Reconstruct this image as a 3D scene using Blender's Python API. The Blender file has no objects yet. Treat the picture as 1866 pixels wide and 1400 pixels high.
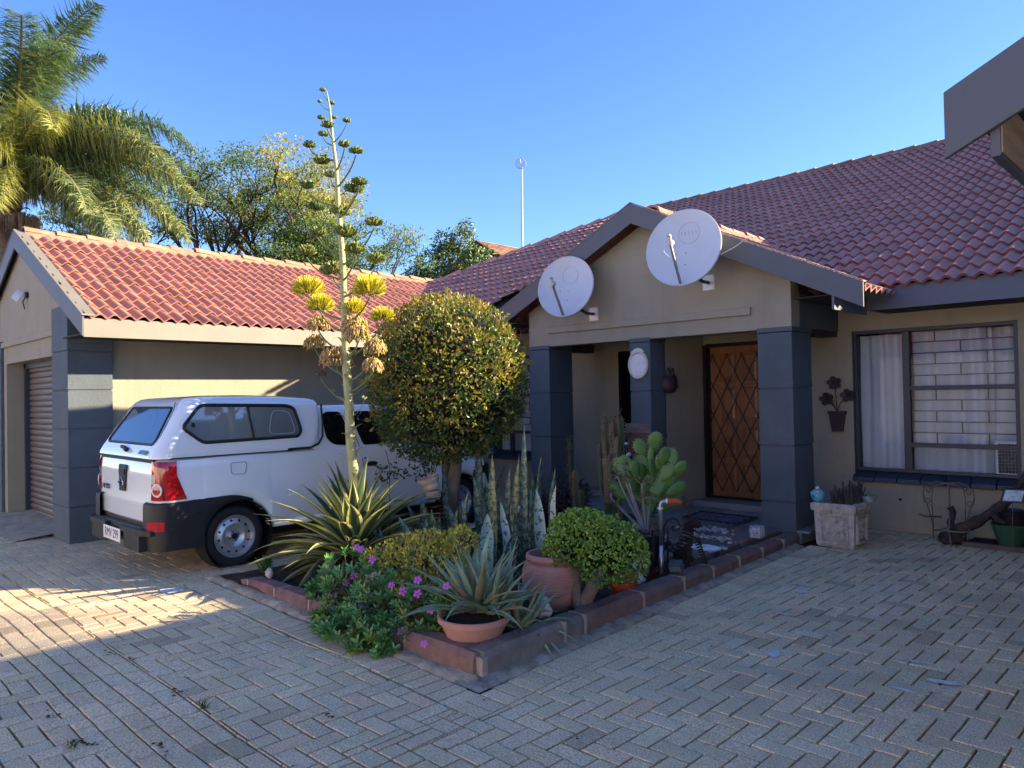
import bpy, bmesh, math, random
from mathutils import Vector, Matrix, noise
from mathutils.geometry import tessellate_polygon
PI=math.pi
rnd=random.Random(7)
SC=bpy.context.scene
COL=SC.collection
V=Vector

# ------------------------------------------------------------------ helpers
class MB:
    """collects verts / faces (+ material slot and colour per face)"""
    def __init__(s): s.v=[]; s.f=[]; s.m=[]; s.c=[]
    def face(s,idx,m=0,c=None): s.f.append(tuple(idx)); s.m.append(m); s.c.append(c)
    def quad(s,a,b,c_,d,m=0,c=None):
        n=len(s.v); s.v+= [a,b,c_,d]; s.face((n,n+1,n+2,n+3),m,c)
    def poly(s,pts,m=0,c=None):
        n=len(s.v); s.v+=list(pts); s.face(range(n,n+len(pts)),m,c)
    def box(s,x0,x1,y0,y1,z0,z1,m=0,c=None):
        n=len(s.v)
        s.v+=[(x,y,z) for z in (z0,z1) for (x,y) in ((x0,y0),(x1,y0),(x1,y1),(x0,y1))]
        for f in ((3,2,1,0),(4,5,6,7),(0,1,5,4),(1,2,6,5),(2,3,7,6),(3,0,4,7)): s.face([n+i for i in f],m,c)
    def prism(s,pts,ext,m=0,c=None):
        """pts: planar loop of 3d points, ext: extrusion vector"""
        ext=V(ext); n=len(s.v); k=len(pts); pts=[V(p) for p in pts]
        s.v+=[tuple(p) for p in pts]+[tuple(p+ext) for p in pts]
        s.face(range(n,n+k)[::-1],m,c); s.face(range(n+k,n+2*k),m,c)
        for i in range(k):
            j=(i+1)%k; s.face((n+i,n+j,n+k+j,n+k+i),m,c)
    def tube(s,pts,r,n=8,m=0,c=None,caps=True,flat=1.0):
        """tube along a polyline; r number or list"""
        pts=[V(p) for p in pts]; k=len(pts)
        if k<2: return
        rs=r if isinstance(r,(list,tuple)) else [r]*k
        base=len(s.v); ref=None
        for i,p in enumerate(pts):
            t=(pts[min(i+1,k-1)]-pts[max(i-1,0)])
            if t.length<1e-9: t=V((0,0,1))
            t.normalize()
            if ref is None:
                ref=t.orthogonal().normalized()
            else:
                ref=(ref-t*ref.dot(t)); ref=ref.normalized() if ref.length>1e-6 else t.orthogonal().normalized()
            b=t.cross(ref)
            for j in range(n):
                a=2*PI*j/n
                s.v.append(tuple(p+(ref*math.cos(a)+b*math.sin(a)*flat)*rs[i]))
        for i in range(k-1):
            for j in range(n):
                a=base+i*n+j; b_=base+i*n+(j+1)%n
                s.face((a,b_,b_+n,a+n),m,c)
        if caps:
            s.face([base+j for j in range(n)][::-1],m,c); s.face([base+(k-1)*n+j for j in range(n)],m,c)
    def lathe(s,prof,cx=0,cy=0,n=32,m=0,c=None,M=None):
        base=len(s.v)
        for (r,z) in prof:
            for j in range(n):
                a=2*PI*j/n; p=V((cx+r*math.cos(a),cy+r*math.sin(a),z))
                if M is not None: p=M@V((r*math.cos(a),r*math.sin(a),z))
                s.v.append(tuple(p))
        for i in range(len(prof)-1):
            for j in range(n):
                a=base+i*n+j; b=base+i*n+(j+1)%n
                s.face((a,b,b+n,a+n),m,c)
    def rock(s,cx,cy,cz,rx,ry,rz,seed=0,n=10,m=0,c=None,rough=.25):
        base=len(s.v); k=n
        for i in range(k+1):
            th=PI*i/k
            for j in range(2*k):
                ph=PI*j/k
                d=V((math.sin(th)*math.cos(ph),math.sin(th)*math.sin(ph),math.cos(th)))
                q=1+rough*noise.noise(d*1.3+V((seed*7.1,seed*3.3,0)))+rough*.5*noise.noise(d*3.1+V((seed*2.1,0,5)))
                s.v.append((cx+d.x*rx*q,cy+d.y*ry*q,cz+d.z*rz*q))
        for i in range(k):
            for j in range(2*k):
                a=base+i*2*k+j; b=base+i*2*k+(j+1)%(2*k)
                s.face((a,a+2*k,b+2*k,b),m,c)

WM={}   # world matrix of empties / things
def obj(name,mb,mats,parent=None,smooth=False,local=False,world_loc=None,bevel=0,solid=0,auto=None):
    me=bpy.data.meshes.new(name)
    vs=mb.v
    if parent is not None and not local:
        inv=WM[parent.name].inverted(); vs=[tuple(inv@V(p)) for p in vs]
    elif parent is None and world_loc is not None and not local:
        L=V(world_loc); vs=[tuple(V(p)-L) for p in vs]
    me.from_pydata([tuple(p) for p in vs],[],mb.f)
    if not isinstance(mats,(list,tuple)): mats=[mats]
    for m in mats: me.materials.append(m)
    me.polygons.foreach_set('material_index',mb.m)
    if any(c is not None for c in mb.c):
        at=me.color_attributes.new('col','FLOAT_COLOR','CORNER')
        buf=[]
        for p,c in zip(me.polygons,mb.c):
            c=(1,1,1) if c is None else c
            if isinstance(c,(int,float)): c=(c,c,c)
            buf+= [c[0],c[1],c[2],1.0]*p.loop_total
        at.data.foreach_set('color',buf)
    if smooth: me.polygons.foreach_set('use_smooth',[True]*len(me.polygons))
    me.update()
    o=bpy.data.objects.new(name,me); COL.objects.link(o)
    if parent is not None:
        o.parent=parent; WM[o.name]=WM[parent.name].copy()
    else:
        L=V(world_loc) if world_loc is not None else V((0,0,0))
        o.location=L; WM[o.name]=Matrix.Translation(L)
    if solid:
        md=o.modifiers.new('s','SOLIDIFY'); md.thickness=solid; md.offset=0
    if bevel:
        md=o.modifiers.new('b','BEVEL'); md.width=bevel; md.segments=2; md.limit_method='ANGLE'; md.angle_limit=math.radians(40)
    if auto: smooth_by_angle(me,auto)
    return o
def smooth_by_angle(me,deg):
    me.polygons.foreach_set('use_smooth',[True]*len(me.polygons))
    bm=bmesh.new(); bm.from_mesh(me); lim=math.radians(deg)
    for e in bm.edges:
        if len(e.link_faces)==2 and e.calc_face_angle(0)>lim: e.smooth=False
    bm.to_mesh(me); bm.free()
def tag(o,label,cat,group=None,kind=None):
    if label: o['label']=label
    if cat: o['category']=cat
    if group: o['group']=group
    if kind: o['kind']=kind
    return o
def thing(name,label,cat,loc=(0,0,0),rz=0,group=None,tilt=None):
    o=bpy.data.objects.new(name,None); COL.objects.link(o)
    o.empty_display_size=.1
    o.location=loc; o.rotation_euler=(tilt[0] if tilt else 0, tilt[1] if tilt else 0, rz)
    WM[o.name]=Matrix.Translation(loc)@o.rotation_euler.to_matrix().to_4x4()
    tag(o,label,cat,group); return o
def copy_thing(src,loc,rz=0,label=None,scale=None):
    r=src.copy(); COL.objects.link(r); r.location=loc; r.rotation_euler=(src.rotation_euler.x,src.rotation_euler.y,rz)
    if scale: r.scale=scale if not isinstance(scale,(int,float)) else (scale,)*3
    if label: r['label']=label
    def rec(a,b):
        for ch in [c for c in bpy.data.objects if c.parent==a]:
            d=ch.copy(); COL.objects.link(d); d.parent=b; rec(ch,d)
    rec(src,r); return r
def struct(name,mb,m,kind='structure',**k):
    o=obj(name,mb,m,**k); o['kind']=kind; return o

# ------------------------------------------------------------------ materials
def nt(m): return m.node_tree.nodes,m.node_tree.links
def mat(name,col,rough=.7,var=.12,scale=4.,bump=0.,bscale=60.,metal=0.,vcol=False,trans=0.,spec=.5,
        stain=None,stain_amt=0.,stain_scale=2.,coat=0.,detail=6,tcol=None,stretch=None,emit=None,obj_coord=True,fine=0.,streak=0.):
    m=bpy.data.materials.new(name); m.use_nodes=True
    N,L=nt(m); N.clear()
    out=N.new('ShaderNodeOutputMaterial'); b=N.new('ShaderNodeBsdfPrincipled')
    tc=N.new('ShaderNodeTexCoord'); src=tc.outputs['Object']
    if stretch:
        mp=N.new('ShaderNodeMapping'); mp.inputs['Scale'].default_value=stretch; L.new(src,mp.inputs['Vector']); src=mp.outputs['Vector']
    ns=N.new('ShaderNodeTexNoise'); ns.inputs['Scale'].default_value=scale; ns.inputs['Detail'].default_value=detail; ns.inputs['Roughness'].default_value=.6
    L.new(src,ns.inputs['Vector'])
    mr=N.new('ShaderNodeMapRange'); mr.inputs['From Min'].default_value=.3; mr.inputs['From Max'].default_value=.7
    mr.inputs['To Min'].default_value=1-var; mr.inputs['To Max'].default_value=1+var
    L.new(ns.outputs['Fac'],mr.inputs['Value'])
    mx=N.new('ShaderNodeVectorMath'); mx.operation='MULTIPLY'
    rgb=N.new('ShaderNodeRGB'); rgb.outputs[0].default_value=(*col,1)
    L.new(rgb.outputs[0],mx.inputs[0]); L.new(mr.outputs[0],mx.inputs[1])
    cur=mx.outputs[0]
    if vcol:
        at=N.new('ShaderNodeAttribute'); at.attribute_name='col'
        m2=N.new('ShaderNodeVectorMath'); m2.operation='MULTIPLY'
        L.new(cur,m2.inputs[0]); L.new(at.outputs['Color'],m2.inputs[1]); cur=m2.outputs[0]
    if fine:
        nf=N.new('ShaderNodeTexNoise'); nf.inputs['Scale'].default_value=130; nf.inputs['Detail'].default_value=3
        L.new(tc.outputs['Object'],nf.inputs['Vector'])
        mf=N.new('ShaderNodeMapRange'); mf.inputs['From Min'].default_value=.3; mf.inputs['From Max'].default_value=.7
        mf.inputs['To Min'].default_value=1-fine; mf.inputs['To Max'].default_value=1+fine
        L.new(nf.outputs['Fac'],mf.inputs['Value'])
        m3=N.new('ShaderNodeVectorMath'); m3.operation='MULTIPLY'; L.new(cur,m3.inputs[0]); L.new(mf.outputs[0],m3.inputs[1]); cur=m3.outputs[0]
    if streak:
        mp2=N.new('ShaderNodeMapping'); mp2.inputs['Scale'].default_value=(4.5,4.5,.5); L.new(tc.outputs['Object'],mp2.inputs['Vector'])
        nk=N.new('ShaderNodeTexNoise'); nk.inputs['Scale'].default_value=1.0; nk.inputs['Detail'].default_value=7; nk.inputs['Roughness'].default_value=.7; L.new(mp2.outputs[0],nk.inputs['Vector'])
        mk=N.new('ShaderNodeMapRange'); mk.inputs['From Min'].default_value=.48; mk.inputs['From Max'].default_value=.75; mk.inputs['To Min'].default_value=1; mk.inputs['To Max'].default_value=1-streak
        L.new(nk.outputs['Fac'],mk.inputs['Value']); m5=N.new('ShaderNodeVectorMath'); m5.operation='MULTIPLY'; L.new(cur,m5.inputs[0]); L.new(mk.outputs[0],m5.inputs[1]); cur=m5.outputs[0]
    if stain:
        n2=N.new('ShaderNodeTexNoise'); n2.inputs['Scale'].default_value=stain_scale; n2.inputs['Detail'].default_value=8; n2.inputs['Roughness'].default_value=.65
        L.new(tc.outputs['Object'],n2.inputs['Vector'])
        r2=N.new('ShaderNodeMapRange'); r2.inputs['From Min'].default_value=.5; r2.inputs['From Max'].default_value=.68
        r2.inputs['To Max'].default_value=stain_amt; L.new(n2.outputs['Fac'],r2.inputs['Value'])
        mm=N.new('ShaderNodeMix'); mm.data_type='RGBA'; mm.inputs[7].default_value=(*stain,1)
        L.new(r2.outputs[0],mm.inputs[0]); L.new(cur,mm.inputs[6]); cur=mm.outputs[2]
    L.new(cur,b.inputs['Base Color'])
    if rough>=.85: spec=min(spec,.25)
    b.inputs['Roughness'].default_value=rough; b.inputs['Metallic'].default_value=metal
    b.inputs['Specular IOR Level'].default_value=spec; b.inputs['Coat Weight'].default_value=coat
    b.inputs['Coat Roughness'].default_value=.04
    if emit: b.inputs['Emission Color'].default_value=(*emit[0],1); b.inputs['Emission Strength'].default_value=emit[1]
    if bump:
        nb=N.new('ShaderNodeTexNoise'); nb.inputs['Scale'].default_value=bscale; nb.inputs['Detail'].default_value=5; nb.inputs['Roughness'].default_value=.65
        L.new(src,nb.inputs['Vector'])
        bp=N.new('ShaderNodeBump'); bp.inputs['Strength'].default_value=1; bp.inputs['Distance'].default_value=bump
        L.new(nb.outputs['Fac'],bp.inputs['Height']); L.new(bp.outputs[0],b.inputs['Normal'])
    sh=b.outputs[0]
    if trans:
        tr=N.new('ShaderNodeBsdfTranslucent'); ms=N.new('ShaderNodeMixShader'); ms.inputs[0].default_value=trans
        if tcol:
            m4=N.new('ShaderNodeVectorMath'); m4.operation='MULTIPLY'; m4.inputs[1].default_value=tcol
            L.new(cur,m4.inputs[0]); L.new(m4.outputs[0],tr.inputs['Color'])
        else: L.new(cur,tr.inputs['Color'])
        L.new(sh,ms.inputs[1]); L.new(tr.outputs[0],ms.inputs[2]); sh=ms.outputs[0]
    L.new(sh,out.inputs['Surface'])
    return m
def glass_mat(name,tint=(.8,.85,.9),transp=.95,rough=.02):
    m=bpy.data.materials.new(name); m.use_nodes=True; N,L=nt(m); N.clear()
    out=N.new('ShaderNodeOutputMaterial'); t=N.new('ShaderNodeBsdfTransparent'); t.inputs[0].default_value=(*[c*transp for c in tint],1)
    g=N.new('ShaderNodeBsdfGlossy'); g.inputs['Roughness'].default_value=rough; g.inputs[0].default_value=(.95,.97,1,1)
    fr=N.new('ShaderNodeFresnel'); fr.inputs[0].default_value=1.33
    mr=N.new('ShaderNodeMapRange'); mr.inputs['To Min'].default_value=0; mr.inputs['To Max'].default_value=.6
    nz=N.new('ShaderNodeTexNoise'); nz.inputs['Scale'].default_value=1.5; tc=N.new('ShaderNodeTexCoord'); L.new(tc.outputs['Object'],nz.inputs[0])
    bp=N.new('ShaderNodeBump'); bp.inputs['Distance'].default_value=.004; L.new(nz.outputs[0],bp.inputs['Height']); L.new(bp.outputs[0],g.inputs['Normal'])
    L.new(fr.outputs[0],mr.inputs[0]); ms=N.new('ShaderNodeMixShader'); L.new(mr.outputs[0],ms.inputs[0]); L.new(t.outputs[0],ms.inputs[1]); L.new(g.outputs[0],ms.inputs[2]); L.new(ms.outputs[0],out.inputs[0])
    return m

M={}
M['wall']=mat('taupe_plaster',(.335,.305,.232),.9,.10,1.6,.006,38,streak=.13,stain=(.25,.215,.165),stain_amt=.35,stain_scale=1.6)
M['wall_lit']=M['wall']
M['pillar']=mat('slate_blue_paint',(.080,.106,.130),.8,.12,2.2,.005,42,streak=.15,stain=(.075,.08,.09),stain_amt=.3,stain_scale=2.)
M['fascia']=mat('grey_fascia_paint',(.100,.106,.122),.6,.06,2.,.0006,30,stain=(.11,.1,.09),stain_amt=.35,stain_scale=3)
M['fascia_pale']=mat('pale_fascia_paint',(.20,.188,.158),.6,.08,2.,.0006,30,stain=(.25,.22,.18),stain_amt=.35,stain_scale=3)
M['tile']=mat('clay_red_roof_tile',(.50,.245,.175),.88,.16,2.2,.0015,70,vcol=True,stain=(.26,.14,.11),stain_amt=.45,stain_scale=3.4)
M['tile2']=mat('brown_red_roof_tile',(.50,.235,.19),.88,.14,2.2,.0015,70,vcol=True,stain=(.28,.15,.13),stain_amt=.4,stain_scale=3)
M['mortar']=mat('tile_mortar',(.40,.2,.14),.9,.3,6,.01,25,stain=(.14,.07,.05),stain_amt=.7,stain_scale=8)
M['black']=mat('black_void',(.004,.004,.005),.9,0)
M['darkframe']=mat('dark_slate_metal',(.03,.036,.055),.5,.1,4)
M['sill']=mat('blue_painted_sill',(.028,.042,.075),.55,.15,5,.002,30)
M['soffit']=mat('dark_soffit_board',(.05,.045,.04),.85,.1,3)
M['curtain']=mat('white_sheer_curtain',(.88,.88,.92),.9,.05,3,trans=.2)
M['room']=mat('interior_wall',(.4,.4,.42),.9,.1,2)
M['glass']=glass_mat('window_glass')
M['glassdark']=glass_mat('tinted_glass',(.3,.35,.4),.25)
M['paver']=mat('concrete_paver',(.66,.53,.345),.95,.10,1.1,.004,130,vcol=True,stain=(.38,.31,.21),stain_amt=.5,stain_scale=.9,fine=.5)
M['sand']=mat('joint_sand',(.055,.047,.038),1,.5,30,.004,90)
M['soil']=mat('garden_soil',(.05,.037,.028),1,.5,12,.02,40)
M['kerbred']=mat('red_kerb_concrete',(.25,.135,.115),.85,.25,9,.003,60,vcol=True,stain=(.13,.11,.095),stain_amt=.75,stain_scale=6,fine=.12)
M['kerbmort']=mat('pale_mortar',(.33,.27,.23),.95,.2,20,.005,50)
M['strip']=mat('mortar_haunch',(.33,.29,.23),.95,.4,9,.02,22,stain=(.14,.12,.09),stain_amt=.6,stain_scale=7)
M['steel']=mat('galvanised_steel',(.45,.46,.47),.35,.1,10,metal=.8)
M['blackmetal']=mat('black_iron',(.012,.011,.011),.5,.3,20,.002,60,metal=.3)
M['rust']=mat('rusty_wire',(.09,.045,.03),.75,.5,25,.003,80,metal=.4)

# ------------------------------------------------------------------ camera
f=1350.;cx,cy=933.,700.
def vnorm(a): return V(a).normalized()
b_=vnorm((-440-cx,745-cy,f)); a_=vnorm((2249-cx,694-cy,f))
Xc=-b_; Yc=(a_-Xc*a_.dot(Xc)).normalized(); Zc=Xc.cross(Yc)
Rm=Matrix((Xc,Yc,Zc)).transposed()       # world -> cam (x right,y down,z fwd)
right=V(Rm[0]);down=V(Rm[1]);fwd=V(Rm[2])
cam=bpy.data.cameras.new('camera'); co=bpy.data.objects.new('camera',cam); COL.objects.link(co)
mw=Matrix(((right.x,-down.x,-fwd.x,0),(right.y,-down.y,-fwd.y,0),(right.z,-down.z,-fwd.z,1.6),(0,0,0,1)))
co.matrix_world=mw; cam.sensor_width=36; cam.lens=36*1350/1866; cam.clip_end=2000; cam.clip_start=.05
SC.camera=co
# ------------------------------------------------------------------ light
SUN=V((.659,.753,.362)).normalized()
w=bpy.data.worlds.new('World'); SC.world=w; w.use_nodes=True
N=w.node_tree.nodes; L=w.node_tree.links; N.clear()
sky=N.new('ShaderNodeTexSky'); sky.sky_type='NISHITA'; sky.sun_disc=False
sky.sun_elevation=math.asin(SUN.z); sky.sun_rotation=math.atan2(SUN.x,SUN.y)
sky.altitude=1300; sky.air_density=1.0; sky.dust_density=.4; sky.ozone_density=2.2
hs_=N.new('ShaderNodeHueSaturation'); hs_.inputs['Saturation'].default_value=1.12; hs_.inputs['Value'].default_value=1.0
L.new(sky.outputs[0],hs_.inputs['Color'])
ti=N.new('ShaderNodeVectorMath'); ti.operation='MULTIPLY'; ti.inputs[1].default_value=(.665,.71,.90); L.new(hs_.outputs[0],ti.inputs[0])
bg=N.new('ShaderNodeBackground'); bg.inputs[1].default_value=.10
wo=N.new('ShaderNodeOutputWorld'); L.new(ti.outputs[0],bg.inputs[0]); L.new(bg.outputs[0],wo.inputs[0])
ld=bpy.data.lights.new('sun','SUN'); ld.energy=4.6; ld.angle=math.radians(.5); ld.color=(1,.82,.56)
lo=bpy.data.objects.new('sun',ld); COL.objects.link(lo); lo.rotation_euler=(-SUN).to_track_quat('-Z','Y').to_euler(); lo.location=(20,20,15)
SC.view_settings.view_transform='Standard'; SC.view_settings.look='None'; SC.view_settings.exposure=2.02; SC.view_settings.gamma=1
SC.cycles.max_bounces=6; SC.cycles.transparent_max_bounces=12; SC.cycles.use_denoising=True
# ================================================================== GROUND
mb=MB(); mb.quad((-400,-400,-.03),(400,-400,-.03),(400,400,-.03),(-400,400,-.03))
struct('ground',mb,M['sand'])
def kx(y): return -3.05-.049*(y-2.82)          # outer face of the right kerb
def ky(x): return 2.80-.026*(x+3.1)            # outer face of the left kerb
def und(x,y):
    return .010*noise.noise(V((x*.55,y*.55,3)))+.006*noise.noise(V((x*1.7,y*1.7,9)))
def clip(poly,planes):
    for (a,b,c) in planes:                      # keep a*x+b*y+c>=0
        out=[]; n=len(poly)
        for i in range(n):
            p=poly[i];q=poly[(i+1)%n]; dp=a*p[0]+b*p[1]+c; dq=a*q[0]+b*q[1]+c
            if dp>=0: out.append(p)
            if (dp>=0)!=(dq>=0):
                t=dp/(dp-dq); out.append((p[0]+(q[0]-p[0])*t,p[1]+(q[1]-p[1])*t))
        poly=out
        if len(poly)<3: return []
    return poly
def area(p):
    return .5*sum(p[i][0]*p[(i+1)%len(p)][1]-p[(i+1)%len(p)][0]*p[i][1] for i in range(len(p)))
pv=MB(); prn=random.Random(3)
def warp(x,y):
    k=.018 if x<-2 and y<3 else .007
    return (x+k*noise.noise(V((x*.9,y*.9,1))),y+k*1.4*noise.noise(V((x*.9,y*.9,21))))
def brick(poly,planes):
    p=clip(poly,planes)
    if len(p)<3 or abs(area(p))<.0012: return
    cx_=sum(q[0] for q in p)/len(p); cy_=sum(q[1] for q in p)/len(p)
    h=und(cx_,cy_)+prn.uniform(-.0015,.0015); tx=prn.uniform(-.008,.008); ty=prn.uniform(-.008,.008)
    t=prn.random(); g=.92+.16*prn.random()
    if t<.05: g*=.75
    c=(g*(1+prn.uniform(-.03,.06)),g,g*(1+prn.uniform(-.06,.03)))
    if t>.97: c=(g*1.06,g*.95,g*.92)
    gap=.0040+prn.uniform(0,.0028); bev=.0030
    def ins(q,d):
        dx,dy=q[0]-cx_,q[1]-cy_; l=math.hypot(dx,dy) or 1
        # inset by moving towards centre in each axis
        return (q[0]-math.copysign(min(d,abs(dx)),dx),q[1]-math.copysign(min(d,abs(dy)),dy))
    ro=prn.uniform(-.006,.006)
    def rot(q):
        dx,dy=q[0]-cx_,q[1]-cy_; return (cx_+dx-ro*dy,cy_+dy+ro*dx)
    n=len(pv.v); k=len(p)
    for (d,z) in ((gap,-.022),(gap,-.0022),(gap+bev,0)):
        for q in p:
            a=warp(*rot(ins(q,d))); pv.v.append((a[0],a[1],h+z+tx*(a[0]-cx_)+ty*(a[1]-cy_)))
    for L_ in (0,1):
        for i in range(k):
            j=(i+1)%k; pv.face((n+L_*k+i,n+L_*k+j,n+(L_+1)*k+j,n+(L_+1)*k+i),0,c)
    pv.face([n+2*k+i for i in range(k)],0,c)
U=.108
def herring(x0,x1,y0,y1,planes,ox=0,oy=0):
    for i in range(int(x0/U)-1,int(x1/U)+2):
        for j in range(int(y0/U)-1,int(y1/U)+2):
            k=(i-j)%4; x=i*U+ox;y=j*U+oy
            if k==0: brick([(x,y),(x+2*U,y),(x+2*U,y+U),(x,y+U)],planes)
            elif k==3: brick([(x,y),(x+U,y),(x+U,y+2*U),(x,y+2*U)],planes)
B0,B1=1.17,1.17+4*U       # running band
vis=[(1,0,17.),(-1,0,1.2)]
herring(-9.5,1.2,-1.2,B0,[(0,-1,B0),(0,1,1.2),(1,0,9.5),(-1,0,1.2)])
for r in range(4):
    y=B0+r*U; off=(r*1.03)%2*U+(.05 if r==2 else 0)
    x=-15.
    while x<1.2:
        l=2*U if r!=1 else 2*U
        brick([(x+off,y),(x+off+l,y),(x+off+l,y+U),(x+off,y+U)],vis); x+=l
SB=2.45                    # soldier course along the left kerb
kxl=lambda y:kx(y)+.10
# between band and soldier / right field
herring(-16,-2.9,B1,2.7,[(0,1,-B1),(-.026,-1,2.395),(1,0,6.5),(-1,0,-2.86)])
herring(-16,-6.4,B1,2.6,[(0,1,-B1),(0,-1,2.55),(1,0,16.),(-1,0,-6.5)])
x=-6.5
while x<-2.95:
    y0=ky(x)-.10-2*U
    brick([(x,y0),(x+U,y0),(x+U,y0+2*U),(x,y0+2*U)],[(0,1,-SB+.0),(-1,0,-2.86)] ); x+=U
herring(-16,-6.35,SB,9,[(0,1,-2.55),(1,0,16.),(-1,0,-6.5),(0,-1,8.85)])
# right field: x > kerb soldier line
sol=lambda y:kx(y)+.09+2*U
a=.049
herring(-3.4,1.2,B1,8.85,[(0,1,-B1),(1,a,-(-3.05+.049*2.82+.09+2*U)),(0,-1,8.84),(-1,0,1.2),(1,0,2.86 if False else 3.5)])
y=2.48
while y<7.5:
    xx=kx(y)+.09
    brick([(xx,y),(xx+2*U,y),(xx+2*U,y+U),(xx,y+U)],[(1,a,-(-3.05+.049*2.82+.09))]); y+=U
herring(-3.2,-2.6,B1,2.48,[(0,1,-B1),(0,-1,2.48),(1,0,2.86),(-1,-a,(-3.05+.049*2.82+.09+2*U))])
struct('paving',pv,M['paver'])
# far paved / earth areas beyond what can be told apart
mb=MB(); mb.quad((-16,-40,-.024),(12,-40,-.024),(12,-1.1,-.024),(-16,-1.1,-.024)); mb.quad((-60,-40,-.028),(-16,-40,-.028),(-16,30,-.028),(-60,30,-.028)); 
struct('driveway',mb,M['paver'])
# white paint splashes and repaired patches
pt=MB()
def patch(cx_,cy_,rx,ry,rot,seed):
    n=18; P=[]
    for i in range(n):
        t=2*PI*i/n; r=1+.35*noise.noise(V((math.cos(t)*1.5,math.sin(t)*1.5,seed)))
        x=rx*r*math.cos(t);y=ry*r*math.sin(t); P.append((cx_+x*math.cos(rot)-y*math.sin(rot),cy_+x*math.sin(rot)+y*math.cos(rot),und(cx_,cy_)+.0055))
    pt.poly(P)
PATCHES=[(-6.42,2.42,.12,.07,.3),(-1.40,4.70,.10,.018,.1),(-1.18,4.47,.09,.03,.2),(-1.28,4.22,.11,.018,.1),(-2.05,4.3,.035,.07,.5),(-2.5,5.75,.05,.04,.2),(-1.2,2.9,.12,.09,.4),(-2.35,5.1,.08,.016,0),(-2.6,5.95,.12,.018,0)]
for i,(a1,b1,c1,d1,e1) in enumerate(PATCHES): patch(a1,b1,c1,d1,e1,i*1.7)
struct('paint_stain',pt,mat('pale_paint_stain',(.62,.62,.62),.7,.2,20,stain=(.42,.37,.30),stain_amt=1.0,stain_scale=14))
# ---- mortar haunch along the kerb
hs=MB()
def strip(path,w,h,seed):
    n=len(path)
    for i in range(n):
        p=V((*path[i],0)); t=(V((*path[min(i+1,n-1)],0))-V((*path[max(i-1,0)],0))).normalized(); nn=V((t.y,-t.x,0))
        ww=w*(1+.25*noise.noise(V((i*.37,seed,0)))); off=.012*noise.noise(V((i*.6,seed,4)))
        hh=h*(1+.5*noise.noise(V((i*.5,seed,8))))
        for (k,z) in ((-.02,hh*1.3),(ww*.4,hh),(ww+off,hh*.35),(ww+off+.006,-.02)):
            hs.v.append(tuple(p+nn*k+V((0,0,z))))
    b=len(hs.v)-4*n
    for i in range(n-1):
        for j in range(3):
            q=b+i*4+j; hs.face((q,q+1,q+5,q+4))
pr=[(kx(2.80+.04*i)+.0,2.80+.04*i) for i in range(116)]
strip([(x+.012,2.62+.01*i) for i,x in enumerate([-3.05]*10)][:0]+[(x-.0,y) for x,y in pr],.085,.022,1)
n_=len(hs.v); hs.v+=[(-3.16,2.90,.016),(-2.955,2.90,.006),(-2.945,2.70,.004),(-3.16,2.70,.010),(-3.06,2.80,.022)]
for q_ in ((0,1,4),(1,2,4),(2,3,4),(3,0,4)): hs.face([n_+i for i in q_])
pl=[(-6.62+.04*i,ky(-6.62+.04*i)) for i in range(90)]
strip(pl,.085,.024,2)
struct('mortar_strip',hs,M['strip'],smooth=True)
# ================================================================== GARDEN BED
mb=MB(); nx,ny=34,46
for j in range(ny+1):
    for i in range(nx+1):
        x=-6.5+(3.42*i/nx); y=2.86+j*(4.9/ny)
        xr=kx(y)-.05; x=-6.5+(xr+6.5)*i/nx
        edge=min(i,nx-i,j)/5.; edge=min(1,edge)
        z=.03+.05*edge+.03*noise.noise(V((x*2.2,y*2.2,0)))+.018*noise.noise(V((x*7,y*7,3)))
        mb.v.append((x,y,z))
for j in range(ny):
    for i in range(nx):
        q=j*(nx+1)+i; mb.face((q,q+1,q+nx+2,q+nx+1))
struct('soil',mb,M['soil'],smooth=True)
# kerb blocks as parts of one mortared edging
edg=thing('garden_edging','red and grey concrete kerb blocks edging the corner garden bed','kerb',(-3.2,2.9,0))
def kerb(p0,p1,wd,h,c,ch=.035,zb=-.03,seed=0,z0=0,z1=0):
    p0=V((*p0,0));p1=V((*p1,0)); t=(p1-p0).normalized(); n=V((t.y,-t.x,0)); k=MB()
    L_=(p1-p0).length; seg=6
    prof=[(0,zb),(0,h-ch),(-ch*.8,h),(-wd+.01,h),(-wd,h-.01),(-wd,zb)]
    for i in range(seg+1):
        s=i/seg; e=.006 if i in (0,seg) else 0
        for (o_,z) in prof:
            jit=.004*noise.noise(V((s*6+seed,o_*30,z*20)))
            zz=z+(z0*(1-s)+z1*s if z>0 else 0)
            k.v.append(tuple(p0+t*(s*L_)+n*(o_+jit- (e if o_==0 else 0))+V((0,0,zz-(e if z>.05 else 0)))))
    m=len(prof)
    for i in range(seg):
        for j in range(m-1): k.face((i*m+j,i*m+j+1,(i+1)*m+j+1,(i+1)*m+j),0,c)
    k.face(range(m)[::-1],0,c); k.face([seg*m+j for j in range(m)],0,c)
    obj('kerb_block',k,M['kerbred'],edg,bevel=.004)
RED=(1,1,1); GREY=(.75,1.35,1.45); DK=(.8,.9,.95)
def kr(y): return (kx(y),y)
ys=[2.86,3.58,3.80,4.52,5.12,5.62,6.12,6.62,7.12]
cols=[(.8,1.2,1.25),(.8,1.15,1.15),(.8,.9,.92),(.75,.85,.88),(.72,.88,.9),(.8,.8,.82),(.8,.78,.8),(.8,.76,.78),(.65,.9,.88)]
ys2=ys+[7.56]
for i in range(len(ys)):
    kerb(kr(ys2[i]+.008),kr(ys2[i+1]-.008),.15,.155-.006*i,cols[i],seed=i)
xs=[-3.1,-3.75,-4.35,-4.95,-5.5,-5.98]
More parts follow.
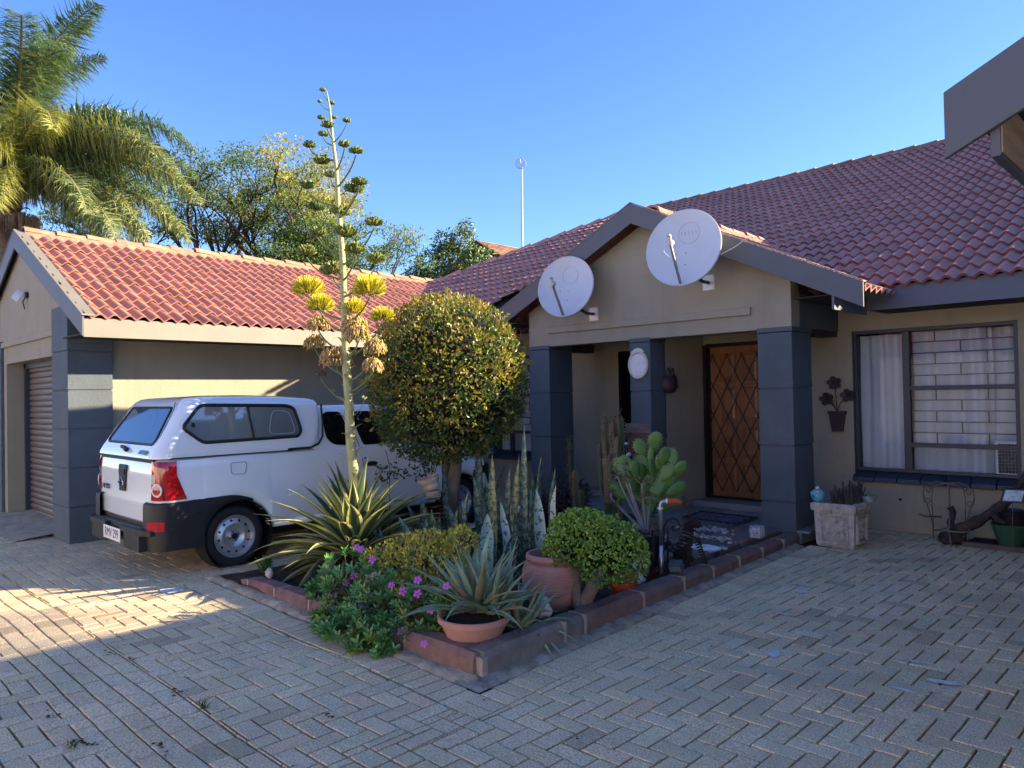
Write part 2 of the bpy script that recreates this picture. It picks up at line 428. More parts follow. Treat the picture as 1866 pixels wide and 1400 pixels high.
for i in range(len(xs)-1):
    a0=(xs[i]-.01,ky(xs[i])); a1=(xs[i+1]+.01,ky(xs[i+1]))
    kerb(a1,a0,.15,.15-.012*i,(.92,.95-.02*i,.95),seed=20+i,z0=-.012,z1=0)
kerb((-6.34,ky(-6.34)+.01),(-5.99,ky(-5.99)),.17,.075,(1.05,1.0,1.08),seed=31,z0=-.055,z1=.012)
mt=MB()
for i in range(1,len(ys)):
    x,y=kr(ys[i]); mt.box(x-.14,x+.004,y-.009,y+.009,-.02,.158-.006*i)
x,y=kr(2.86); mt.box(x-.15,x-.006,y-.028,y+.012,-.02,.125)
for i in range(1,len(xs)): mt.box(xs[i]-.011,xs[i]+.011,ky(xs[i])-.003,ky(xs[i])+.14,-.02,.145-.012*i)
obj('mortar_joint',mt,M['kerbmort'],edg)
# porch apron slabs and tiled porch floor
sl=MB(); sr=random.Random(5)
X0=[-5.0,-4.45,-3.95,-3.46]
for i in range(3):
    for j,(a0,a1) in enumerate([(5.72,6.18),(6.2,6.66),(6.68,7.14),(7.16,7.56)]):
        g=sr.uniform(.8,1.15)
        if j==0 and i<1: continue
        sl.box(X0[i]+.02,X0[i+1]-.02,a0+.02,a1-.02,.02,.125+sr.uniform(-.004,.004),0,(g*1.05,g,g*.97))
struct('path',sl,mat('red_brown_slab',(.19,.14,.125),.85,.25,5,.002,40,vcol=True,stain=(.12,.1,.09),stain_amt=.5,stain_scale=5),bevel=.006)
fl=MB(); fl.box(-7.3,-3.3,7.62,8.47,-.02,.115); fl.box(-7.3,-3.3,8.47,8.95,-.02,.19)
for i in range(12):
    for j in range(3):
        fl.box(-7.28+i*.34,-7.28+i*.34+.333,7.6+j*.3,7.6+j*.3+.293,.1,.121,0,(sr.uniform(.9,1.08),)*3)
struct('porch_floor',fl,mat('grey_floor_tile',(.23,.235,.245),.45,.1,3,vcol=True))
# ================================================================== ROOF TILES
RP=.149; RC=.315
def rollh(u):
    t=(u/RP)%1.0; c=.5+.5*math.cos(2*PI*t)
    return .050*(c**.8)
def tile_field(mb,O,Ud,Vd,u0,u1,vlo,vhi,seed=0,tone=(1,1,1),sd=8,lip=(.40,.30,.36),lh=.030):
    """O origin at eave; Ud unit along eave; Vd unit up the slope; vlo/vhi functions of u"""
    O=V(O);Ud=V(Ud).normalized();Vd=V(Vd).normalized(); Nn=Ud.cross(Vd)
    if Nn.z<0: Nn=-Nn
    r=random.Random(seed); ncol=int(round((u1-u0)/(RP/sd))); vmax=max(vhi(u0+(u1-u0)*k/40) for k in range(41)); vmin=min(vlo(u0+(u1-u0)*k/40) for k in range(41))
    nc0=int(math.floor(vmin/RC)); nc1=int(math.ceil(vmax/RC))
    tc={}
    for c in range(nc0,nc1+1):
        sh=.5 if False else 0
        prev=None
        for i in range(ncol+1):
            u=u0+(u1-u0)*i/ncol
            lo=vlo(u);hi=vhi(u)
            a=max(lo,min(hi,c*RC)); b=max(lo,min(hi,(c+1)*RC+.03))
            h=rollh(u); key=(c,int(math.floor(u/(2*RP)+.25)))
            if key not in tc:
                g=r.uniform(.92,1.07)
                if r.random()<.03: g*=.85
                tc[key]=((g*tone[0]*r.uniform(.97,1.04),g*tone[1],g*tone[2]),r.uniform(-.004,.004),r.uniform(-.006,.006))
            col,dz,dv=tc[key]
            seam=-.007 if (abs((u/RP)-round(u/RP)-.18)<.07 and int(round(u/RP))%2==0) else 0
            if b-a<.002:
                prev=None; continue
            pa=O+Ud*u+Vd*(a+(dv if a>lo+.01 else 0))+Nn*(h+.034+dz+seam); pb=O+Ud*u+Vd*b+Nn*(h+.003+dz+seam)
            pc=O+Ud*u+Vd*(a+.002+(dv if a>lo+.01 else 0))+Nn*(h+.034+dz-lh)
            n=len(mb.v); mb.v+=[tuple(pc),tuple(pa),tuple(pb)]
            if prev is not None:
                mb.face((prev,n,n+1,prev+1),0,(col[0]*lip[0],col[1]*lip[1],col[2]*lip[2])); mb.face((prev+1,n+1,n+2,prev+2),0,col)  # shadow on the tile lips is painted in by darkening their colour
            prev=n
def ridge_caps(name,p0,p1,parent,m,seed=0,r=.12,step=.38,tone=1.0):
    p0=V(p0);p1=V(p1); t=(p1-p0); Ln=t.length; t.normalize(); side=t.cross(V((0,0,1))).normalized(); up=side.cross(t)
    mb=MB(); k=int(Ln/step)+1; rr=random.Random(seed); ns=10
    for i in range(k):
        a=i*step; b=min(Ln,(i+1)*step+.05); g=rr.uniform(.85,1.15)*tone; lift=rr.uniform(0,.012); lat=rr.uniform(-.01,.01)
        for (s0,R,l) in ((a,r*1.06,.026),(b,r*.94,0.0)):
            for j in range(ns+1):
                th=PI*j/ns
                mb.v.append(tuple(p0+t*s0+side*(math.cos(th)*R+lat)+up*(math.sin(th)*R*.62+l+lift-.02)))
        n=len(mb.v)-2*(ns+1)
        for j in range(ns): mb.face((n+j,n+j+1,n+ns+1+j+1,n+ns+1+j),0,g)
        # thick front lip
        for j in range(ns+1):
            th=PI*j/ns; R=r*1.06-.02
            mb.v.append(tuple(p0+t*a+side*(math.cos(th)*R+lat)+up*(math.sin(th)*R*.62+.026+lift-.035)))
        for j in range(ns): mb.face((n+j,n+2*(ns+1)+j,n+2*(ns+1)+j+1,n+j+1),0,g*.6)
    o=obj(name,mb,m,parent,smooth=False,auto=45)
    mo=MB(); kk=int(Ln/.06)
    for sgn in (-1,1):
        n0=len(mo.v)
        for i in range(kk+1):
            q=p0+t*(Ln*i/kk); w=r*1.08+.03*noise.noise(V((i*.5,sgn*3,seed))); 
            mo.v.append(tuple(q+side*sgn*r*.7+up*.05)); mo.v.append(tuple(q+side*sgn*(w+.015)+V((0,0,-.5*w*.476*1.2))-up*.005)); mo.v.append(tuple(q+side*sgn*(w+.02)-up*.09))
        for i in range(kk):
            q=n0+3*i; mo.face((q,q+1,q+4,q+3)); mo.face((q+1,q+2,q+5,q+4))
    obj('ridge_mortar',mo,M['mortar'],parent)
S=.476; CA=1/math.sqrt(1+S*S)
def slope_board(mb,xs,y,zf,h,th=.022,m=0):
    """rake board following gable line: xs list of (x,ztop)"""
    pts=[(x,y,z) for x,z in xs]+[(x,y,z-h) for x,z in reversed(xs)]
    mb.prism(pts,(0,th,0),m)
# ================================================================== MAIN HOUSE
H=thing('house','low plastered house with a brown red tiled roof and a gabled porch','house',(-5.2,8.85,0))
# walls of the main facade
wl=MB(); WY0,WY1=8.85,9.07
def wallseg(x0,x1,z0,z1): wl.box(x0,x1,WY0,WY1,z0,z1)
TOP=2.62
wallseg(-1.585,2.2,0,TOP); wallseg(-3.18,-1.585,0,.585); wallseg(-3.18,-1.585,2.247,TOP)
wallseg(-3.95,-3.18,0,TOP); wallseg(-5.08,-3.95,2.22,TOP); wallseg(-5.32,-5.08,0,TOP)
wallseg(-6.51,-5.32,2.2,TOP); wallseg(-8.0,-6.51,0,TOP); wallseg(-9.2,-8.0,0,.55); wallseg(-9.2,-8.0,2.235,TOP); wallseg(-9.75,-9.2,0,TOP)
wl.box(-5.32,-5.10,7.90,8.85,0,TOP)      # wall beside the door
obj('facade_wall',wl,M['wall'],H)
# plinth skirting tiles on the side wall
sk=MB(); sk.box(-5.097,-5.085,7.93,8.845,.12,.19); obj('skirting',sk,mat('beige_skirting',(.25,.22,.2),.6,.1),H)
# interior
ir=MB(); ir.quad((-12,11,0),(3,11,0),(3,11,2.7),(-12,11,2.7)); ir.quad((-12,9.1,.02),(3,9.1,.02),(3,11,.02),(-12,11,.02)); ir.quad((-12,9.1,2.62),(3,9.1,2.62),(3,11,2.62),(-12,11,2.62))
for x in (-12,-7.4,-3.6,2.6): ir.quad((x,9.07,0),(x,11,0),(x,11,2.7),(x,9.07,2.7))
obj('interior_wall',ir,M['room'],H)
# dark glazed sliding door behind the porch
dg=MB(); dg.box(-6.51,-5.32,8.90,8.92,.12,2.2); obj('sliding_door',dg,mat('dark_glass_panel',(.004,.004,.006),.15,0),H)
df=MB()
for x in (-6.51,-5.95,-5.37): df.box(x,x+.05,8.86,8.9,.12,2.2)
df.box(-6.51,-5.32,8.862,8.898,2.14,2.2); obj('sliding_door_frame',df,M['black'],H)
# gable wall of the porch
AX=-5.165; PY=7.594
gw=MB(); 
def gz(x): return 3.66-S*abs(x-AX)
pts=[(-7.11,PY,2.245),(-3.34,PY,2.245),(-3.34,PY,gz(-3.34)),(AX,PY,gz(AX)),(-7.11,PY,gz(-7.11))]
gw.prism(pts,(0,.2,0)); 
obj('gable_wall',gw,M['wall'],H,bevel=.006)
mo=MB(); n=24
for i in range(n):   # slightly wavy raised moulding
    x0=-6.74+(2.95)*i/n; x1=-6.74+2.95*(i+1)/n; w=lambda x:.006*noise.noise(V((x*1.3,0,0)))
    mo.v+=[(x,PY-d,z+w(x)) for x in (x0,x1) for (d,z) in ((-.01,2.415),(.035,2.42),(.035,2.5),(-.01,2.51))]
    b=len(mo.v)-8
    for q in range(3): mo.face((b+q,b+4+q,b+5+q,b+q+1))
mo.box(-6.745,-6.735,PY-.03,PY,2.42,2.5); mo.box(-3.795,-3.785,PY-.034,PY,2.42,2.5)
obj('moulding',mo,M['wall'],H)
pb=MB(); pb.box(-7.10,-3.35,7.62,8.84,2.36,2.40); obj('porch_ceiling',pb,M['soffit'],H)
pb=MB(); pb.box(-7.1,-3.35,7.78,7.95,2.26,2.362); pb.box(-7.105,-6.95,7.9,8.85,2.2,2.64);  pb.box(-3.55,-3.35,7.98,8.85,2.2,2.64); obj('porch_beam',pb,M['soffit'],H)
# pillars with recessed grooves
def pillar(name,parent,x0,x1,y0,y1,zt,gro,cap=.012):
    mb=MB(); zs=[-.03]; 
    lv=sorted(gro)+[zt]; z=-.03
    for g in lv:
        e=cap if g==zt else 0
        z1=g if g==zt else g-.008
        # upper margin band of each block is a hair proud
        mb.box(x0,x1,y0,y1,z,z1)
        if g!=zt:
            mb.box(x0+.008,x1-.008,y0+.008,y1-.008,z1-.001,g+.009)
            mb.box(x0-.003,x1+.003,y0-.003,y1+.003,g+.009,g+.085)
            z=g+.008
    return obj(name,mb,M['pillar'],parent,bevel=.005)
G4=[.403,.999,1.606]
pillar('pillar',H,-3.72,-3.34,PY-.004,8.08,2.205,G4)
pillar('pillar',H,-7.112,-6.738,PY-.004,8.08,2.205,G4)
pillar('pillar',H,-5.40,-5.10,PY-.004,7.92,2.205,G4)
cp=MB()
for (a,b,c,d) in ((-3.725,-3.333,PY-.01,8.09),(-7.12,-6.73,PY-.01,8.09),(-5.406,-5.094,PY-.01,7.93)): cp.box(a,b,c,d,2.212,2.262)
obj('pillar_capital',cp,M['pillar'],H,bevel=.004)
# ---- main roof, right portion
E0=8.2;Z0=2.62
yr=15.5; zr=Z0+S*(yr-E0)
def rightplane():
    mb=MB(); Vd=V((0,1,S)).normalized(); 
    def vhi(u):
        x=-15+u; y=yr
        if x<-10.45: y=yr-(-10.45-x)*1.15
        return max(0,(y-E0)/CA)
    tile_field(mb,(-15,E0,Z0),(1,0,0),Vd,0,24,lambda u:0 if u>7 else 2.2,vhi,1,(1,1,1),7)
    return mb
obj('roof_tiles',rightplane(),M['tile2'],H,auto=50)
ridge_caps('ridge_cap',(9,yr,zr+.03),(-10.5,yr,zr+.03),H,mat('ridge_cap_clay',(.27,.12,.10),.75,.2,4,.002,60,vcol=True,stain=(.12,.075,.07),stain_amt=.6,stain_scale=5),3)
# under-roof sheet keeps light out
us=MB(); us.quad((-15,E0+.05,Z0-.03),(9,E0+.05,Z0-.03),(9,yr,zr-.04),(-10.4,yr,zr-.04)); us.quad((-10.4,yr,zr-.04),(9,yr,zr-.04),(9,yr+7,Z0),(-10.4,yr+7,Z0)); us.poly([(-10.4,yr,zr-.04),(-10.4,yr+7,Z0),(-17,yr,Z0)])
us.poly([(-15,E0+.05,Z0-.03),(-10.4,yr,zr-.04),(-17,yr,Z0)])
obj('roof_underlay',us,M['soffit'],H)
# ---- left portion of the roof (nearer eave)
L0=7.37; ZL=2.62+S*(L0-6.95)
A=(-11.5,9.4); Bq=(-9.0,12.33); D=(-5.6,8.6)
mb=MB(); Vd=V((0,1,S)).normalized()
def vhiL(u):
    x=-12.2+u
    if x<A[0]: y=A[1]-(A[0]-x)*1.1
    elif x<Bq[0]: y=A[1]+(x-A[0])*(Bq[1]-A[1])/(Bq[0]-A[0])
    else: y=Bq[1]+(x-Bq[0])*(D[1]-Bq[1])/(D[0]-Bq[0])
    return max(.0,(y-L0)/CA)
tile_field(mb,(-12.2,L0,ZL),(1,0,0),Vd,0,6.6,lambda u:0 if u<4.5 else (0.7+(u-4.5)*.6),vhiL,2,(.98,1,1),8)
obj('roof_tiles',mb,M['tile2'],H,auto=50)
zA=ZL+S*(A[1]-L0)+.02; zB=ZL+S*(Bq[1]-L0)+.02
ridge_caps('ridge_cap',(Bq[0],Bq[1],zB),(A[0]-.9,A[1]-1.05,zA-.5),H,M['tile2'],4,tone=1.1)
us=MB(); us.poly([(-12.0,L0+.03,ZL-.03),(-7.7,L0+.03,ZL-.03),(-7.2,L0+.6,ZL-.03+S*.57),(D[0],D[1],ZL+S*(D[1]-L0)-.03),(Bq[0],Bq[1],zB-.05),(A[0],A[1],zA-.05)])
us.poly([(D[0],D[1],ZL+S*(D[1]-L0)-.03),(Bq[0],Bq[1],zB-.05),(Bq[0],Bq[1],2.6),(D[0],D[1],2.6)])
us.poly([(Bq[0],Bq[1],zB-.05),(A[0],A[1],zA-.05),(A[0],A[1],2.6),(Bq[0],Bq[1],2.6)])
us.quad((-12,7.38,2.60),(-7.1,7.38,2.60),(-7.1,8.86,2.60),(-12,8.86,2.60))
obj('roof_underlay',us,M['soffit'],H)
# ---- porch roof
PF=7.33; ZA=3.865
po=MB()
def porch(sgn):
    O=V((AX+sgn*2.62,PF+.04,ZA-.095-S*2.62)); Ud=V((0,1,0)); Vd=V((-sgn,0,S)).normalized()
    tile_field(po,O,Ud,Vd,0,3.35,lambda u:0,lambda u:2.64/CA,5+sgn,(1,1,1),8,(1,1,1))
porch(1);porch(-1)
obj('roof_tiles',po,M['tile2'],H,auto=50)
ridge_caps('ridge_cap',(AX,PF+.45,ZA-.03),(AX,10.9,ZA-.03),H,M['tile2'],9,r=.115,tone=1.15)
rk=MB(); xs=[(AX-2.64,ZA-S*2.64),(AX,ZA),(AX,ZA)]
for sgn in (-1,1):
    a=(AX,PF,ZA);b=(AX+sgn*2.64,PF,ZA-S*2.64)
    rk.prism([a,b,(b[0],PF,b[2]-.243),(AX,PF,ZA-.243)],(0,.022,0))
obj('barge_board',rk,M['fascia'],H,bevel=.003)
fs=MB()
for sgn in (-1,1):  # thin capping over the board
    a=V((AX,PF-.004,ZA+.003));b=V((AX+sgn*2.645,PF-.004,ZA-S*2.645+.003))
    fs.prism([a,b,b+V((0,0,.012)),a+V((0,0,.012))],(0,.07,0))
obj('barge_flashing',fs,M['fascia_pale'],H)
fa=MB(); fa.box(-2.86,3,8.235,8.258,2.415,2.655); fa.box(-2.83,-2.805,PF+.03,8.235,2.37,2.56); fa.box(-7.6,-7.575,PF+.03,7.4,2.37,2.56); fa.box(-11.2,-7.5,7.375,7.4,ZL-.26,ZL-.01)
obj('fascia_board',fa,mat('slate_fascia',(.105,.115,.15),.6,.06,2,stain=(.07,.07,.08),stain_amt=.3),H)
so=MB(); so.box(-2.8,3,8.26,8.85,2.42,2.435); so.box(-3.33,-2.83,7.62,8.85,2.545,2.555); so.box(-7.57,-7.115,PF+.03,8.86,2.58,2.592)
obj('soffit',so,M['soffit'],H)
# wall side of porch above pillars (closing to the eave)
sw=MB(); sw.box(-3.345,-3.335,7.79,8.85,2.262,2.62); obj('porch_side_wall',sw,M['pillar'],H)
# ---- windows
def window(x0,x1,z0,z1,mulls,trans,bars,nm='window',y=8.87):
    fr=MB(); t=.035
    fr.box(x0,x1,y,y+.05,z0,z0+t); fr.box(x0,x1,y,y+.05,z1-t,z1); fr.box(x0,x0+t,y+.002,y+.048,z0,z1); fr.box(x1-t,x1,y+.002,y+.048,z0,z1)
    for m in mulls: fr.box(m-.035,m+.035,y-.004,y+.046,z0+t,z1-t)
    for (a,b,z) in trans: fr.box(a,b,y-.002,y+.044,z-.024,z+.024)
    W_=obj(nm,fr,M['darkframe'],H,bevel=.003)
    g=MB(); g.quad((x0+t,y+.03,z0+t),(x1-t,y+.03,z0+t),(x1-t,y+.03,z1-t),(x0+t,y+.03,z1-t)); obj('pane',g,M['glass'],W_)
    bb=MB()
    for (a,b,za,zb,n) in bars:
        for i in range(1,n): 
            z=za+(zb-za)*i/n; bb.box(a,b,y+.052,y+.062,z-.006,z+.006)
        for i in range(n):
            z=za+(zb-za)*i/n; zz=za+(zb-za)*(i+1)/n
            for k in ([.5] if i%2 else [.25,.75]):
                xx=a+(b-a)*k; bb.box(xx-.006,xx+.006,y+.053,y+.061,z,zz)
    obj('burglar_bar',bb,M['darkframe'],W_)
    return W_
Wr=window(-3.18,-1.585,.655,2.247,[-2.625],[(-2.59,-1.6,1.585),(-2.59,-1.6,.963)],[(-2.59,-1.62,1.6,2.21,5),(-2.59,-1.62,.98,1.57,5)])
Wl=window(-9.2,-8.0,.63,2.235,[-8.75],[(-9.18,-8.02,1.585),(-9.18,-8.02,.97)],[(-8.71,-8.04,1.6,2.2,5),(-8.71,-8.04,.98,1.57,5)])
def sill(x0,x1,z):
    s=MB(); n=7
    for i in range(n):
        a=x0+(x1-x0)*i/n+.004; b=x0+(x1-x0)*(i+1)/n-.004
        s.prism([(a,8.79,z-.125),(a,8.79,z-.075),(a,8.93,z),(a,8.93,z-.125)],(b-a,0,0))
    return s
obj('window_sill',sill(-3.2,-1.55,.66),M['sill'],H,bevel=.006); obj('window_sill',sill(-9.25,-7.95,.635),M['sill'],H,bevel=.006)
jb=MB()
for (a,b,c,d) in ((-3.182,-3.176,.6,2.25),(-1.589,-1.583,.6,2.25)): jb.box(a-.004,b+.004,8.846,8.99,c,d)
jb.box(-3.186,-1.58,8.846,8.99,2.242,2.25)
obj('window_reveal',jb,M['darkframe'],H)
def curtain(x0,x1,z0,z1,y,seed,amp=.03,fq=22,gather=0):
    c=MB(); n=int((x1-x0)/.012); k=9
    for j in range(k+1):
        z=z0+(z1-z0)*j/k
        for i in range(n+1):
            x=x0+(x1-x0)*i/n; s=x*fq+2.2*noise.noise(V((x*2,seed,z*.5)))+gather*math.sin(z*2.2+seed)
            yy=y+amp*math.sin(s)*(0.6+.4*noise.noise(V((x*3,z*.7,seed))))+.02*noise.noise(V((x*5,z*1.2,seed+4)))
            c.v.append((x+.02*math.sin(z*3+seed)*gather,yy,z))
    for j in range(k):
        for i in range(n):
            q=j*(n+1)+i; c.face((q,q+1,q+n+2,q+n+1))
    return c
obj('curtain',curtain(-3.16,-2.66,.66,2.2,9.05,1,.05,38),M['curtain'],Wr,smooth=True)
obj('curtain',curtain(-2.6,-1.85,.67,2.21,9.06,3,.05,30,.5),M['curtain'],Wr,smooth=True)
obj('curtain',curtain(-2.2,-1.56,.67,2.21,9.12,7,.05,26,1.2),M['curtain'],Wr,smooth=True)
obj('curtain',curtain(-9.17,-8.03,.64,2.2,9.05,5,.03,30),M['curtain'],Wl,smooth=True)
# ---- front door
WD=mat('oiled_hardwood',(.26,.105,.038),.5,.28,3.,.003,30,stretch=(9,9,.9),stain=(.09,.035,.02),stain_amt=.55,stain_scale=1.4,coat=.15)
dr=MB(); DX0,DX1,DY=-5.02,-3.97,8.87
dr.box(DX0,DX1,DY+.01,DY+.05,.2,2.19)
door=obj('front_door',dr,WD,H)
pn=MB(); n=2; wdt=(DX1-DX0-.10)/3.0
def raised(x0,x1,z0,z1,y):
    d=.012;i1=.02;i2=.05
    L0_=[(x0,y,z0),(x1,y,z0),(x1,y,z1),(x0,y,z1)]
    def ins(k,yy): return [(x0+k,yy,z0+k),(x1-k,yy,z0+k),(x1-k,yy,z1-k),(x0+k,yy,z1-k)]
    R=[ins(-.012,y+.010),ins(-.004,y-d*.8),ins(.008,y-d*.8),ins(.02,y+.004),ins(.05,y-.008)]
    for a,b in zip(R[:-1],R[1:]):
        for q in range(4): pn.quad(a[q],a[(q+1)%4],b[(q+1)%4],b[q])
    pn.poly(R[-1])
for i in range(3):
    x0=DX0+.13+i*.31
    for (z0,z1) in ((1.72,2.1),(1.20,1.64),(.72,1.12),(.28,.64)): raised(x0,x0+.23,z0,z1,DY+.008)
obj('door_panel',pn,WD,door)
fr=MB(); fr.box(-5.08,DX0,DY-.01,DY+.06,.19,2.22); fr.box(DX1,-3.95,DY-.01,DY+.06,.19,2.22); fr.box(-5.08,-3.95,DY-.012,DY+.058,2.19,2.22); obj('door_frame',fr,M['blackmetal'],door)
kn=MB(); kn.lathe([(0,-.02),(.03,-.015),(.03,.015),(0,.02)],M=Matrix.Translation((-4.02,8.83,1.35))@Matrix.Rotation(PI/2,4,'X'),n=12); obj('door_handle',kn,M['steel'],door,smooth=True)
# trellis security gate
gt=MB(); gw_,gh=.205,.39; gx0,gx1,gz0,gz1=-5.05,-3.99,.30,2.08
def lat(x0,z0,x1,z1,y,r=.006):
    gt.tube([(x0,y,z0),(x1,y,z1)],r,6)
for s in (1,-1):
    k=-14
    while k<20:
        xa=gx0+k*gw_; # line x=xa + s*(z-gz0)*gw_/gh
        z0,z1=gz0,gz1; x0=xa; x1=xa+s*(z1-z0)*gw_/gh
        # clip to x range
        def zat(x): return gz0+(x-xa)/(s*gw_/gh)
        lo,hi=sorted((zat(gx0),zat(gx1))); a=max(z0,lo);b=min(z1,hi)
        if b-a>.05: lat(xa+s*(a-gz0)*gw_/gh,a,xa+s*(b-gz0)*gw_/gh,b,8.80+(.008 if s>0 else 0))
        k+=1
for x in (gx0,gx1+.01): gt.box(x-.012,x+.012,8.79,8.82,.2,2.2)
gt.box(gx0-.02,gx1,8.785,8.825,.2,.222); gt.box(gx0-.02,gx1,8.785,8.825,2.17,2.2)
gt.box(gx0-.03,gx0-.012,8.785,8.83,.2,2.2)
obj('security_gate',gt,M['blackmetal'],H)
# ================================================================== GARAGE
Gr=thing('garage','garage wing with a sunlit orange clay tile roof and roller door','garage',(-11.3,2.45,0))
GX=-8.78; GZ=2.50; RX=-11.65; GF=2.40
gm=MB(); 
tile_field(gm,(GX+.03,GF+.03,GZ-.02),(0,1,0),V((-1,0,S)).normalized(),0,7.9,lambda u:0,lambda u:(GX+.03-RX)/CA,11,(1.05,1,1),8,(.85,.8,.8),.019)
obj('roof_tiles',gm,M['tile'],Gr,auto=50)
gm=MB(); tile_field(gm,(2*RX-GX,GF+.03,GZ-.02),(0,1,0),V((1,0,S)).normalized(),0,7.9,lambda u:0,lambda u:(GX-RX)/CA,12,(1.05,1,1),4)
obj('roof_tiles',gm,M['tile'],Gr,auto=50)
RZ=GZ+S*(GX-RX)
ridge_caps('ridge_cap',(RX,GF+.1,RZ+.03),(RX,9.75,RZ+.03),Gr,mat('ridge_cap_orange',(.42,.2,.12),.8,.25,4,.002,60,vcol=True,stain=(.15,.08,.05),stain_amt=.5,stain_scale=5),21,tone=1.1)
us=MB(); us.quad((GX+.01,GF+.03,GZ-.05),(GX+.01,9.9,GZ-.05),(RX,9.9,RZ-.05),(RX,GF+.03,RZ-.05)); us.quad((2*RX-GX,GF+.03,GZ-.05),(2*RX-GX,16,GZ-.05),(RX,16,RZ-.05),(RX,GF+.03,RZ-.05))
obj('roof_underlay',us,M['soffit'],Gr)
rk=MB(); AZ=RZ+.06
for sgn in (-1,1):
    b=(RX+sgn*2.93,GF,AZ-S*2.93)
    rk.prism([(RX,GF,AZ),b,(b[0],GF,b[2]-.225),(RX,GF,AZ-.245)],(0,.022,0))
obj('barge_board',rk,M['fascia'],Gr,bevel=.003)
fs=MB()
for sgn in (-1,1):
    a=V((RX,GF-.006,AZ+.002));b=V((RX+sgn*2.95,GF-.006,AZ-S*2.95+.002))
    fs.prism([a,b,b+V((0,0,.012)),a+V((0,0,.012))],(0,.13,0))
obj('barge_flashing',fs,M['fascia_pale'],Gr)
fa=MB(); fa.box(GX-.0,GX+.022,GF+.03,8.9,2.30,2.505); obj('fascia_board',fa,M['fascia_pale'],Gr)
so=MB(); so.box(-9.55,GX,GF+.03,8.85,2.33,2.345); obj('soffit',so,M['soffit'],Gr)
gw=MB(); gy=2.49
def gwz(x): return RZ-.09-S*abs(x-RX)
gw.prism([(-13.7,gy,-.03),(-12.58,gy,-.03),(-12.58,gy,2.17),(-10.05,gy,2.17),(-10.05,gy,gwz(-10.05)),(RX,gy,gwz(RX)),(-13.7,gy,gwz(-13.7))],(0,.26,0)) if False else None
# gable wall as rectangles + triangle so every piece is convex
gw.prism([(-13.72,gy,-.03),(-12.58,gy,-.03),(-12.58,gy,2.17),(-13.72,gy,2.17)],(0,.26,0))
gw.prism([(-13.72,gy,2.17),(-9.52,gy,2.17),(-9.52,gy,gwz(-9.52)),(RX,gy,gwz(RX)),(-13.72,gy,gwz(-13.72))],(0,.26,0))
gw.box(-9.75,-9.55,2.6,8.85,-.03,2.5)
gw.box(-13.9,-13.72,2.49,12,-.03,2.5)
obj('plaster_wall',gw,M['wall'],Gr)
mo=MB()
n=20
for i in range(n):
    x0=-13.7+3.61*i/n; x1=-13.7+3.61*(i+1)/n; w=lambda x:.008*noise.noise(V((x*1.1,2,0)))
    mo.v+=[(x,gy-d,z+w(x)) for x in (x0,x1) for (d,z) in ((-.01,2.40),(.035,2.405),(.03,2.48),(-.01,2.50))]
    b=len(mo.v)-8
    for q in range(3): mo.face((b+q,b+4+q,b+5+q,b+q+1))
obj('moulding',mo,M['wall'],Gr)
pillar('pillar',Gr,-10.09,-9.45,2.45,2.92,2.72,[.41,.855,1.30,1.74,2.19])
pillar('pillar',Gr,-13.9,-12.62-.12,2.45,2.8,2.5,[.41,.855,1.30,1.74,2.19])
# roller door, real corrugation
rd=MB(); n=26; zz=[]; h=2.1/n
for i in range(n):
    z=.02+i*h
    for (dz,dy) in ((0,.0),(.006,-.004),(.012,-.022),(h*.5,-.028),(h-.012,-.022),(h-.004,-.002)): zz.append((z+dz,dy))
for (z,dy) in zz: rd.v+=[(-12.52,2.78+dy,z),(-10.0,2.78+dy,z)]
for i in range(len(zz)-1): rd.face((2*i,2*i+1,2*i+3,2*i+2))
obj('roller_door',rd,mat('brown_grey_roller_door',(.15,.12,.10),.5,.06,2,stain=(.09,.07,.06),stain_amt=.3),Gr)
gd=MB(); gd.box(-12.59,-12.50,2.70,2.80,-.02,2.17); gd.box(-12.59,-10.0,2.70,2.8,2.1,2.17); gd.box(-12.6,-10,2.82,2.9,-.02,2.3)
obj('door_guide',gd,mat('dark_blue_steel',(.03,.04,.07),.5,.1),Gr)
ap=MB(); 
for j in range(7):
    for i in range(24):
        x=-12.9+2.8*i/23; y=1.95+.85*j/6; z=(.004+.012*j+.004*noise.noise(V((x*3,y*3,2)))) if j>0 else -.02
        if 1<j and x>-10.12: x=-10.12+ (x+10.12)*.0
        ap.v.append((x,y,z))
for j in range(6):
    for i in range(23): q=j*24+i; ap.face((q,q+1,q+25,q+24))
struct('ramp',ap,mat('worn_cement',(.36,.32,.25),.95,.25,5,.012,22,stain=(.2,.18,.14),stain_amt=.6,stain_scale=4),smooth=True)
# wall light on the gable
sl_=thing('security_light','small black security floodlight on the garage gable','light',(-11.35,2.49,3.02))
lt=MB(); lt.box(-11.38,-11.30,2.45,2.489,2.99,3.06); lt.tube([(-11.34,2.46,3.0),(-11.34,2.43,2.93),(-11.36,2.455,2.84)],.008,6); obj('bracket',lt,M['blackmetal'],sl_)
lt=MB(); lt.prism([(-11.52,2.36,3.05),(-11.40,2.40,2.98),(-11.37,2.44,3.06),(-11.49,2.40,3.12)],(.02,-.03,-.05)); obj('lamp_head',lt,mat('lamp_glass',(.5,.5,.5),.2,.1),sl_)
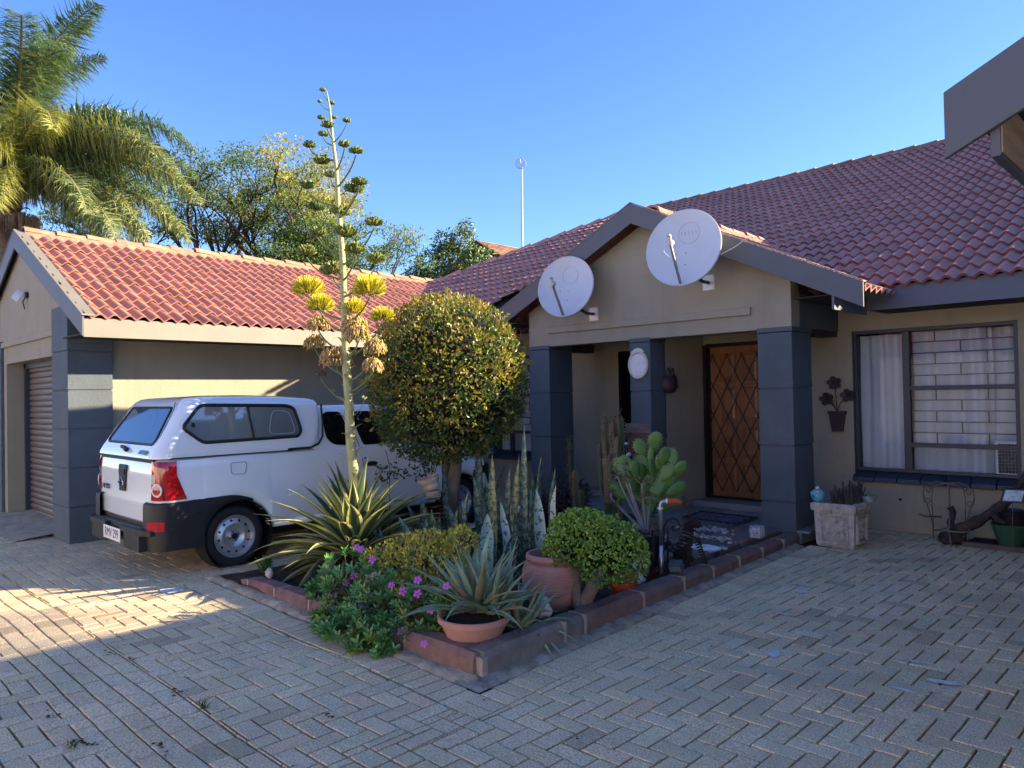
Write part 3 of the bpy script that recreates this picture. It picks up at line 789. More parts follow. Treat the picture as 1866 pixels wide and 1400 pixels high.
# ================================================================== CARPORT WING (upper right)
Cp=thing('carport','grey carport roof edge projecting at the right above the driveway','carport',(1,4,0))
CY=3.0; tx,tz=-.74,2.66
rk=MB(); xr_=3.4
zt=lambda x:tz+.48*(x-tx)
rk.prism([(tx,CY,tz),(xr_,CY,zt(xr_)),(xr_,CY,zt(xr_)-.24),(tx,CY,tz-.24)],(0,.025,0))
rk.prism([(xr_,CY,zt(xr_)),(xr_+4.1,CY,tz),(xr_+4.1,CY,tz-.24),(xr_,CY,zt(xr_)-.24)],(0,.025,0))
obj('barge_board',rk,M['fascia'],Cp,bevel=.003)
fb=MB(); fb.box(-.605,-.575,CY+.03,8.1,2.40,2.62); ff=obj('fascia_board',fb,M['fascia'],Cp)
fb=MB(); fb.box(-.574,-.569,CY+.035,8.0,2.41,2.61)
wdr=mat('raw_pine_board',(.36,.24,.14),.7,.25,4,.002,40,stretch=(6,.6,6))
obj('fascia_backing',fb,wdr,Cp)
rf=MB(); rf.quad((tx+.02,CY+.02,tz-.02),(tx+.02,8.3,tz-.02),(xr_,10,zt(xr_)-.02),(xr_,CY+.02,zt(xr_)-.02)); rf.quad((xr_,CY+.02,zt(xr_)-.02),(xr_,10,zt(xr_)-.02),(xr_+4.1,10,tz),(xr_+4.1,CY+.02,tz))
obj('roof_sheet',rf,M['soffit'],Cp,solid=.03)
wg=MB(); wg.box(.3,.5,3.3,8.85,0,2.9); wg.box(.5,7,3.3,3.5,0,2.9); obj('side_wall',wg,M['wall'],Cp)
wg=MB(); wg.tube([(-.45,CY+.35,2.66),(3,CY+.35,4.3)],.05,4); wg.tube([(-.45,CY+1.5,2.66),(3,CY+1.5,4.3)],.05,4); obj('rafter',wg,wdr,Cp)
# ================================================================== PICKUP
T=thing('pickup_truck','white pickup with a white canopy parked beside the garage wall','pickup',(-7.70,3.20,0))
P_=mat('white_car_paint',(.79,.83,.86),.22,.01,2,coat=1.0,spec=.5)
BP=mat('black_bumper_plastic',(.009,.0095,.011),.55,.1,30,.0012,300)
RUB=mat('black_rubber',(.008,.008,.009),.6,.1,30)
TYR=mat('tyre_rubber',(.012,.012,.013),.8,.2,25,.002,60)
RIM=mat('silver_steel_wheel',(.48,.50,.53),.32,.05,10,metal=.65)
CHR=mat('chrome',(.75,.76,.78),.08,0,metal=1)
DG=mat('dark_car_glass',(.006,.007,.009),.03,0,spec=.7)
RED_=mat('red_lamp_lens',(.42,.004,.012),.12,.25,14,coat=1,stretch=(1,1,2))
RED2=mat('deep_red_lens',(.16,.002,.006),.1,.1,10,coat=1)
CLR=mat('clear_lamp_lens',(.55,.5,.48),.15,.25,30,coat=1)
def ease(t): return t*t*(3-2*t)
def plan(hw,y0,y1,rr,rf,n=10):
    """closed loop (right side first) of a plan outline with rounded corners, ccw"""
    P=[]
    for (cx_,cy_,r,a0) in ((hw-rr,y0+rr,rr,-PI/2),(hw-rf,y1-rf,rf,0),(-hw+rf,y1-rf,rf,PI/2),(-hw+rr,y0+rr,rr,PI)):
        for i in range(n+1):
            a=a0+PI/2*i/n; P.append((cx_+r*math.cos(a),cy_+r*math.sin(a)))
    return P
def densify(P,st=.05):
    out=[]
    for i in range(len(P)):
        a=V(P[i]);b=V(P[(i+1)%len(P)]); k=max(1,int((b-a).length/st))
        for j in range(k): out.append(tuple(a+(b-a)*j/k))
    return out
def loft(mb,loops,m=0,cap_top=False,cap_bot=False,close=True):
    n=len(loops[0]); b=len(mb.v)
    for l in loops: mb.v+=l
    for i in range(len(loops)-1):
        for j in range(n if close else n-1):
            a=b+i*n+j; c=b+i*n+(j+1)%n; mb.face((a,c,c+n,a+n),m)
    if cap_bot: mb.face([b+j for j in range(n)][::-1],m)
    if cap_top:
        mb.face([b+(len(loops)-1)*n+j for j in range(n)],m)
def resamp(P,n):
    P=[V(p) for p in P]; L_=[0]
    for i in range(len(P)): L_.append(L_[-1]+(P[(i+1)%len(P)]-P[i]).length)
    out=[];k=0
    for i in range(n):
        s=L_[-1]*i/n
        while L_[k+1]<s: k+=1
        t=(s-L_[k])/max(1e-9,L_[k+1]-L_[k]); out.append(tuple(P[k].lerp(P[(k+1)%len(P)],t)))
    return out
def boolean_cut(o,cut):
    md=o.modifiers.new('c','BOOLEAN'); md.operation='DIFFERENCE'; md.object=cut; md.solver='EXACT'
    bpy.context.view_layer.update(); dg_=bpy.context.evaluated_depsgraph_get()
    me=bpy.data.meshes.new_from_object(o.evaluated_get(dg_)); o.modifiers.clear(); o.data=me
def kill(o):
    me=o.data; bpy.data.objects.remove(o); bpy.data.meshes.remove(me)
WB=2.86; WZ=.30
def archcut(r,wid=.30):
    mb=MB()
    for (y) in (0.02,WB):
        for s in (-1,1):
            pts=[(s*(.92),y+r*math.cos(2*PI*i/40),WZ+r*math.sin(2*PI*i/40)) for i in range(40)]
            if s<0: pts=pts[::-1]
            mb.prism(pts,(-s*wid,0,0))
    c=obj('cutter',mb,RUB,T,local=True); bpy.context.view_layer.update(); return c
bpy.context.view_layer.update()
SIDEY=[]
def _st():
    ra=.338; ys=[-.45,-.38]
    for c in (.02,WB):
        for i in range(25): ys.append(c-ra*math.cos(PI*i/24))
        ys+= [c-ra-.004,c+ra+.004]
    ys+=[ .42+.12*i for i in range(18)]
    return sorted(set(round(y,4) for y in ys if -.5<y<3.0 or y<3.21))
SIDEY=[y for y in _st() if y<2.9 or y<WB+.345]
def zl(y,base=.345):
    for c in (.02,WB):
        d=abs(y-c)
        if d<.3381: return max(base,WZ+math.sqrt(max(0,.3381**2-d*d)))
    return base
def bodyloop2(t,hw,y0,y1,rr):
    """right side half loop from the rear centre to the front centre"""
    P=[]
    for i in range(5): P.append(((hw-rr)*i/4,y0))
    for i in range(1,9):
        a=-PI/2+PI/2*i/8; P.append((hw-rr+rr*math.cos(a),y0+rr+rr*math.sin(a)))
    for y in SIDEY: P.append((hw,y))
    yl=SIDEY[-1]
    for i in range(1,17):
        a=PI/2*i/16; P.append((hw*abs(math.cos(a))**.62,yl+(y1-yl)*abs(math.sin(a))**.8))
    out=[]
    for (x,y) in P:
        z0=zl(y) if x>.6 else .345
        zz=z0+t*(belt(y)-z0); zr=.345+t*(belt(y)-.345)
        d=min(math.hypot(y-.02,zz-WZ),math.hypot(y-WB,zz-WZ)); bl=0
        if x>.7 and d<.56: bl=.022*ease(max(0,min(1,(.56-d)/.14)))
        out.append((x+bl,y,zz))
    return out
def belt(y):
    if y<2.0: return 1.075
    t=min(1,(y-2.0)/1.45); return 1.065-.23*t**1.7
levels=[(0,.78,-.71,3.30,.12),(.02,.80,-.73,3.34,.12),(.08,.82,-.75,3.38,.13),(.2,.832,-.775,3.42,.13),(.3,.838,-.78,3.44,.13),(.40,.84,-.785,3.44,.13),(.6,.842,-.785,3.43,.13),(.62,.839,-.785,3.43,.13),(.8,.836,-.782,3.38,.13),(.92,.826,-.778,3.30,.13),(.975,.81,-.77,3.24,.13),(1.0,.775,-.75,3.16,.12)]
mb=MB()
for sgn in (1,-1):
    LL=[[(x*sgn,y,z) for (x,y,z) in bodyloop2(*l)] for l in levels]
    last=LL[-1]
    for k in (.8,.5,.2,0): LL.append([(p[0]*k,p[1],p[2]+.05*(1-k*k)) for p in last])
    loft(mb,LL,close=False)
    inner=[(x-sgn*.06 if abs(x)>.5 else x,y,z+.0) for (x,y,z) in LL[0]]
    loft(mb,[inner,LL[0]],close=False)
body=obj('body',mb,P_,T,local=True)
bm=bmesh.new(); bm.from_mesh(body.data); bmesh.ops.remove_doubles(bm,verts=bm.verts,dist=.0005); bmesh.ops.recalc_face_normals(bm,faces=bm.faces); bm.to_mesh(body.data); bm.free()
smooth_by_angle(body.data,32)
# dark cladding: rear corners and bumper
def clad(sgn):
    mb=MB(); hw,y0=.862,-.845; ra=.342
    pts=[(hw-.012,.16),(hw-.008,.10),(hw-.004,.03),(hw,-.05),(hw,-.12),(hw,-.18),(hw,-.23),(hw,-.27),(hw,-.295),(hw,-.31),(hw,-.318),(hw,-.3215),(hw,-.34),(hw,-.42),(hw,-.55)]
    for i in range(9):
        a=PI/2*i/8; pts.append((hw-.16+.16*math.cos(a),y0+.16-.16*math.sin(a)))
    pts+=[(.60,y0)]
    def zlo(y):
        d=abs(y-.02)
        return WZ+math.sqrt(ra*ra-d*d) if d<ra-.0006 else .255
    def ztop(y):
        if y>-.1: return .700-.06*max(0,(y+.1)/.26)**2
        return .685+.015*min(1,(y+.8)/.5)
    rings=[]
    for (k,off) in ((0,-.03),(.0,-.006),(.2,-.001),(.5,.0),(.85,.0),(.97,-.006),(1,-.03)):
        rings.append([(sgn*(x+off*(1 if y>-.8 else .3)),y-off*(1 if y<-.75 else 0),zlo(y)+k*(max(ztop(y),zlo(y)+.004)-zlo(y))) for (x,y) in pts])
    loft(mb,rings,close=False)
    back=[(sgn*(x-.10),y+(.08 if y<-.7 else 0),max(ztop(y),zlo(y)+.004)) for (x,y) in pts]
    loft(mb,[rings[-1],back],close=False)
    inn=[(sgn*(x-.10),y+(.08 if y<-.7 else 0),zlo(y)) for (x,y) in pts]
    loft(mb,[inn,rings[0]],close=False)
    return obj('bumper_corner',mb,BP,T,local=True,auto=40)
bc=[clad(1),clad(-1)]
# wheel wells
mb=MB()
for y in (.02,WB):
    for s in (-1,1):
        M_=Matrix.Translation((s*.72,y,WZ))@Matrix.Rotation(PI/2,4,'Y'); mb.lathe([(.338,-.13),(.338,.13)],n=36,M=M_)
        M_=Matrix.Translation((s*.60,y,WZ)); n=len(mb.v)
        mb.v+=[(s*.595,y+.338*math.cos(2*PI*i/36),WZ+.338*math.sin(2*PI*i/36)) for i in range(36)]; mb.face(range(n,n+36))
obj('wheel_well',mb,RUB,T,local=True)
ub=MB(); ub.box(-.6,.6,-.7,3.2,.22,.36); ub.tube([(-.7,0,.28),(.7,0,.28)],.035,8); ub.tube([(.35,-.6,.25),(.35,-.95+.1,.25)],.025,8); ub.box(-.75,.75,.5,2.4,.29,.36)
obj('underbody',ub,RUB,T,local=True)
# rear bumper bar with steps
rb=MB()
def rbox(mb,x0,x1,y0,y1,z0,z1): mb.box(x0,x1,y0,y1,z0,z1)
rbox(rb,-.62,.62,-.90,-.76,.335,.455); 
for s in (-1,1):
    pts=[(s*.20,-.99,.40),(s*.62,-1.0,.40),(s*.73,-.95,.40),(s*.80,-.86,.40),(s*.80,-.78,.40),(s*.2,-.78,.40)]
    rb.prism(pts,(0,0,.048))
    rb.box(min(s*.26,s*.66),max(s*.26,s*.66),-.955,-.80,.25,.40)
    for k in range(6): rb.box(min(s*.26,s*.62),max(s*.26,s*.62),-.965+.028*k,-.955+.028*k,.447,.453)
obj('rear_bumper',rb,BP,T,local=True,bevel=.012)
rr_=MB(); rr_.box(-.03,.03,-.965,-.94,.30,.36); obj('tow_eye',rr_,BP,T,local=True)
# number plate
npl=MB(); npl.box(-.235,.235,-1.0,-.99,.29,.415); plate=obj('number_plate',npl,mat('white_plate',(.8,.8,.82),.4,.02),T,local=True,bevel=.004)
def text(name,body_,size,Mx,m,parent,ext=.001,sx=1.,align='CENTER'):
    c=bpy.data.curves.new(name,'FONT'); c.body=body_; c.size=size; c.extrude=ext; c.align_x=align; c.align_y='CENTER'
    o=bpy.data.objects.new(name+'_tmp',c); COL.objects.link(o); bpy.context.view_layer.update()
    me=bpy.data.meshes.new_from_object(o.evaluated_get(bpy.context.evaluated_depsgraph_get())); bpy.data.objects.remove(o); bpy.data.curves.remove(c)
    me.transform(Mx@Matrix.Diagonal((sx,1,1,1))); me.materials.clear(); me.materials.append(m)
    o=bpy.data.objects.new(name,me); COL.objects.link(o); o.parent=parent; WM[o.name]=WM[parent.name]; return o
BLK=mat('black_print',(.01,.01,.012),.5,0)
RX90=Matrix.Rotation(PI/2,4,'X')
text('lettering','RMV 299',.118,Matrix.Translation((0,-1.0015,.352))@RX90,BLK,plate,sx=.86)
# tailgate
tg=MB(); ye=-.79
prof=[(.475,-.775),(.50,-.80),(.62,-.80),(.66,-.805),(.68,-.797),(.90,-.797),(1.03,-.785),(1.052,-.77)]
n=20
for (z,y) in prof:
    hw=.655+.05*max(0,min(1,(z-.47)/.5))
    if z<.5: hw-=.03
    for i in range(n+1):
        x=-hw+2*hw*i/n; tg.v.append((x,y-.006+.012*(x/hw)**2,z))
for i in range(len(prof)-1):
    for j in range(n): q=i*(n+1)+j; tg.face((q,q+1,q+n+2,q+n+1))
# side returns
for i in range(len(prof)-1):
    for j in (0,n):
        q=i*(n+1)+j; a=tg.v[q];b=tg.v[q+n+1]; tg.quad(a,b,(b[0],b[1]+.04,b[2]),(a[0],a[1]+.04,a[2]))
tgate=obj('tailgate',tg,P_,T,local=True,auto=40)
gp=MB(); gp.box(-.72,.72,-.785,-.75,1.04,1.082); gp.box(-.66,.66,-.79,-.75,.455,.48); obj('tailgate_seal',gp,RUB,T,local=True)
hh=MB(); hh.prism([(-.075,-.815,.745),(.075,-.815,.745),(.105,-.806,.985),(.09,-.805,1.0),(-.09,-.805,1.0),(-.105,-.806,.985)],(0,-.012,0)); hnd=obj('tailgate_handle',hh,BP,tgate,local=True,bevel=.006)
hh=MB(); hh.box(-.075,.075,-.829,-.818,.90,.955); obj('handle_recess',hh,RUB,tgate,local=True)
em=MB(); c_=[(.048*math.cos(2*PI*i/28),-.832,.825+.048*math.sin(2*PI*i/28)) for i in range(29)]
em.tube(c_,.0065,6,caps=False); em.box(-.062,.062,-.842,-.832,.815,.835); obj('emblem',em,CHR,tgate,local=True,smooth=False)
text('lettering','NP200',.075,Matrix.Translation((-.50,-.811,.755))@RX90,mat('dark_chrome_letters',(.10,.10,.11),.25,0,metal=.8),tgate,ext=.002)
# tail lamps wrap the rear corner
def lamp(sgn):
    o1=MB(); hw,y0=.846,-.797
    cor=[]
    for i in range(9):
        a=PI/2*i/8; cor.append((hw-.13+.13*math.cos(a),y0+.13-.13*math.sin(a)))
    rows=12; cols=20
    def pt(s,z):
        # s: 0 = on the rear face at tailgate edge .. 1 = side front edge
        tt=(1.055-z)/.36
        fr=-.60+.11*max(0,tt-.35)/.65+.0*(tt)
        seg=[(.655+.05*max(0,min(1,(z-.47)/.5))+.008,y0)]+cor[::-1]+[(hw,fr)]
        L_=[0]
        for i in range(len(seg)-1): L_.append(L_[-1]+math.hypot(seg[i+1][0]-seg[i][0],seg[i+1][1]-seg[i][1]))
        d=s*L_[-1]
        for i in range(len(seg)-1):
            if d<=L_[i+1]+1e-9:
                t=(d-L_[i])/(L_[i+1]-L_[i]); x=seg[i][0]*(1-t)+seg[i+1][0]*t; y=seg[i][1]*(1-t)+seg[i+1][1]*t
                sh=-.02*max(0,(z-.98)/.08)**2
                return (sgn*(x+sh),y-sh*.5,z)
    for r in range(rows+1):
        for c in range(cols+1): o1.v.append(pt(c/cols,.705+.35*r/rows))
    for r in range(rows):
        for c in range(cols):
            q=r*(cols+1)+c; mm=0
            if c<4 and 5<=r<8: mm=1
            if c>=8 and c<9: mm=2
            if c<8 and r>=8 and c>5: mm=2
            o1.face((q,q+1,q+cols+2,q+cols+1),mm)
    L_=obj('tail_light',o1,[RED_,CLR,RED2],T,local=True,smooth=True)
    # round reversing lamp
    o2=MB(); ctr=V(pt(.26,.80)); tn=(V(pt(.34,.80))-V(pt(.18,.80))).normalized(); nn=tn.cross(V((0,0,1)))*sgn
    ctr+=nn*.004
    M_=Matrix((( tn.x,0,nn.x,ctr.x),(tn.y,0,nn.y,ctr.y),(0,1,nn.z,ctr.z),(0,0,0,1)))
    o2.lathe([(0,.006),(.03,.006),(.045,.004)],n=24,m=1,M=M_); o2.lathe([(.045,.004),(.056,.006),(.062,-.004)],n=24,m=0,M=M_)
    obj('lamp_lens',o2,[mat('silver_ring_%d'%(sgn+1),(.7,.68,.66),.2,.1),mat('lamp_glass_%d'%(sgn+1),(.35,.06,.07),.1,.5,60,coat=1)],L_,local=True,smooth=True)
    o3=MB(); o3.box(min(sgn*.76,sgn*.835),max(sgn*.76,sgn*.835),-.852,-.84,.44,.53); 
    return L_
lamp(1);lamp(-1)
rf=MB(); pts=[(.873,-.68,.53),(.873,-.60,.545),(.873,-.62,.43),(.87,-.66,.42)]
pts2=[]
for a in (0.2,.45,.7,.95):
    th=PI/2*a; pts2.append((.862-.16+.168*math.cos(th),-.845+.16-.168*math.sin(th)))
n=len(rf.v)
for (x,y) in pts2: rf.v+=[(x,y,.44),(x,y,.525)]
for i in range(3): rf.face((n+2*i,n+2*i+2,n+2*i+3,n+2*i+1))
obj('reflector',rf,RED_,T,local=True,solid=.01)
# groove in the bumper corner
gv=MB(); gv.tube([(.865,-.30,.585),(.868,-.5,.535),(.862,-.66,.455),(.80,-.80,.405)],.006,6); obj('bumper_trim',gv,RUB,T,local=True)
# ---- canopy
CL=[(1.078,.812,-.805,.80,.12,.04),(1.10,.815,-.80,.86,.12,.04),(1.16,.806,-.765,.93,.12,.04),(1.3,.783,-.66,.955,.12,.04),(1.45,.757,-.55,.96,.12,.04),(1.55,.737,-.47,.96,.13,.04),(1.59,.718,-.435,.955,.14,.04),(1.615,.68,-.40,.945,.15,.04),(1.632,.60,-.33,.93,.15,.04),(1.645,.45,-.22,.90,.15,.04),(1.652,.2,-.05,.85,.1,.04)]
mb=MB(); loops=[[(x,y,z-(.055*max(0,y-.2)**1.5 if z>1.5 else 0)) for (x,y) in resamp(plan(hw,y0,y1,rr,rf),200)] for (z,hw,y0,y1,rr,rf) in CL]
loft(mb,loops,cap_top=True)
# small roof spoiler lip at the rear
can=obj('canopy',mb,P_,T,local=True,auto=35)
def cx_side(z): return .815-(z-1.10)*.166
sl2=MB(); sl2.tube([(cx_side(1.53)+.012,.972,1.535),(cx_side(1.35)+.012,.972,1.35),(cx_side(1.2)+.012,.955,1.20),(cx_side(1.13)+.014,.90,1.125),(cx_side(1.09)+.014,.80,1.092),(cx_side(1.09)+.014,.55,1.09)],.011,6)
sl2.tube([(-.825,.8,1.075),(-.825,-.7,1.075)],.006,5); sl2.tube([(.829,.6,1.076),(.829,-.66,1.079)],.005,5)
obj('canopy_seal',sl2,RUB,T,local=True)
# canopy side windows
def side_window(sgn,outl,nm,par,m,rim=.014,cxf=cx_side,dx=.004,rimname='window_frame'):
    pts=[(sgn*(cxf(z)+dx),y,z) for (y,z) in outl]
    g=MB(); g.poly(pts if sgn>0 else pts[::-1]); w_=obj(nm,g,m,par,local=True)
    if rim:
        r_=MB(); r_.tube(pts+[pts[0],pts[1]],rim,6,caps=False); obj(rimname,r_,RUB,par,local=True)
    return w_
def roundpoly(P,r,k=4):
    out=[];n=len(P)
    for i in range(n):
        a=V(P[i-1]);b=V(P[i]);c=V(P[(i+1)%n]); u=(a-b).normalized();v=(c-b).normalized()
        rr=min(r,(a-b).length*.45,(c-b).length*.45); p=b+u*rr;q=b+v*rr
        for j in range(k+1):
            t=j/k; out.append(tuple(p*(1-t)**2+b*2*t*(1-t)+q*t**2))
    return out
CG=mat('canopy_glass',(.17,.20,.21),.04,.25,.9,spec=.9,coat=1)
WO=roundpoly([(-.51,1.35),(-.30,1.205),(.68,1.215),(.72,1.27),(.66,1.50),(.58,1.53),(-.30,1.555)],.05)
for s in (1,-1):
    w_=side_window(s,WO,'side_window',can,CG,.017)
    d_=MB(); pts=[(s*(cx_side(z)+.008),y,z) for (y,z) in ((.16,1.54),(.20,1.21))]; d_.tube(pts,.012,6); obj('window_divider',d_,RUB,can,local=True)
    # pale inner frames of the glass seen through
    iw=MB(); oo=roundpoly([(.36,1.25),(.66,1.25),(.60,1.47),(.42,1.49)],.06); iw.tube([(s*(cx_side(z)+.0055),y,z) for (y,z) in oo+[oo[0]]],.004,4); obj('inner_frame',iw,mat('pale_inner_%d'%s,(.35,.38,.42),.4,0),can,local=True)
    cl=MB(); cl.tube([(s*(cx_side(1.4)+.006),-.385,1.385),(s*(cx_side(1.36)+.010),-.40,1.355)],.018,8); obj('window_latch',cl,RUB,can,local=True)
# rear hatch window (sloping plane)
def yr_(z): return -.80+(z-1.10)*(.33/.45)
H_=[(-.60,1.20),(.60,1.20),(.62,1.24),(.52,1.535),(-.52,1.535),(-.62,1.24)]
g=MB(); pts=[(x,yr_(z)-.012,z) for (x,z) in roundpoly(H_,.04)]; g.poly(pts)
rw=obj('hatch_window',g,mat('hatch_glass',(.025,.07,.19),.05,.2,.8,spec=.5),can,local=True)
r_=MB(); r_.tube(pts+[pts[0],pts[1]],.013,6,caps=False); obj('window_frame',r_,RUB,can,local=True)
hl=MB(); hl.tube([(-.09,yr_(1.16)-.03,1.165),(.0,yr_(1.16)-.035,1.16)],.018,8); hl.tube([(.0,yr_(1.15)-.03,1.158),(.09,yr_(1.14)-.035,1.14)],.022,8); obj('hatch_handle',hl,RUB,can,local=True)
hb=MB(); hb.prism([(.42,yr_(1.10)-.018,1.115),(.60,yr_(1.10)-.012,1.115),(.60,yr_(1.14)-.012,1.15),(.42,yr_(1.14)-.018,1.15)],(0,-.005,0)); obj('maker_badge',hb,mat('grey_badge',(.12,.16,.2),.4,.1),can,local=True,bevel=.004)
text('lettering','CANOPY',.022,Matrix.Translation((.51,yr_(1.12)-.022,1.131))@Matrix.Rotation(PI/2-.5,4,'X'),mat('badge_letters',(.7,.72,.75),.4,0),can) if False else None
ln=MB()
for s in (1,-1): ln.tube([(s*.67,yr_(1.1)-.004,1.09),(s*.66,yr_(1.2)-.004,1.2),(s*.60,yr_(1.5)-.004,1.52),(s*.52,yr_(1.56),1.585)],.0035,4)
obj('hatch_gap',ln,RUB,can,local=True)
# ---- cab
def cxc(z): return .80-(z-1.05)*.235
CC=[(1.05,.80,.85,2.66,.05,.12),(1.10,.79,.86,2.60,.05,.12),(1.25,.753,.88,2.38,.06,.14),(1.40,.718,.9,2.14,.08,.18),(1.46,.70,.9,2.03,.08,.2),(1.495,.67,.92,1.93,.1,.22),(1.515,.60,.94,1.85,.12,.22),(1.528,.45,.98,1.75,.12,.2),(1.532,.2,1.1,1.6,.08,.1)]
mb=MB(); loft(mb,[[(x,y,z) for (x,y) in resamp(plan(hw,y0,y1,rr,rf),160)] for (z,hw,y0,y1,rr,rf) in CC],cap_top=True)
cab=obj('cab',mb,P_,T,local=True,auto=35)
for s in (1,-1):
    side_window(s,roundpoly([(1.02,1.17),(1.10,1.10),(1.36,1.075),(1.235,1.45),(1.06,1.455),(1.0,1.42)],.05),'quarter_window',cab,DG,0,cxc,.005)
    side_window(s,roundpoly([(1.47,1.075),(2.36,1.075),(2.02,1.44),(1.34,1.45)],.03),'door_window',cab,DG,0,cxc,.005)
    dg_=MB(); X=.8435
    dg_.tube([(s*(cxc(1.45)+.006),1.29,1.455),(s*(cxc(1.08)+.006),1.42,1.06),(s*X,1.43,.9),(s*X,1.45,.6),(s*(X-.008),1.5,.42),(s*(X-.01),2.25,.41),(s*X,2.38,.55),(s*X,2.40,.9),(s*(cxc(1.08)+.005),2.42,1.06)],.0035,4)
    obj('door_gap',dg_,RUB,body,local=True)
    hd=MB(); hd.rock(s*.846,1.54,.868,.02,.085,.026,1,8,rough=.02); obj('door_handle',hd,BP,body,local=True,smooth=True)
    lk=MB(); lk.tube([(s*.84,1.46,.935),(s*.848,1.46,.935)],.011,8); obj('door_lock',lk,BP,body,local=True)
    mr_=MB(); mr_.rock(s*.93,2.32,1.10,.09,.06,.07,2,8,rough=.05); mr_.tube([(s*.8,2.3,1.07),(s*.9,2.3,1.08)],.02,6); obj('door_mirror',mr_,BP,body,local=True,smooth=True)
ws=MB(); 
ws.poly([(x,y+.006,z+.006) for (x,y,z) in ((-.66,2.60,1.10),(.66,2.60,1.10),(.56,2.03,1.465),(-.56,2.03,1.465))]); obj('windscreen',ws,DG,cab,local=True)
# side details
sd=MB(); oo=roundpoly([(-.07,.89),(.07,.885),(.085,1.0),(-.075,1.0)],.03); sd.tube([(.8455 if z<.95 else .842,y+.02,z) for (y,z) in oo+[oo[0]]],.0028,4); obj('fuel_flap',sd,mat('panel_gap',(.12,.13,.15),.6,0),body,local=True)
sd=MB(); sd.prism([(.840,.55,.618),(.840,2.3,.645),(.840,2.3,.672),(.840,.55,.64)],(.008,0,0)); obj('side_moulding',sd,P_,body,local=True,bevel=.003)
sd=MB(); sd.tube([(.8465,.5,.66),(.8465,2.35,.69)],.0025,4); obj('crease_line',sd,mat('crease_shade',(.5,.52,.55),.4,0),body,local=True)
sd=MB(); 
for s in (1,-1): sd.tube([(s*.80,.38,.36),(s*.80,2.45,.36)],.035,10)
obj('sill_rail',sd,P_,body,local=True,smooth=True)
# front end
fb=MB()
for (z,hw) in ((.28,.78),(.34,.84),(.55,.853),(.70,.85),(.72,.82)):
    for i in range(21):
        a=PI*i/20; fb.v.append((hw*math.copysign(abs(math.cos(a))**.55,math.cos(a)),3.05+.47*abs(math.sin(a))**.6,z))
for i in range(4):
    for j in range(20): q=i*21+j; fb.face((q,q+1,q+22,q+21))
obj('front_bumper',fb,BP,T,local=True,smooth=True,solid=.02)
hl=MB()
for s in (1,-1):
    hl.rock(s*.66,3.2,.80,.12,.16,.08,3,8,rough=.03)
obj('headlight',hl,CLR,T,local=True,smooth=True)
# ---- wheels
def wheel(x,y,s):
    w_=MB(); M_=Matrix.Translation((x,y,.292))@Matrix.Rotation(s*PI/2,4,'Y')
    w_.lathe([(.185,-.17),(.255,-.172),(.282,-.15),(.290,-.12),(.291,-.03),(.282,-.004),(.262,.008),(.235,.012),(.212,.004),(.196,-.010)],n=56,M=M_)
    # tread grooves
    o=obj('wheel',w_,TYR,T,local=True,auto=50)
    r_=MB(); r_.lathe([(.196,-.03),(.203,-.002),(.198,.004),(.190,.002),(.184,-.018),(.176,-.034),(.172,-.040),(.150,-.034),(.125,-.020),(.108,-.018),(.092,-.028),(.066,-.046),(.050,-.048),(.048,-.03),(.040,-.02),(.0,-.02)],n=56,M=M_)
    h_=r_
    for k in range(12):
        a=2*PI*(k+.3)/12; c0=M_@V((.150*math.cos(a),.150*math.sin(a),-.0335)); nrm=(M_.to_3x3()@V((math.cos(a)*.35,math.sin(a)*.35,.93))).normalized()
        h_.tube([c0-nrm*.002,c0+nrm*.0045],.0125,10,1)
    c0=M_@V((0,0,-.045)); c1=M_@V((0,0,-.012)); h_.tube([c0,c1],.030,16,1)
    for k in range(4):
        a=2*PI*k/4+.4; p=V((.043*math.cos(a),.043*math.sin(a),0)); h_.tube([M_@(p+V((0,0,-.05))),M_@(p+V((0,0,-.018)))],.009,6,1)
    obj('rim',h_,[RIM,RUB],o,local=True,auto=50)
wheel(.800,.0,1);wheel(.800,WB,1);wheel(-.800,.0,-1);wheel(-.800,WB,-1)
# shorten the rear overhang a little
def _kids(o):
    r=[]
    for c in bpy.data.objects:
        if c.parent==o: r.append(c); r+=_kids(c)
    return r
_seen=set()
for o_ in _kids(T):
    if o_.type!='MESH' or o_.data.name in _seen: continue
    _seen.add(o_.data.name)
    for v_ in o_.data.vertices:
        y_=v_.co.y
        if y_<-.85: y_=-.773-(-.85-y_)*.5
        elif y_<-.3: y_=-.3+(y_+.3)*.86
        v_.co.y=y_
# ================================================================== PLANTS
def blade(mb,base,az,el,L_,w,droop,colf,seg=10,strips=4,fold=.25,twist=0,el_end=None,wp=(.55,1,.0),tipw=0.02,m=0):
    """long leaf: az heading, el start elevation (rad), droop = total elevation change; colf(s,t) -> colour"""
    p=V(base); rows=[]; e=el; a=az
    for i in range(seg+1):
        s=i/seg
        e=el-droop*(s**1.5); a=az+twist*s
        d=V((math.cos(a)*math.cos(e),math.sin(a)*math.cos(e),math.sin(e)))
        side=V((-math.sin(a),math.cos(a),0)); up=side.cross(d)*-1
        up=d.cross(side)*-1 if up.z<0 else up
        if s<.4: ww=w*(wp[0]+(wp[1]-wp[0])*ease(s/.4))
        else: ww=w*(wp[1]*(1-ease((s-.4)/.6))**.8+tipw)
        row=[]
        for k in range(strips+1):
            t=k/strips*2-1
            row.append(tuple(p+side*(t*ww/2)+up*(fold*ww*.5*(t*t))))
        rows.append(row)
        p=p+d*(L_/seg)
    n=len(mb.v); st=strips+1
    for r in rows: mb.v+=r
    for i in range(seg):
        for k in range(strips):
            q=n+i*st+k; mb.face((q,q+1,q+st+1,q+st),m,colf(i/seg,k/(strips-1) if strips>1 else .5))
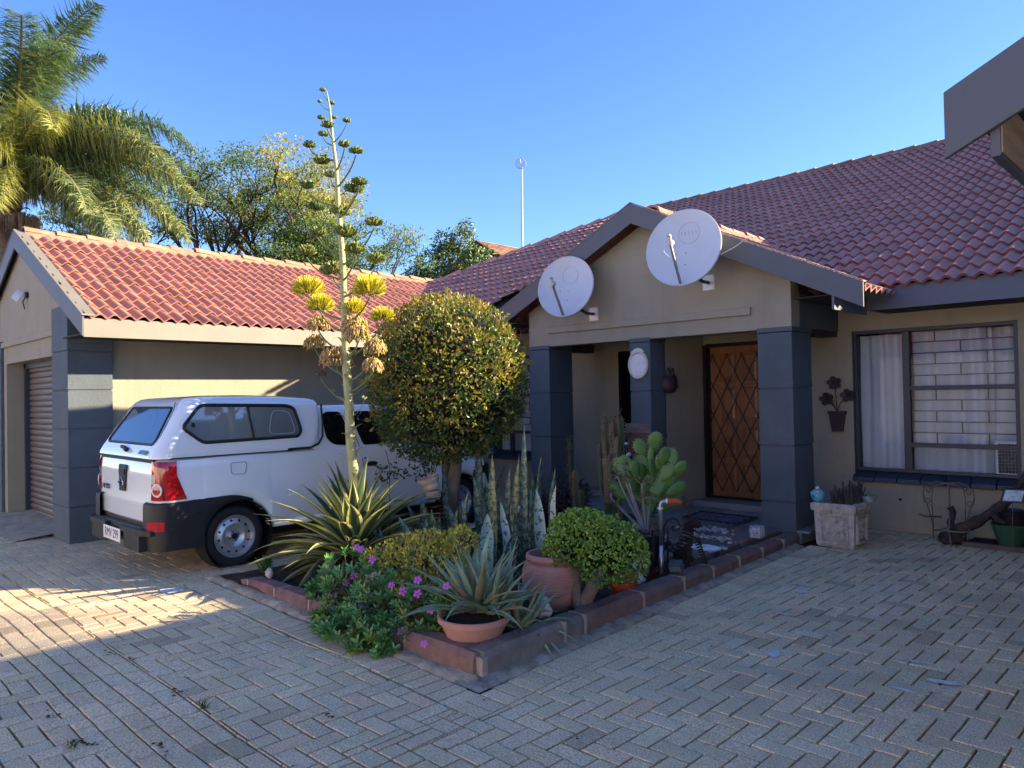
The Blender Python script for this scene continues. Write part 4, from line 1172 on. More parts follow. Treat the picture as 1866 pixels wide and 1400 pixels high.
def leaf(mb,p,d,nrm,L_,w,c,m=0,bend=.15):
    """small 4-face leaf"""
    p=V(p);d=V(d).normalized(); s=d.cross(V(nrm)); s=s.normalized() if s.length>1e-5 else d.orthogonal().normalized(); u=s.cross(d)
    n=len(mb.v)
    mb.v+=[tuple(p),tuple(p+d*L_*.35+s*w*.5+u*bend*L_*.3),tuple(p+d*L_*.35-s*w*.5+u*bend*L_*.3),tuple(p+d*L_*.75+s*w*.38+u*bend*L_*.2),tuple(p+d*L_*.75-s*w*.38+u*bend*L_*.2),tuple(p+d*L_-u*bend*L_*.1),tuple(p+d*L_*.55)]
    mb.face((n,n+1,n+6),m,c);mb.face((n+1,n+3,n+6),m,c);mb.face((n+3,n+5,n+6),m,c);mb.face((n,n+6,n+2),m,c);mb.face((n+6,n+4,n+2),m,c);mb.face((n+6,n+5,n+4),m,c)
def leaf2(mb,p,d,nrm,L_,w,c,m=0):
    """2-face folded diamond"""
    p=V(p);d=V(d).normalized(); s=d.cross(V(nrm)); s=s.normalized() if s.length>1e-5 else d.orthogonal().normalized(); u=s.cross(d)
    n=len(mb.v); mb.v+=[tuple(p),tuple(p+d*L_*.5+s*w*.5+u*.1*L_),tuple(p+d*L_),tuple(p+d*L_*.5-s*w*.5+u*.1*L_)]
    mb.face((n,n+1,n+2),m,c); mb.face((n,n+2,n+3),m,c)
def rdir(r,up=0):
    while True:
        d=V((r.uniform(-1,1),r.uniform(-1,1),r.uniform(-1,1)))
        if .05<d.length<1:
            d.normalize(); return (d+V((0,0,up))).normalized()
LF=mat('leaf_waxy',(1,1,1),.38,.12,9,vcol=True,trans=.28,tcol=(1.25,1.35,.6),spec=.45)
LFT=mat('leaf_thick',(1,1,1),.42,.15,12,vcol=True,trans=.08,spec=.4)
LFD=mat('leaf_matt',(1,1,1),.6,.15,9,vcol=True,trans=.35,tcol=(1.3,1.3,.7),spec=.25)
BARK=mat('grey_brown_bark',(.17,.125,.095),.9,.4,10,.012,28,stretch=(1,1,.35),stain=(.27,.23,.18),stain_amt=.4,stain_scale=9)
STALK=mat('pale_green_stalk',(.40,.39,.17),.6,.25,9,.008,26,stain=(.34,.25,.12),stain_amt=.6,stain_scale=9)
# ---- agave with a tall flower stalk
AG=thing('agave_plant','tall agave with cream edged leaves and a towering flower stalk','agave',(-5.72,3.76,.06))
ar=random.Random(11); mb=MB()
def agcol(g,y):
    def f(s,t):
        e=abs(t-.5)*2
        if e>.7: return (.56*y,.54*y,.22*y)
        k=.9+.1*math.sin(s*9)
        return (.085*g*k,.135*g*k,.075*g*k)
    return f
for i in range(78):
    ring=i/78; az=i*2.399963+ar.uniform(-.2,.2)
    el=1.42-1.45*ring**.85+ar.uniform(-.08,.08); L_=ar.uniform(.66,.98)*(.8+.3*ring); 
    if el<.25: L_*=.85
    dr_=ar.uniform(.15,.55)+(.9*ring**1.5)*ar.uniform(.5,1.2)
    rb_=.04+.05*ring
    c=ar.uniform(.75,1.15)
    if ring>.85: c*=.7
    blade(mb,(-5.72+math.cos(az)*rb_,3.76+math.sin(az)*rb_,.10+.25*(1-ring)),az,el,L_,ar.uniform(.10,.14),dr_,agcol(c,ar.uniform(.75,1.15) if ring<.8 else .55),12,6,.45,ar.uniform(-.25,.25))
for i in range(44):
    az=i*2.399963+ar.uniform(-.3,.3); L_=ar.uniform(.62,.88); y_=ar.uniform(.5,.95)
    blade(mb,(-5.72+math.cos(az)*.08,3.76+math.sin(az)*.08,.11),az,ar.uniform(.15,.6),L_,ar.uniform(.075,.105),ar.uniform(.7,1.5),agcol(ar.uniform(.45,.8),y_),12,6,.45,ar.uniform(-.3,.3))
obj('leaves',mb,mat('agave_leaf',(1,1,1),.42,.12,7,vcol=True,trans=.22,tcol=(1.2,1.2,.6),spec=.4),AG)
SP=[(-5.69,.10),(-5.69,.44),(-5.72,.83),(-5.75,1.23),(-5.78,1.72),(-5.83,2.23),(-5.85,2.73),(-5.88,3.24),(-5.92,3.76),(-5.99,4.13),(-6.04,4.35),(-6.085,4.5)]
SR=[.058,.052,.049,.044,.040,.036,.030,.024,.018,.013,.009,.005]
sp=[V((x,3.76+.01*math.sin(z*3),z)) for x,z in SP]
mb=MB(); fine=[];fr_=[]
for i in range(len(sp)-1):
    for j in range(4):
        t=j/4; p=sp[i].lerp(sp[i+1],t); p.x+=.004*math.sin(p.z*9); fine.append(p); fr_.append(SR[i]*(1-t)+SR[i+1]*t)
fine.append(sp[-1]);fr_.append(SR[-1])
mb.tube(fine,fr_,12)
k=0; z=.5
while z<2.9:     # bracts
    az=k*2.4; p=V((0,0,z)); 
    i=next(i for i in range(len(sp)-1) if sp[i+1].z>=z); t=(z-sp[i].z)/(sp[i+1].z-sp[i].z); q=sp[i].lerp(sp[i+1],t); r0=SR[i]
    blade(mb,(q.x+math.cos(az)*r0*.9,q.y+math.sin(az)*r0*.9,z),az,1.0,.13,.03,1.9,lambda s,t:None,5,2,.3)
    z+=.045+.05*ar.random(); k+=1
obj('flower_stalk',mb,STALK,AG,smooth=True)
def stalk_at(z):
    z=min(z,sp[-1].z-.001)
    i=next(i for i in range(len(sp)-1) if sp[i+1].z>=z); t=(z-sp[i].z)/(sp[i+1].z-sp[i].z); return sp[i].lerp(sp[i+1],t)
# (zoom px x, y, width px, kind) converted: lateral offset and height in metres
CLU=[(-6.073, 3.719, 4.493, 0.049, 'g'), (-6.064, 3.812, 4.39, 0.053, 'g'), (-6.153, 3.734, 4.411, 0.036, 'g'), (-6.266, 3.817, 4.308, 0.067, 'g'), (-6.06, 3.833, 4.257, 0.044, 'g'), (-5.784, 3.79, 4.142, 0.069, 'g'), (-5.975, 3.705, 4.129, 0.11, 'g'), (-6.204, 3.799, 4.127, 0.089, 'g'), (-6.323, 3.723, 4.034, 0.114, 'g'), (-5.714, 3.715, 3.886, 0.107, 'g'), (-5.551, 3.727, 3.79, 0.116, 'g'), (-6.047, 3.685, 3.809, 0.151, 'g'), (-6.136, 3.833, 3.729, 0.111, 'g'), (-6.38, 3.725, 3.657, 0.146, 'g'), (-5.521, 3.738, 3.507, 0.13, 'g'), (-5.654, 3.774, 3.479, 0.169, 'g'), (-6.334, 3.786, 3.455, 0.186, 'g'), (-5.898, 3.787, 3.32, 0.165, 'g'), (-5.36, 3.772, 3.123, 0.143, 'g'), (-5.863, 3.814, 3.125, 0.215, 'g'), (-6.211, 3.723, 3.177, 0.169, 'g'), (-6.474, 3.757, 3.037, 0.184, 'g'), (-5.562, 3.713, 2.912, 0.179, 'g'), (-5.388, 3.81, 2.814, 0.153, 'g'), (-6.039, 3.782, 2.801, 0.231, 'g'), (-6.407, 3.736, 2.668, 0.263, 'y'), (-6.277, 3.783, 2.502, 0.225, 'y'), (-5.837, 3.846, 2.43, 0.214, 'y'), (-5.429, 3.761, 2.564, 0.258, 'y'), (-5.23, 3.75, 2.299, 0.172, 'y'), (-6.3, 3.771, 2.309, 0.169, 't'), (-5.732, 3.81, 2.247, 0.201, 't'), (-5.552, 3.719, 2.156, 0.178, 't'), (-6.407, 3.796, 2.138, 0.17, 't'), (-5.935, 3.733, 1.964, 0.24, 't'), (-5.35, 3.756, 2.029, 0.164, 't'), (-5.475, 3.817, 1.88, 0.148, 't'), (-6.254, 3.762, 1.827, 0.09, 'b'), (-5.577, 3.826, 1.768, 0.042, 's'), (-5.906, 3.675, 1.661, 0.039, 's'), (-5.491, 3.734, 1.595, 0.042, 's')]
BUD=mat('flower_bud',(1,1,1),.6,.15,20,vcol=True,trans=.2,tcol=(1.2,1.1,.5))
cr=random.Random(21)
for (x,y,z,w,k) in CLU:
    c=V((x,y,z)); w*=1.22; R_=w/2
    lateral=math.hypot(x-stalk_at(z).x,y-stalk_at(z).y)
    az_=min(max(.35,z-.07-lateral*.38-R_*.5),4.45); a0=stalk_at(az_)
    mb=MB()
    bot=c-V((0,0,R_*.55))
    mid=a0.lerp(bot,.72)+V((0,0,-.02-.16*lateral))
    path=[a0*(1-t)**2+mid*2*t*(1-t)+bot*t*t for t in [i/7 for i in range(8)]]
    mb.tube(path,[.0065*min(1.2,w/.12)+.004*(1-i/7)**3 for i in range(8)],6,0,(.17,.21,.08))
    n={'g':int(40+w*420),'y':int(180+w*800),'t':int(110+w*700),'b':30,'s':6}[k]
    for i in range(n):
        d=rdir(cr); 
        if d.z<(-.5 if k in 'yt' else -.15): d.z=-d.z*.6
        st=bot+V((d.x*R_*.35,d.y*R_*.35,d.z*R_*.1))
        if k=='g':
            d=rdir(cr,.25); d.z=max(d.z,-.12); q_=cr.uniform(.62,1.0); tip=c+V((d.x*R_*q_,d.y*R_*q_,d.z*R_*.62*q_+R_*.05)); s_=tip.lerp(bot,.40)
            g=cr.uniform(.6,1.2); ripe=min(1,max(0,(3.4-z)/1.6))
            col=((.17+.22*ripe)*g,(.24+.14*ripe)*g,(.06)*g)
            mb.tube([s_,s_.lerp(tip,.55),tip],[.006,.0105,.006],5,0,col)
        elif k=='y':
            tip=c+V((d.x*R_,d.y*R_,d.z*R_*.75))*cr.uniform(.85,1.1) if False else c+V((d.x*R_,d.y*R_,d.z*R_*.75))*1.0
            tip+=V((cr.uniform(-1,1),cr.uniform(-1,1),cr.uniform(-.3,1)))*.012
            g=cr.uniform(.7,1.15); mb.tube([tip.lerp(bot,.5),tip],[.0035,.0022],3,0,(.80*g,.72*g,.05*g),caps=False)
            if i%4==0: mb.tube([tip.lerp(bot,.55),tip.lerp(bot,.2)],[.005,.006],4,0,(.28*g,.32*g,.06*g))
        elif k in 'tb':
            q_=cr.uniform(.75,1.05); tip=c+V((d.x*R_*q_,d.y*R_*q_,d.z*R_*.85*q_)); drop=V((d.x*.01,d.y*.01,-cr.uniform(.015,.04))); g=cr.uniform(.7,1.2)
            col=(.62*g,.42*g,.17*g) if k=='t' else (.14*g,.11*g,.06*g)
            if cr.random()<.3 and z>2.0: col=(.45*g,.38*g,.07*g)
            mb.tube([tip.lerp(bot,.4),tip,tip+drop],[.003,.0075,.003],4,0,col)
        else:
            tip=c+V((d.x*R_,d.y*R_,abs(d.z)*R_)); mb.tube([bot,tip],[.004,.009],5,0,(.25,.32,.12))
    obj('flower_cluster',mb,BUD,AG)
# ---- clipped ball tree
BT=thing('topiary_tree','round clipped lollipop tree with leaves painted sunlit gold on twin trunks','tree',(-5.66,4.86,.05))
def trunk(name,pts,rs,par,m=BARK,n=10,seed=0):
    mb=MB(); P=[]; R2=[]
    for i in range(len(pts)-1):
        for j in range(5):
            t=j/5; p=V(pts[i]).lerp(V(pts[i+1]),t); P.append(p+V((noise.noise(p*3+V((seed,0,0))),noise.noise(p*3+V((0,seed,9))),0))*rs[i]*.35); R2.append((rs[i]*(1-t)+rs[i+1]*t)*(1+.12*noise.noise(p*7)))
    P.append(V(pts[-1]));R2.append(rs[-1]); mb.tube(P,R2,n); return obj(name,mb,m,par,smooth=True)
trunk('trunk',[(-5.66,4.87,-.02),(-5.64,4.86,.35),(-5.62,4.86,.62),(-5.58,4.86,.95),(-5.52,4.84,1.3)],[.085,.066,.07,.058,.05],BT)
trunk('trunk',[(-5.66,4.88,.48),(-5.72,4.90,.66),(-5.775,4.90,.86),(-5.80,4.88,1.3)],[.05,.05,.048,.04],BT,seed=5)
lf=MB(); br=random.Random(17); BC=V((-5.67,4.85,1.735))
def ballR(d):
    # slightly egg shaped with a flatter, uneven underside
    hx=.775; hz=.875 if d.z>0 else .80
    q=1/(( (abs(d.x)**2.2+abs(d.y)**2.2)/hx**2.2+abs(d.z)**2.2/hz**2.2))**(1/2.2)
    q*=1+.035*noise.noise(d*3)+.03*noise.noise(d*7)
    if d.z<-.3:
        # camera left side hangs lower
        l=(d.x*-.713+d.y*-.701); q*=1+.10*max(0,l)*min(1,(-d.z-.3)*2)-.07*max(0,-l)*min(1,(-d.z-.3)*2)
    return q
for i in range(17500):
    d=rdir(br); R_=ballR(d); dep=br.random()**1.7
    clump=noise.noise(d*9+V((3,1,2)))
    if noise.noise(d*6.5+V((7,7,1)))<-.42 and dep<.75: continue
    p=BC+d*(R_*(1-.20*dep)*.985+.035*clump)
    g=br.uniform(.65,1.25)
    tip=noise.noise(d*4.5+V((9,2,1)))+.35*d.z+.25*br.uniform(-1,1)  # sun gold painted into outer and upper leaves, inner leaves kept dark
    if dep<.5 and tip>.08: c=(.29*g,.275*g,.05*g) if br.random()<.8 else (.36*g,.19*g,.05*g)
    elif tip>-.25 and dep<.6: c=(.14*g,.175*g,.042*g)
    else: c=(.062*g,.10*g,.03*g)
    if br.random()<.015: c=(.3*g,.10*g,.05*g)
    dd=(d*.8+rdir(br)*1.0+V((0,0,.35))).normalized()
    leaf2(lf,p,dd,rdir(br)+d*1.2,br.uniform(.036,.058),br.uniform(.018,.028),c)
for i in range(130):   # loose sprigs low on the camera-left side
    a=br.uniform(0,2*PI); p=BC+V((-.33*1+.25*math.cos(a),-.30+.28*math.sin(a),-.80-.14*br.random())); 
    leaf2(lf,p,rdir(br,-.6),rdir(br),.055,.026,(.05,.08,.025))
for i in range(45):
    d=rdir(br,.1); p=BC+d*(ballR(d)*1.0)
    for k in range(6): leaf2(lf,p+d*.008*k+rdir(br)*.012,(d+rdir(br)*.7).normalized(),rdir(br),.045,.022,(.34,.32,.06))
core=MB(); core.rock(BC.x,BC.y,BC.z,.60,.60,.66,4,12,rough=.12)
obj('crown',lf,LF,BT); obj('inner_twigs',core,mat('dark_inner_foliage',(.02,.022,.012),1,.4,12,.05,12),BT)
tw=MB()
for i in range(40):
    d=rdir(br); tw.tube([BC+V((0,0,-.5)),BC+d*.35,BC+d*.62],[.016,.01,.004],5)
obj('branch',tw,BARK,BT)
# ---- snake plants
def mottle(dark,pale,seed,fq=26):
    def f(s,t,p=None): return None
    return f
def snake_leaf(mb,x,y,z,az,lean,H_,w,pal,r):
    seg=int(H_/.011); strips=10; base=V((x,y,z)); tw=r.uniform(-.8,.8); sd=r.uniform(0,90)
    n=len(mb.v); fa=az+PI/2
    for i in range(seg+1):
        s=i/seg; d=V((math.cos(az)*lean*s*s,math.sin(az)*lean*s*s,s)); p=base+d*H_
        a=fa+tw*s; side=V((math.cos(a),math.sin(a),0)); nn=V((-math.sin(a),math.cos(a),0))
        ww=w*(.62+.38*ease(min(1,s/.45))) if s<.6 else w*max(.03,(1-((s-.6)/.4)**2.1))
        wob=.006*math.sin(s*14+sd)
        for k in range(strips+1):
            t=k/strips*2-1; mb.v.append(tuple(p+side*(t*ww/2)+nn*(.3*ww*t*t+wob)))
    for i in range(seg):
        for k in range(strips):
            s=i/seg; q=n+i*(strips+1)+k
            v=1.1*noise.noise(V((k*.45+sd,i*.62,sd)))+.33*math.sin(i*.75+.9*math.sin(k*.9+sd)+sd)
            e=k in (0,strips-1)
            if pal=='yellow': c=(.30,.30,.14) if v>-.12 else (.10,.13,.06)
            elif pal=='white': c=(.42,.52,.44) if v>-.38 else (.09,.15,.10)
            elif pal=='grey': c=(.24,.30,.21) if v>.02 else (.08,.12,.075)
            else: c=(.15,.20,.12) if v>.1 else (.05,.08,.05)
            g=1.0 if not e else (.75 if pal!='white' else 1.1)
            mb.face((q,q+1,q+strips+2,q+strips+1),0,(c[0]*g,c[1]*g,c[2]*g))
SNK=[ # x,y, height, width, palette, lean, azimuth
 (-4.60,4.42,1.05,.075,'yellow',.03,2.4),(-4.42,4.62,1.30,.06,'grey',.06,2.2),(-4.50,4.58,1.0,.07,'yellow',.05,1.2),(-4.36,4.66,1.02,.055,'yellow',.10,.2),
 (-4.06,4.42,.78,.10,'white',.12,2.6),(-3.98,4.50,.82,.085,'white',.03,1.0),(-4.30,4.05,.62,.11,'white',.05,2.0),(-4.20,4.18,.70,.08,'white',.1,3.1),
 (-4.92,4.25,.60,.10,'grey',.1,3.2),(-5.12,4.20,.55,.09,'dark',.1,3.0),(-5.25,4.05,.50,.09,'grey',.3,3.5),(-5.35,4.3,.62,.09,'dark',.2,2.9),(-5.05,4.0,.48,.10,'grey',.12,.5),
 (-4.78,4.15,.60,.10,'dark',.05,1.5),(-4.70,4.55,.75,.08,'dark',.1,2.5),(-4.85,4.6,.85,.08,'grey',.08,2.8),(-4.98,4.72,.78,.08,'dark',.14,3.0),(-5.15,4.75,.8,.075,'grey',.1,2.9),
 (-4.35,4.32,.72,.09,'dark',.06,.7),(-4.22,4.48,.8,.07,'grey',.03,.4),(-4.12,4.62,.95,.06,'dark',.06,.1),(-4.5,4.25,.55,.11,'grey',.04,4.0),(-4.62,3.98,.5,.10,'dark',.08,4.4),
 (-5.45,4.62,.9,.07,'dark',.22,2.6),(-5.3,4.9,1.25,.075,'dark',.16,2.3),(-4.9,5.05,1.0,.07,'dark',.05,2),(-4.6,5.0,.95,.07,'dark',.05,1),(-5.5,3.95,.42,.08,'grey',.4,4.0),(-5.38,3.85,.40,.07,'grey',.35,3.0),
 (-4.98,3.85,.42,.09,'dark',.1,4.5),(-4.45,3.9,.48,.10,'grey',.05,5),(-5.62,4.4,.55,.08,'grey',.3,3.3),(-4.02,4.75,.6,.08,'dark',.1,.5),(-5.0,4.45,.7,.09,'grey',.05,1.),(-4.75,4.75,.9,.08,'grey',.05,1.6),(-4.15,4.1,.5,.09,'dark',.2,.3)]
sr2=random.Random(8)
def clump_label(i): return ['tall mottled snake plant clump behind the terracotta urn','short grey banded snake plants at the foot of the ball tree','white speckled snake plants beside the urn rim']
groups={'tall mottled snake plant clump rising behind the pale aloe':[i for i,s in enumerate(SNK) if s[0]>-4.75 and s[4]!='white'],
 'grey banded snake plants crowding the foot of the ball tree':[i for i,s in enumerate(SNK) if s[0]<=-4.75],
 'white speckled snake plant leaves standing against the urn rim':[i for i,s in enumerate(SNK) if s[4]=='white']}
for lab,ids in groups.items():
    mb=MB(); 
    for i in ids:
        x,y,h,w,pal,ln_,az=SNK[i]; snake_leaf(mb,x,y,.04,az,ln_,h,w,pal,sr2)
        if pal!='white' : snake_leaf(mb,x+sr2.uniform(-.1,.1),y+sr2.uniform(-.05,.12),.04,sr2.uniform(0,6),sr2.uniform(.05,.2),h*sr2.uniform(.45,.75),w*.95,'dark' if pal=='dark' else sr2.choice(['grey','dark']),sr2)
    o=obj('snake_plant',mb,mat('mottled_leaf',(1,1,1),.45,.1,30,vcol=True,trans=.06,spec=.4),None,smooth=True,world_loc=(SNK[ids[0]][0],SNK[ids[0]][1],.04))
    tag(o,lab,'snake plant','snake plants in the bed')
# ---- aloe in the bowl and beside it
def aloe(cx_,cy_,z0,n,L0_,w0,seed,spread,parent=None,pale=1.0,name='leaves'):
    r=random.Random(seed); mb=MB()
    for i in range(n):
        ring=(i+.5)/n; az=i*2.4+r.uniform(-.4,.4); el=1.35-spread*ring+r.uniform(-.15,.15)
        c=r.uniform(.7,1.2)*pale; L_=L0_*r.uniform(.75,1.15)
        def f(s,t,c=c,b=r.random()): 
            e=abs(t-.5)*2
            k=1+.25*noise.noise(V((s*25,t*6,b*50)))
            if b<.12: return (.26*k*c,.22*k*c,.13*k*c)
            return ((.22+.05*e)*c*k,(.30+.05*e)*c*k,(.19+.03*e)*c*k)
        blade(mb,(cx_+.03*math.cos(az),cy_+.03*math.sin(az),z0),az,el,L_,w0*r.uniform(.8,1.15),r.uniform(.2,1.1)*(1 if ring>.4 else .5),f,10,4,.7,r.uniform(-.5,.5),wp=(.8,1,0))
    return mb
SOILM=mat('potting_soil',(.035,.025,.02),1,.5,30,.01,60)
TC=mat('terracotta_pink',(.48,.225,.175),.75,.10,3,.002,60,stain=(.30,.2,.165),stain_amt=.5,stain_scale=4)
bx,by=-3.37,3.06
PB=thing('plant_bowl','shallow pink terracotta bowl at the front corner of the bed','bowl',(bx,by,.05)); BO=Matrix.Translation((bx,by,.035))
b_m=MB(); b_m.lathe([(0,.035),(.10,.035),(.125,.045),(.165,.10),(.195,.165),(.205,.195),(.222,.197),(.224,.225),(.216,.230),(.203,.228),(.195,.20),(.0,.17)],n=48,M=BO)
obj('bowl_body',b_m,TC,PB,smooth=False,auto=40)
s_=MB(); s_.lathe([(0,.205),(.1,.207),(.198,.200)],n=24,M=BO); obj('soil',s_,SOILM,PB)
mb=aloe(-3.40,3.10,.26,46,.50,.046,31,1.12)
mb2=aloe(-3.30,3.14,.26,18,.42,.038,32,1.0); n=len(mb.v); mb.v+=mb2.v; [mb.face([q+n for q in f_],0,c) for f_,c in zip(mb2.f,mb2.c)]
ALM=mat('aloe_leaf',(1,1,1),.5,.14,12,vcol=True,trans=.12,spec=.35)
tag(obj('aloe_plant',mb,ALM,None,smooth=True,world_loc=(-3.4,3.12,.2)),'large pale green aloe growing in the shallow terracotta bowl','aloe','aloes in the bed')
mb=aloe(-3.27,3.38,.10,30,.34,.034,41,1.6); mb2=aloe(-3.48,3.40,.08,26,.56,.042,43,1.0); n=len(mb.v); mb.v+=mb2.v; [mb.face([q+n for q in f_],0,c) for f_,c in zip(mb2.f,mb2.c)]
tag(obj('aloe_plant',mb,ALM,None,smooth=True,world_loc=(-3.24,3.4,.05)),'straggly grey green aloe between the bowl and the big urn','aloe','aloes in the bed')
# ---- terracotta urn
ux,uy=-3.58,4.02
UR=thing('terracotta_urn','large ribbed pink terracotta urn in the middle of the bed','urn',(ux,uy,.0))
pr_=[(0,.02),(.10,.02)]
def urn_r(z):
    t=z/.43
    return .105+.115*math.sin(min(1,t/.68)*PI/2)**.9 if t<.68 else .22-.05*((t-.68)/.32)**1.6
z=.02
while z<.385: pr_.append((urn_r(z)+.0022*(1 if int(z/.007)%2 else -1),z)); z+=.007
pr_+=[(.166,.39),(.170,.40),(.184,.405),(.190,.425),(.187,.445),(.178,.452),(.165,.45),(.158,.40),(.15,.36)]
mb=MB(); mb.lathe(pr_,ux,uy,64); obj('urn_body',mb,TC,UR,auto=60)
mb=MB(); mb.lathe([(0,.37),(.155,.37)],ux,uy,24); obj('soil',mb,SOILM,UR)
mb=MB()
for (dx,dy,h) in ((.0,.03,.45),(.05,-.02,.42),(-.05,.02,.38)): mb.tube([(ux+dx,uy+dy,.30),(ux+dx*1.2,uy+dy,.38+h*.35)],.004,6)
mb.tube([(ux-.0,uy+.03,.62),(ux+.06,uy-.02,.62),(ux+.06,uy-.02,.615)],.004,5); mb.tube([(ux-.0,uy+.03,.54),(ux+.06,uy-.02,.54)],.004,5)
tag(obj('plant_stake',mb,M['blackmetal'],None,world_loc=(ux,uy,.37)),'thin black wire stakes stuck in the large urn','stake')
# ---- jade plant
JD=thing('jade_plant','bushy bright green jade plant with thick forked trunk','jade plant',(-3.27,4.08,.04))
jb=MB(); jr=random.Random(5)
JC=[((-3.28,4.12,.60),.17,.15),((-3.37,4.10,.56),.235,.21),((-3.20,4.19,.50),.245,.22),((-3.13,4.05,.44),.17,.16),((-3.48,4.02,.47),.13,.14),((-3.05,4.2,.46),.15,.17)]
jn=0
while jn<3300:
    c,R_,hz=jr.choice(JC[:2]+JC) ; d=rdir(jr,.25); q=(1+.10*noise.noise(d*4+V(c)*3))*(1-.25*jr.random()**2)
    p=V(c)+V((d.x*R_*q,d.y*R_*q,d.z*hz*q))
    if any((V(((p.x-c2[0])/r2,(p.y-c2[1])/r2,(p.z-c2[2])/h2))).length<.72 for c2,r2,h2 in JC): 
        if jr.random()<.85: continue
    g=jr.uniform(.6,1.3); dep=1
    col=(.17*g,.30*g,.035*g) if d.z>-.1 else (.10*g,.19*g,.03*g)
    if jr.random()<.15: col=(.28*g,.38*g,.06*g)
    dd=(d+rdir(jr)*.8).normalized(); s=dd.cross(rdir(jr)).normalized(); u=s.cross(dd); L_=jr.uniform(.020,.031); W_=L_*.42
    n=len(jb.v); k=6
    for a in range(k):
        t=2*PI*a/k; jb.v.append(tuple(p+dd*(L_*.5+L_*.5*math.cos(t))+s*W_*math.sin(t)+u*.004*math.cos(t*2)))
    jb.face(range(n,n+k),0,col); jn+=1
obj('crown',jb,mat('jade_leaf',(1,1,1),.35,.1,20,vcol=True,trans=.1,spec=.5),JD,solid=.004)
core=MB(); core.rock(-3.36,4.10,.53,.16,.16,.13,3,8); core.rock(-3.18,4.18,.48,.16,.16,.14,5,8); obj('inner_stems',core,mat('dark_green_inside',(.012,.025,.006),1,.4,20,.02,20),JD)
JB=mat('jade_bark',(.20,.14,.11),.85,.3,14,.006,40)
trunk('trunk',[(-3.31,4.03,-.02),(-3.30,4.03,.12),(-3.24,4.06,.26),(-3.18,4.12,.42)],[.062,.05,.045,.03],JD,JB,seed=2)
trunk('trunk',[(-3.31,4.03,.06),(-3.36,4.02,.18),(-3.39,4.05,.32),(-3.38,4.08,.5)],[.05,.045,.04,.03],JD,JB,seed=3)
# ---- red pot
RP_=thing('flower_pot','small red plastic flower pot under the jade plant','pot',(-3.36,4.57,.05))
mb=MB(); mb.lathe([(0,.05),(.086,.05),(.10,.19),(.11,.195),(.115,.235),(.11,.245),(.103,.24),(.098,.20)],-3.36,4.57,40); obj('pot_body',mb,mat('red_plastic',(.38,.045,.02),.45,.08,4),RP_,auto=40)
mb=MB(); mb.lathe([(0,.215),(.097,.215)],-3.36,4.57,20); obj('soil',mb,SOILM,RP_)
# ---- golden succulent shrub
yr2=random.Random(6); mb=MB()
YC=[((-4.22,3.40,.46),.18,.16),((-4.36,3.38,.38),.26,.20),((-4.62,3.30,.30),.20,.18),((-4.13,3.46,.38),.20,.19),((-4.07,3.58,.50),.13,.14),((-4.40,3.30,.16),.24,.14),((-4.78,3.30,.16),.13,.16),((-4.2,3.3,.2),.2,.15)]
for i in range(2600):
    c,R_,hz=yr2.choice(YC); d=rdir(yr2,.3); q=1-.3*yr2.random()**2+.12*noise.noise(d*5+V(c)*4)
    p=V(c)+V((d.x*R_*q,d.y*R_*q,d.z*hz*q)); g=yr2.uniform(.6,1.25)
    col=(.60*g,.52*g,.08*g) if yr2.random()<.62 else (.33*g,.38*g,.08*g)
    for k in range(3):
        leaf2(mb,p,(d*.5+V((0,0,.7))+rdir(yr2)*.5).normalized(),rdir(yr2),yr2.uniform(.022,.034),yr2.uniform(.009,.013),col)
SH=thing('succulent_shrub','low yellow green succulent shrub with crowded tiny leaves','shrub',(-4.4,3.4,.04))
obj('foliage',mb,mat('golden_leaf',(1,1,1),.45,.15,15,vcol=True,trans=.12,spec=.4),SH)
mb=MB()
for i in range(60):
    c,R_,hz=yr2.choice(YC); d=rdir(yr2,.2); mb.tube([(-4.4+yr2.uniform(-.1,.1),3.42,.04),V(c)+V((d.x*R_,d.y*R_,d.z*hz))*.3,V(c)+V((d.x*R_,d.y*R_,d.z*hz))*.85],[.012,.009,.004],5)
obj('stem',mb,BARK,SH)
# ---- periwinkle
PW=thing('periwinkle_bush','sprawling green periwinkle bush with purple pink flowers over the kerb','flowering bush',(-4.2,3.02,.04))
pr2=random.Random(12); mb=MB(); st=MB()
PC=[((-4.80,3.10,.22),.26,.24),((-4.50,3.0,.20),.28,.24),((-4.15,2.98,.18),.30,.23),((-3.80,3.02,.20),.24,.22),((-4.2,2.82,.08),.30,.14),((-3.95,2.80,.06),.24,.12),((-3.62,3.08,.22),.14,.16),((-5.0,3.05,.10),.18,.16),((-4.5,2.84,.06),.2,.12)]
tops=[]
for i in range(430):
    c,R_,hz=pr2.choice(PC); d=rdir(pr2,.25); 
    if pr2.random()<.35: d=(d+V((.0,-1,.0))).normalized()
    q=1-.22*pr2.random(); p=V(c)+V((d.x*R_*q,d.y*R_*q,d.z*hz*q)); p.z=max(p.z,.03)
    ax=(d*.5+V((0,-.15,.75))+rdir(pr2)*.35).normalized(); tops.append((p,ax,d))
    st.tube([V(c)+V((0,0,-hz*.5)),V(c).lerp(p,.6),p],[.004,.003,.002],4)
    g0=pr2.uniform(.6,1.2); yel=pr2.random()<.14
    for k in range(12):
        a=k*2.4+pr2.uniform(-.2,.2); rad=ax.orthogonal().normalized(); rad=Matrix.Rotation(a,3,ax)@rad; t=k/12
        dd=(rad*(1.05-.5*(1-t))+ax*(.15+.6*(1-t))).normalized(); g=g0*pr2.uniform(.8,1.2)
        col=(.12*g,.29*g,.07*g) if not yel else (.24*g,.30*g,.05*g)
        if g0>1.05 and not yel: col=(.15*g,.32*g,.09*g)
        leaf(mb,p-ax*.045*t,dd,ax,pr2.uniform(.045,.062),pr2.uniform(.018,.025),col,bend=.25)
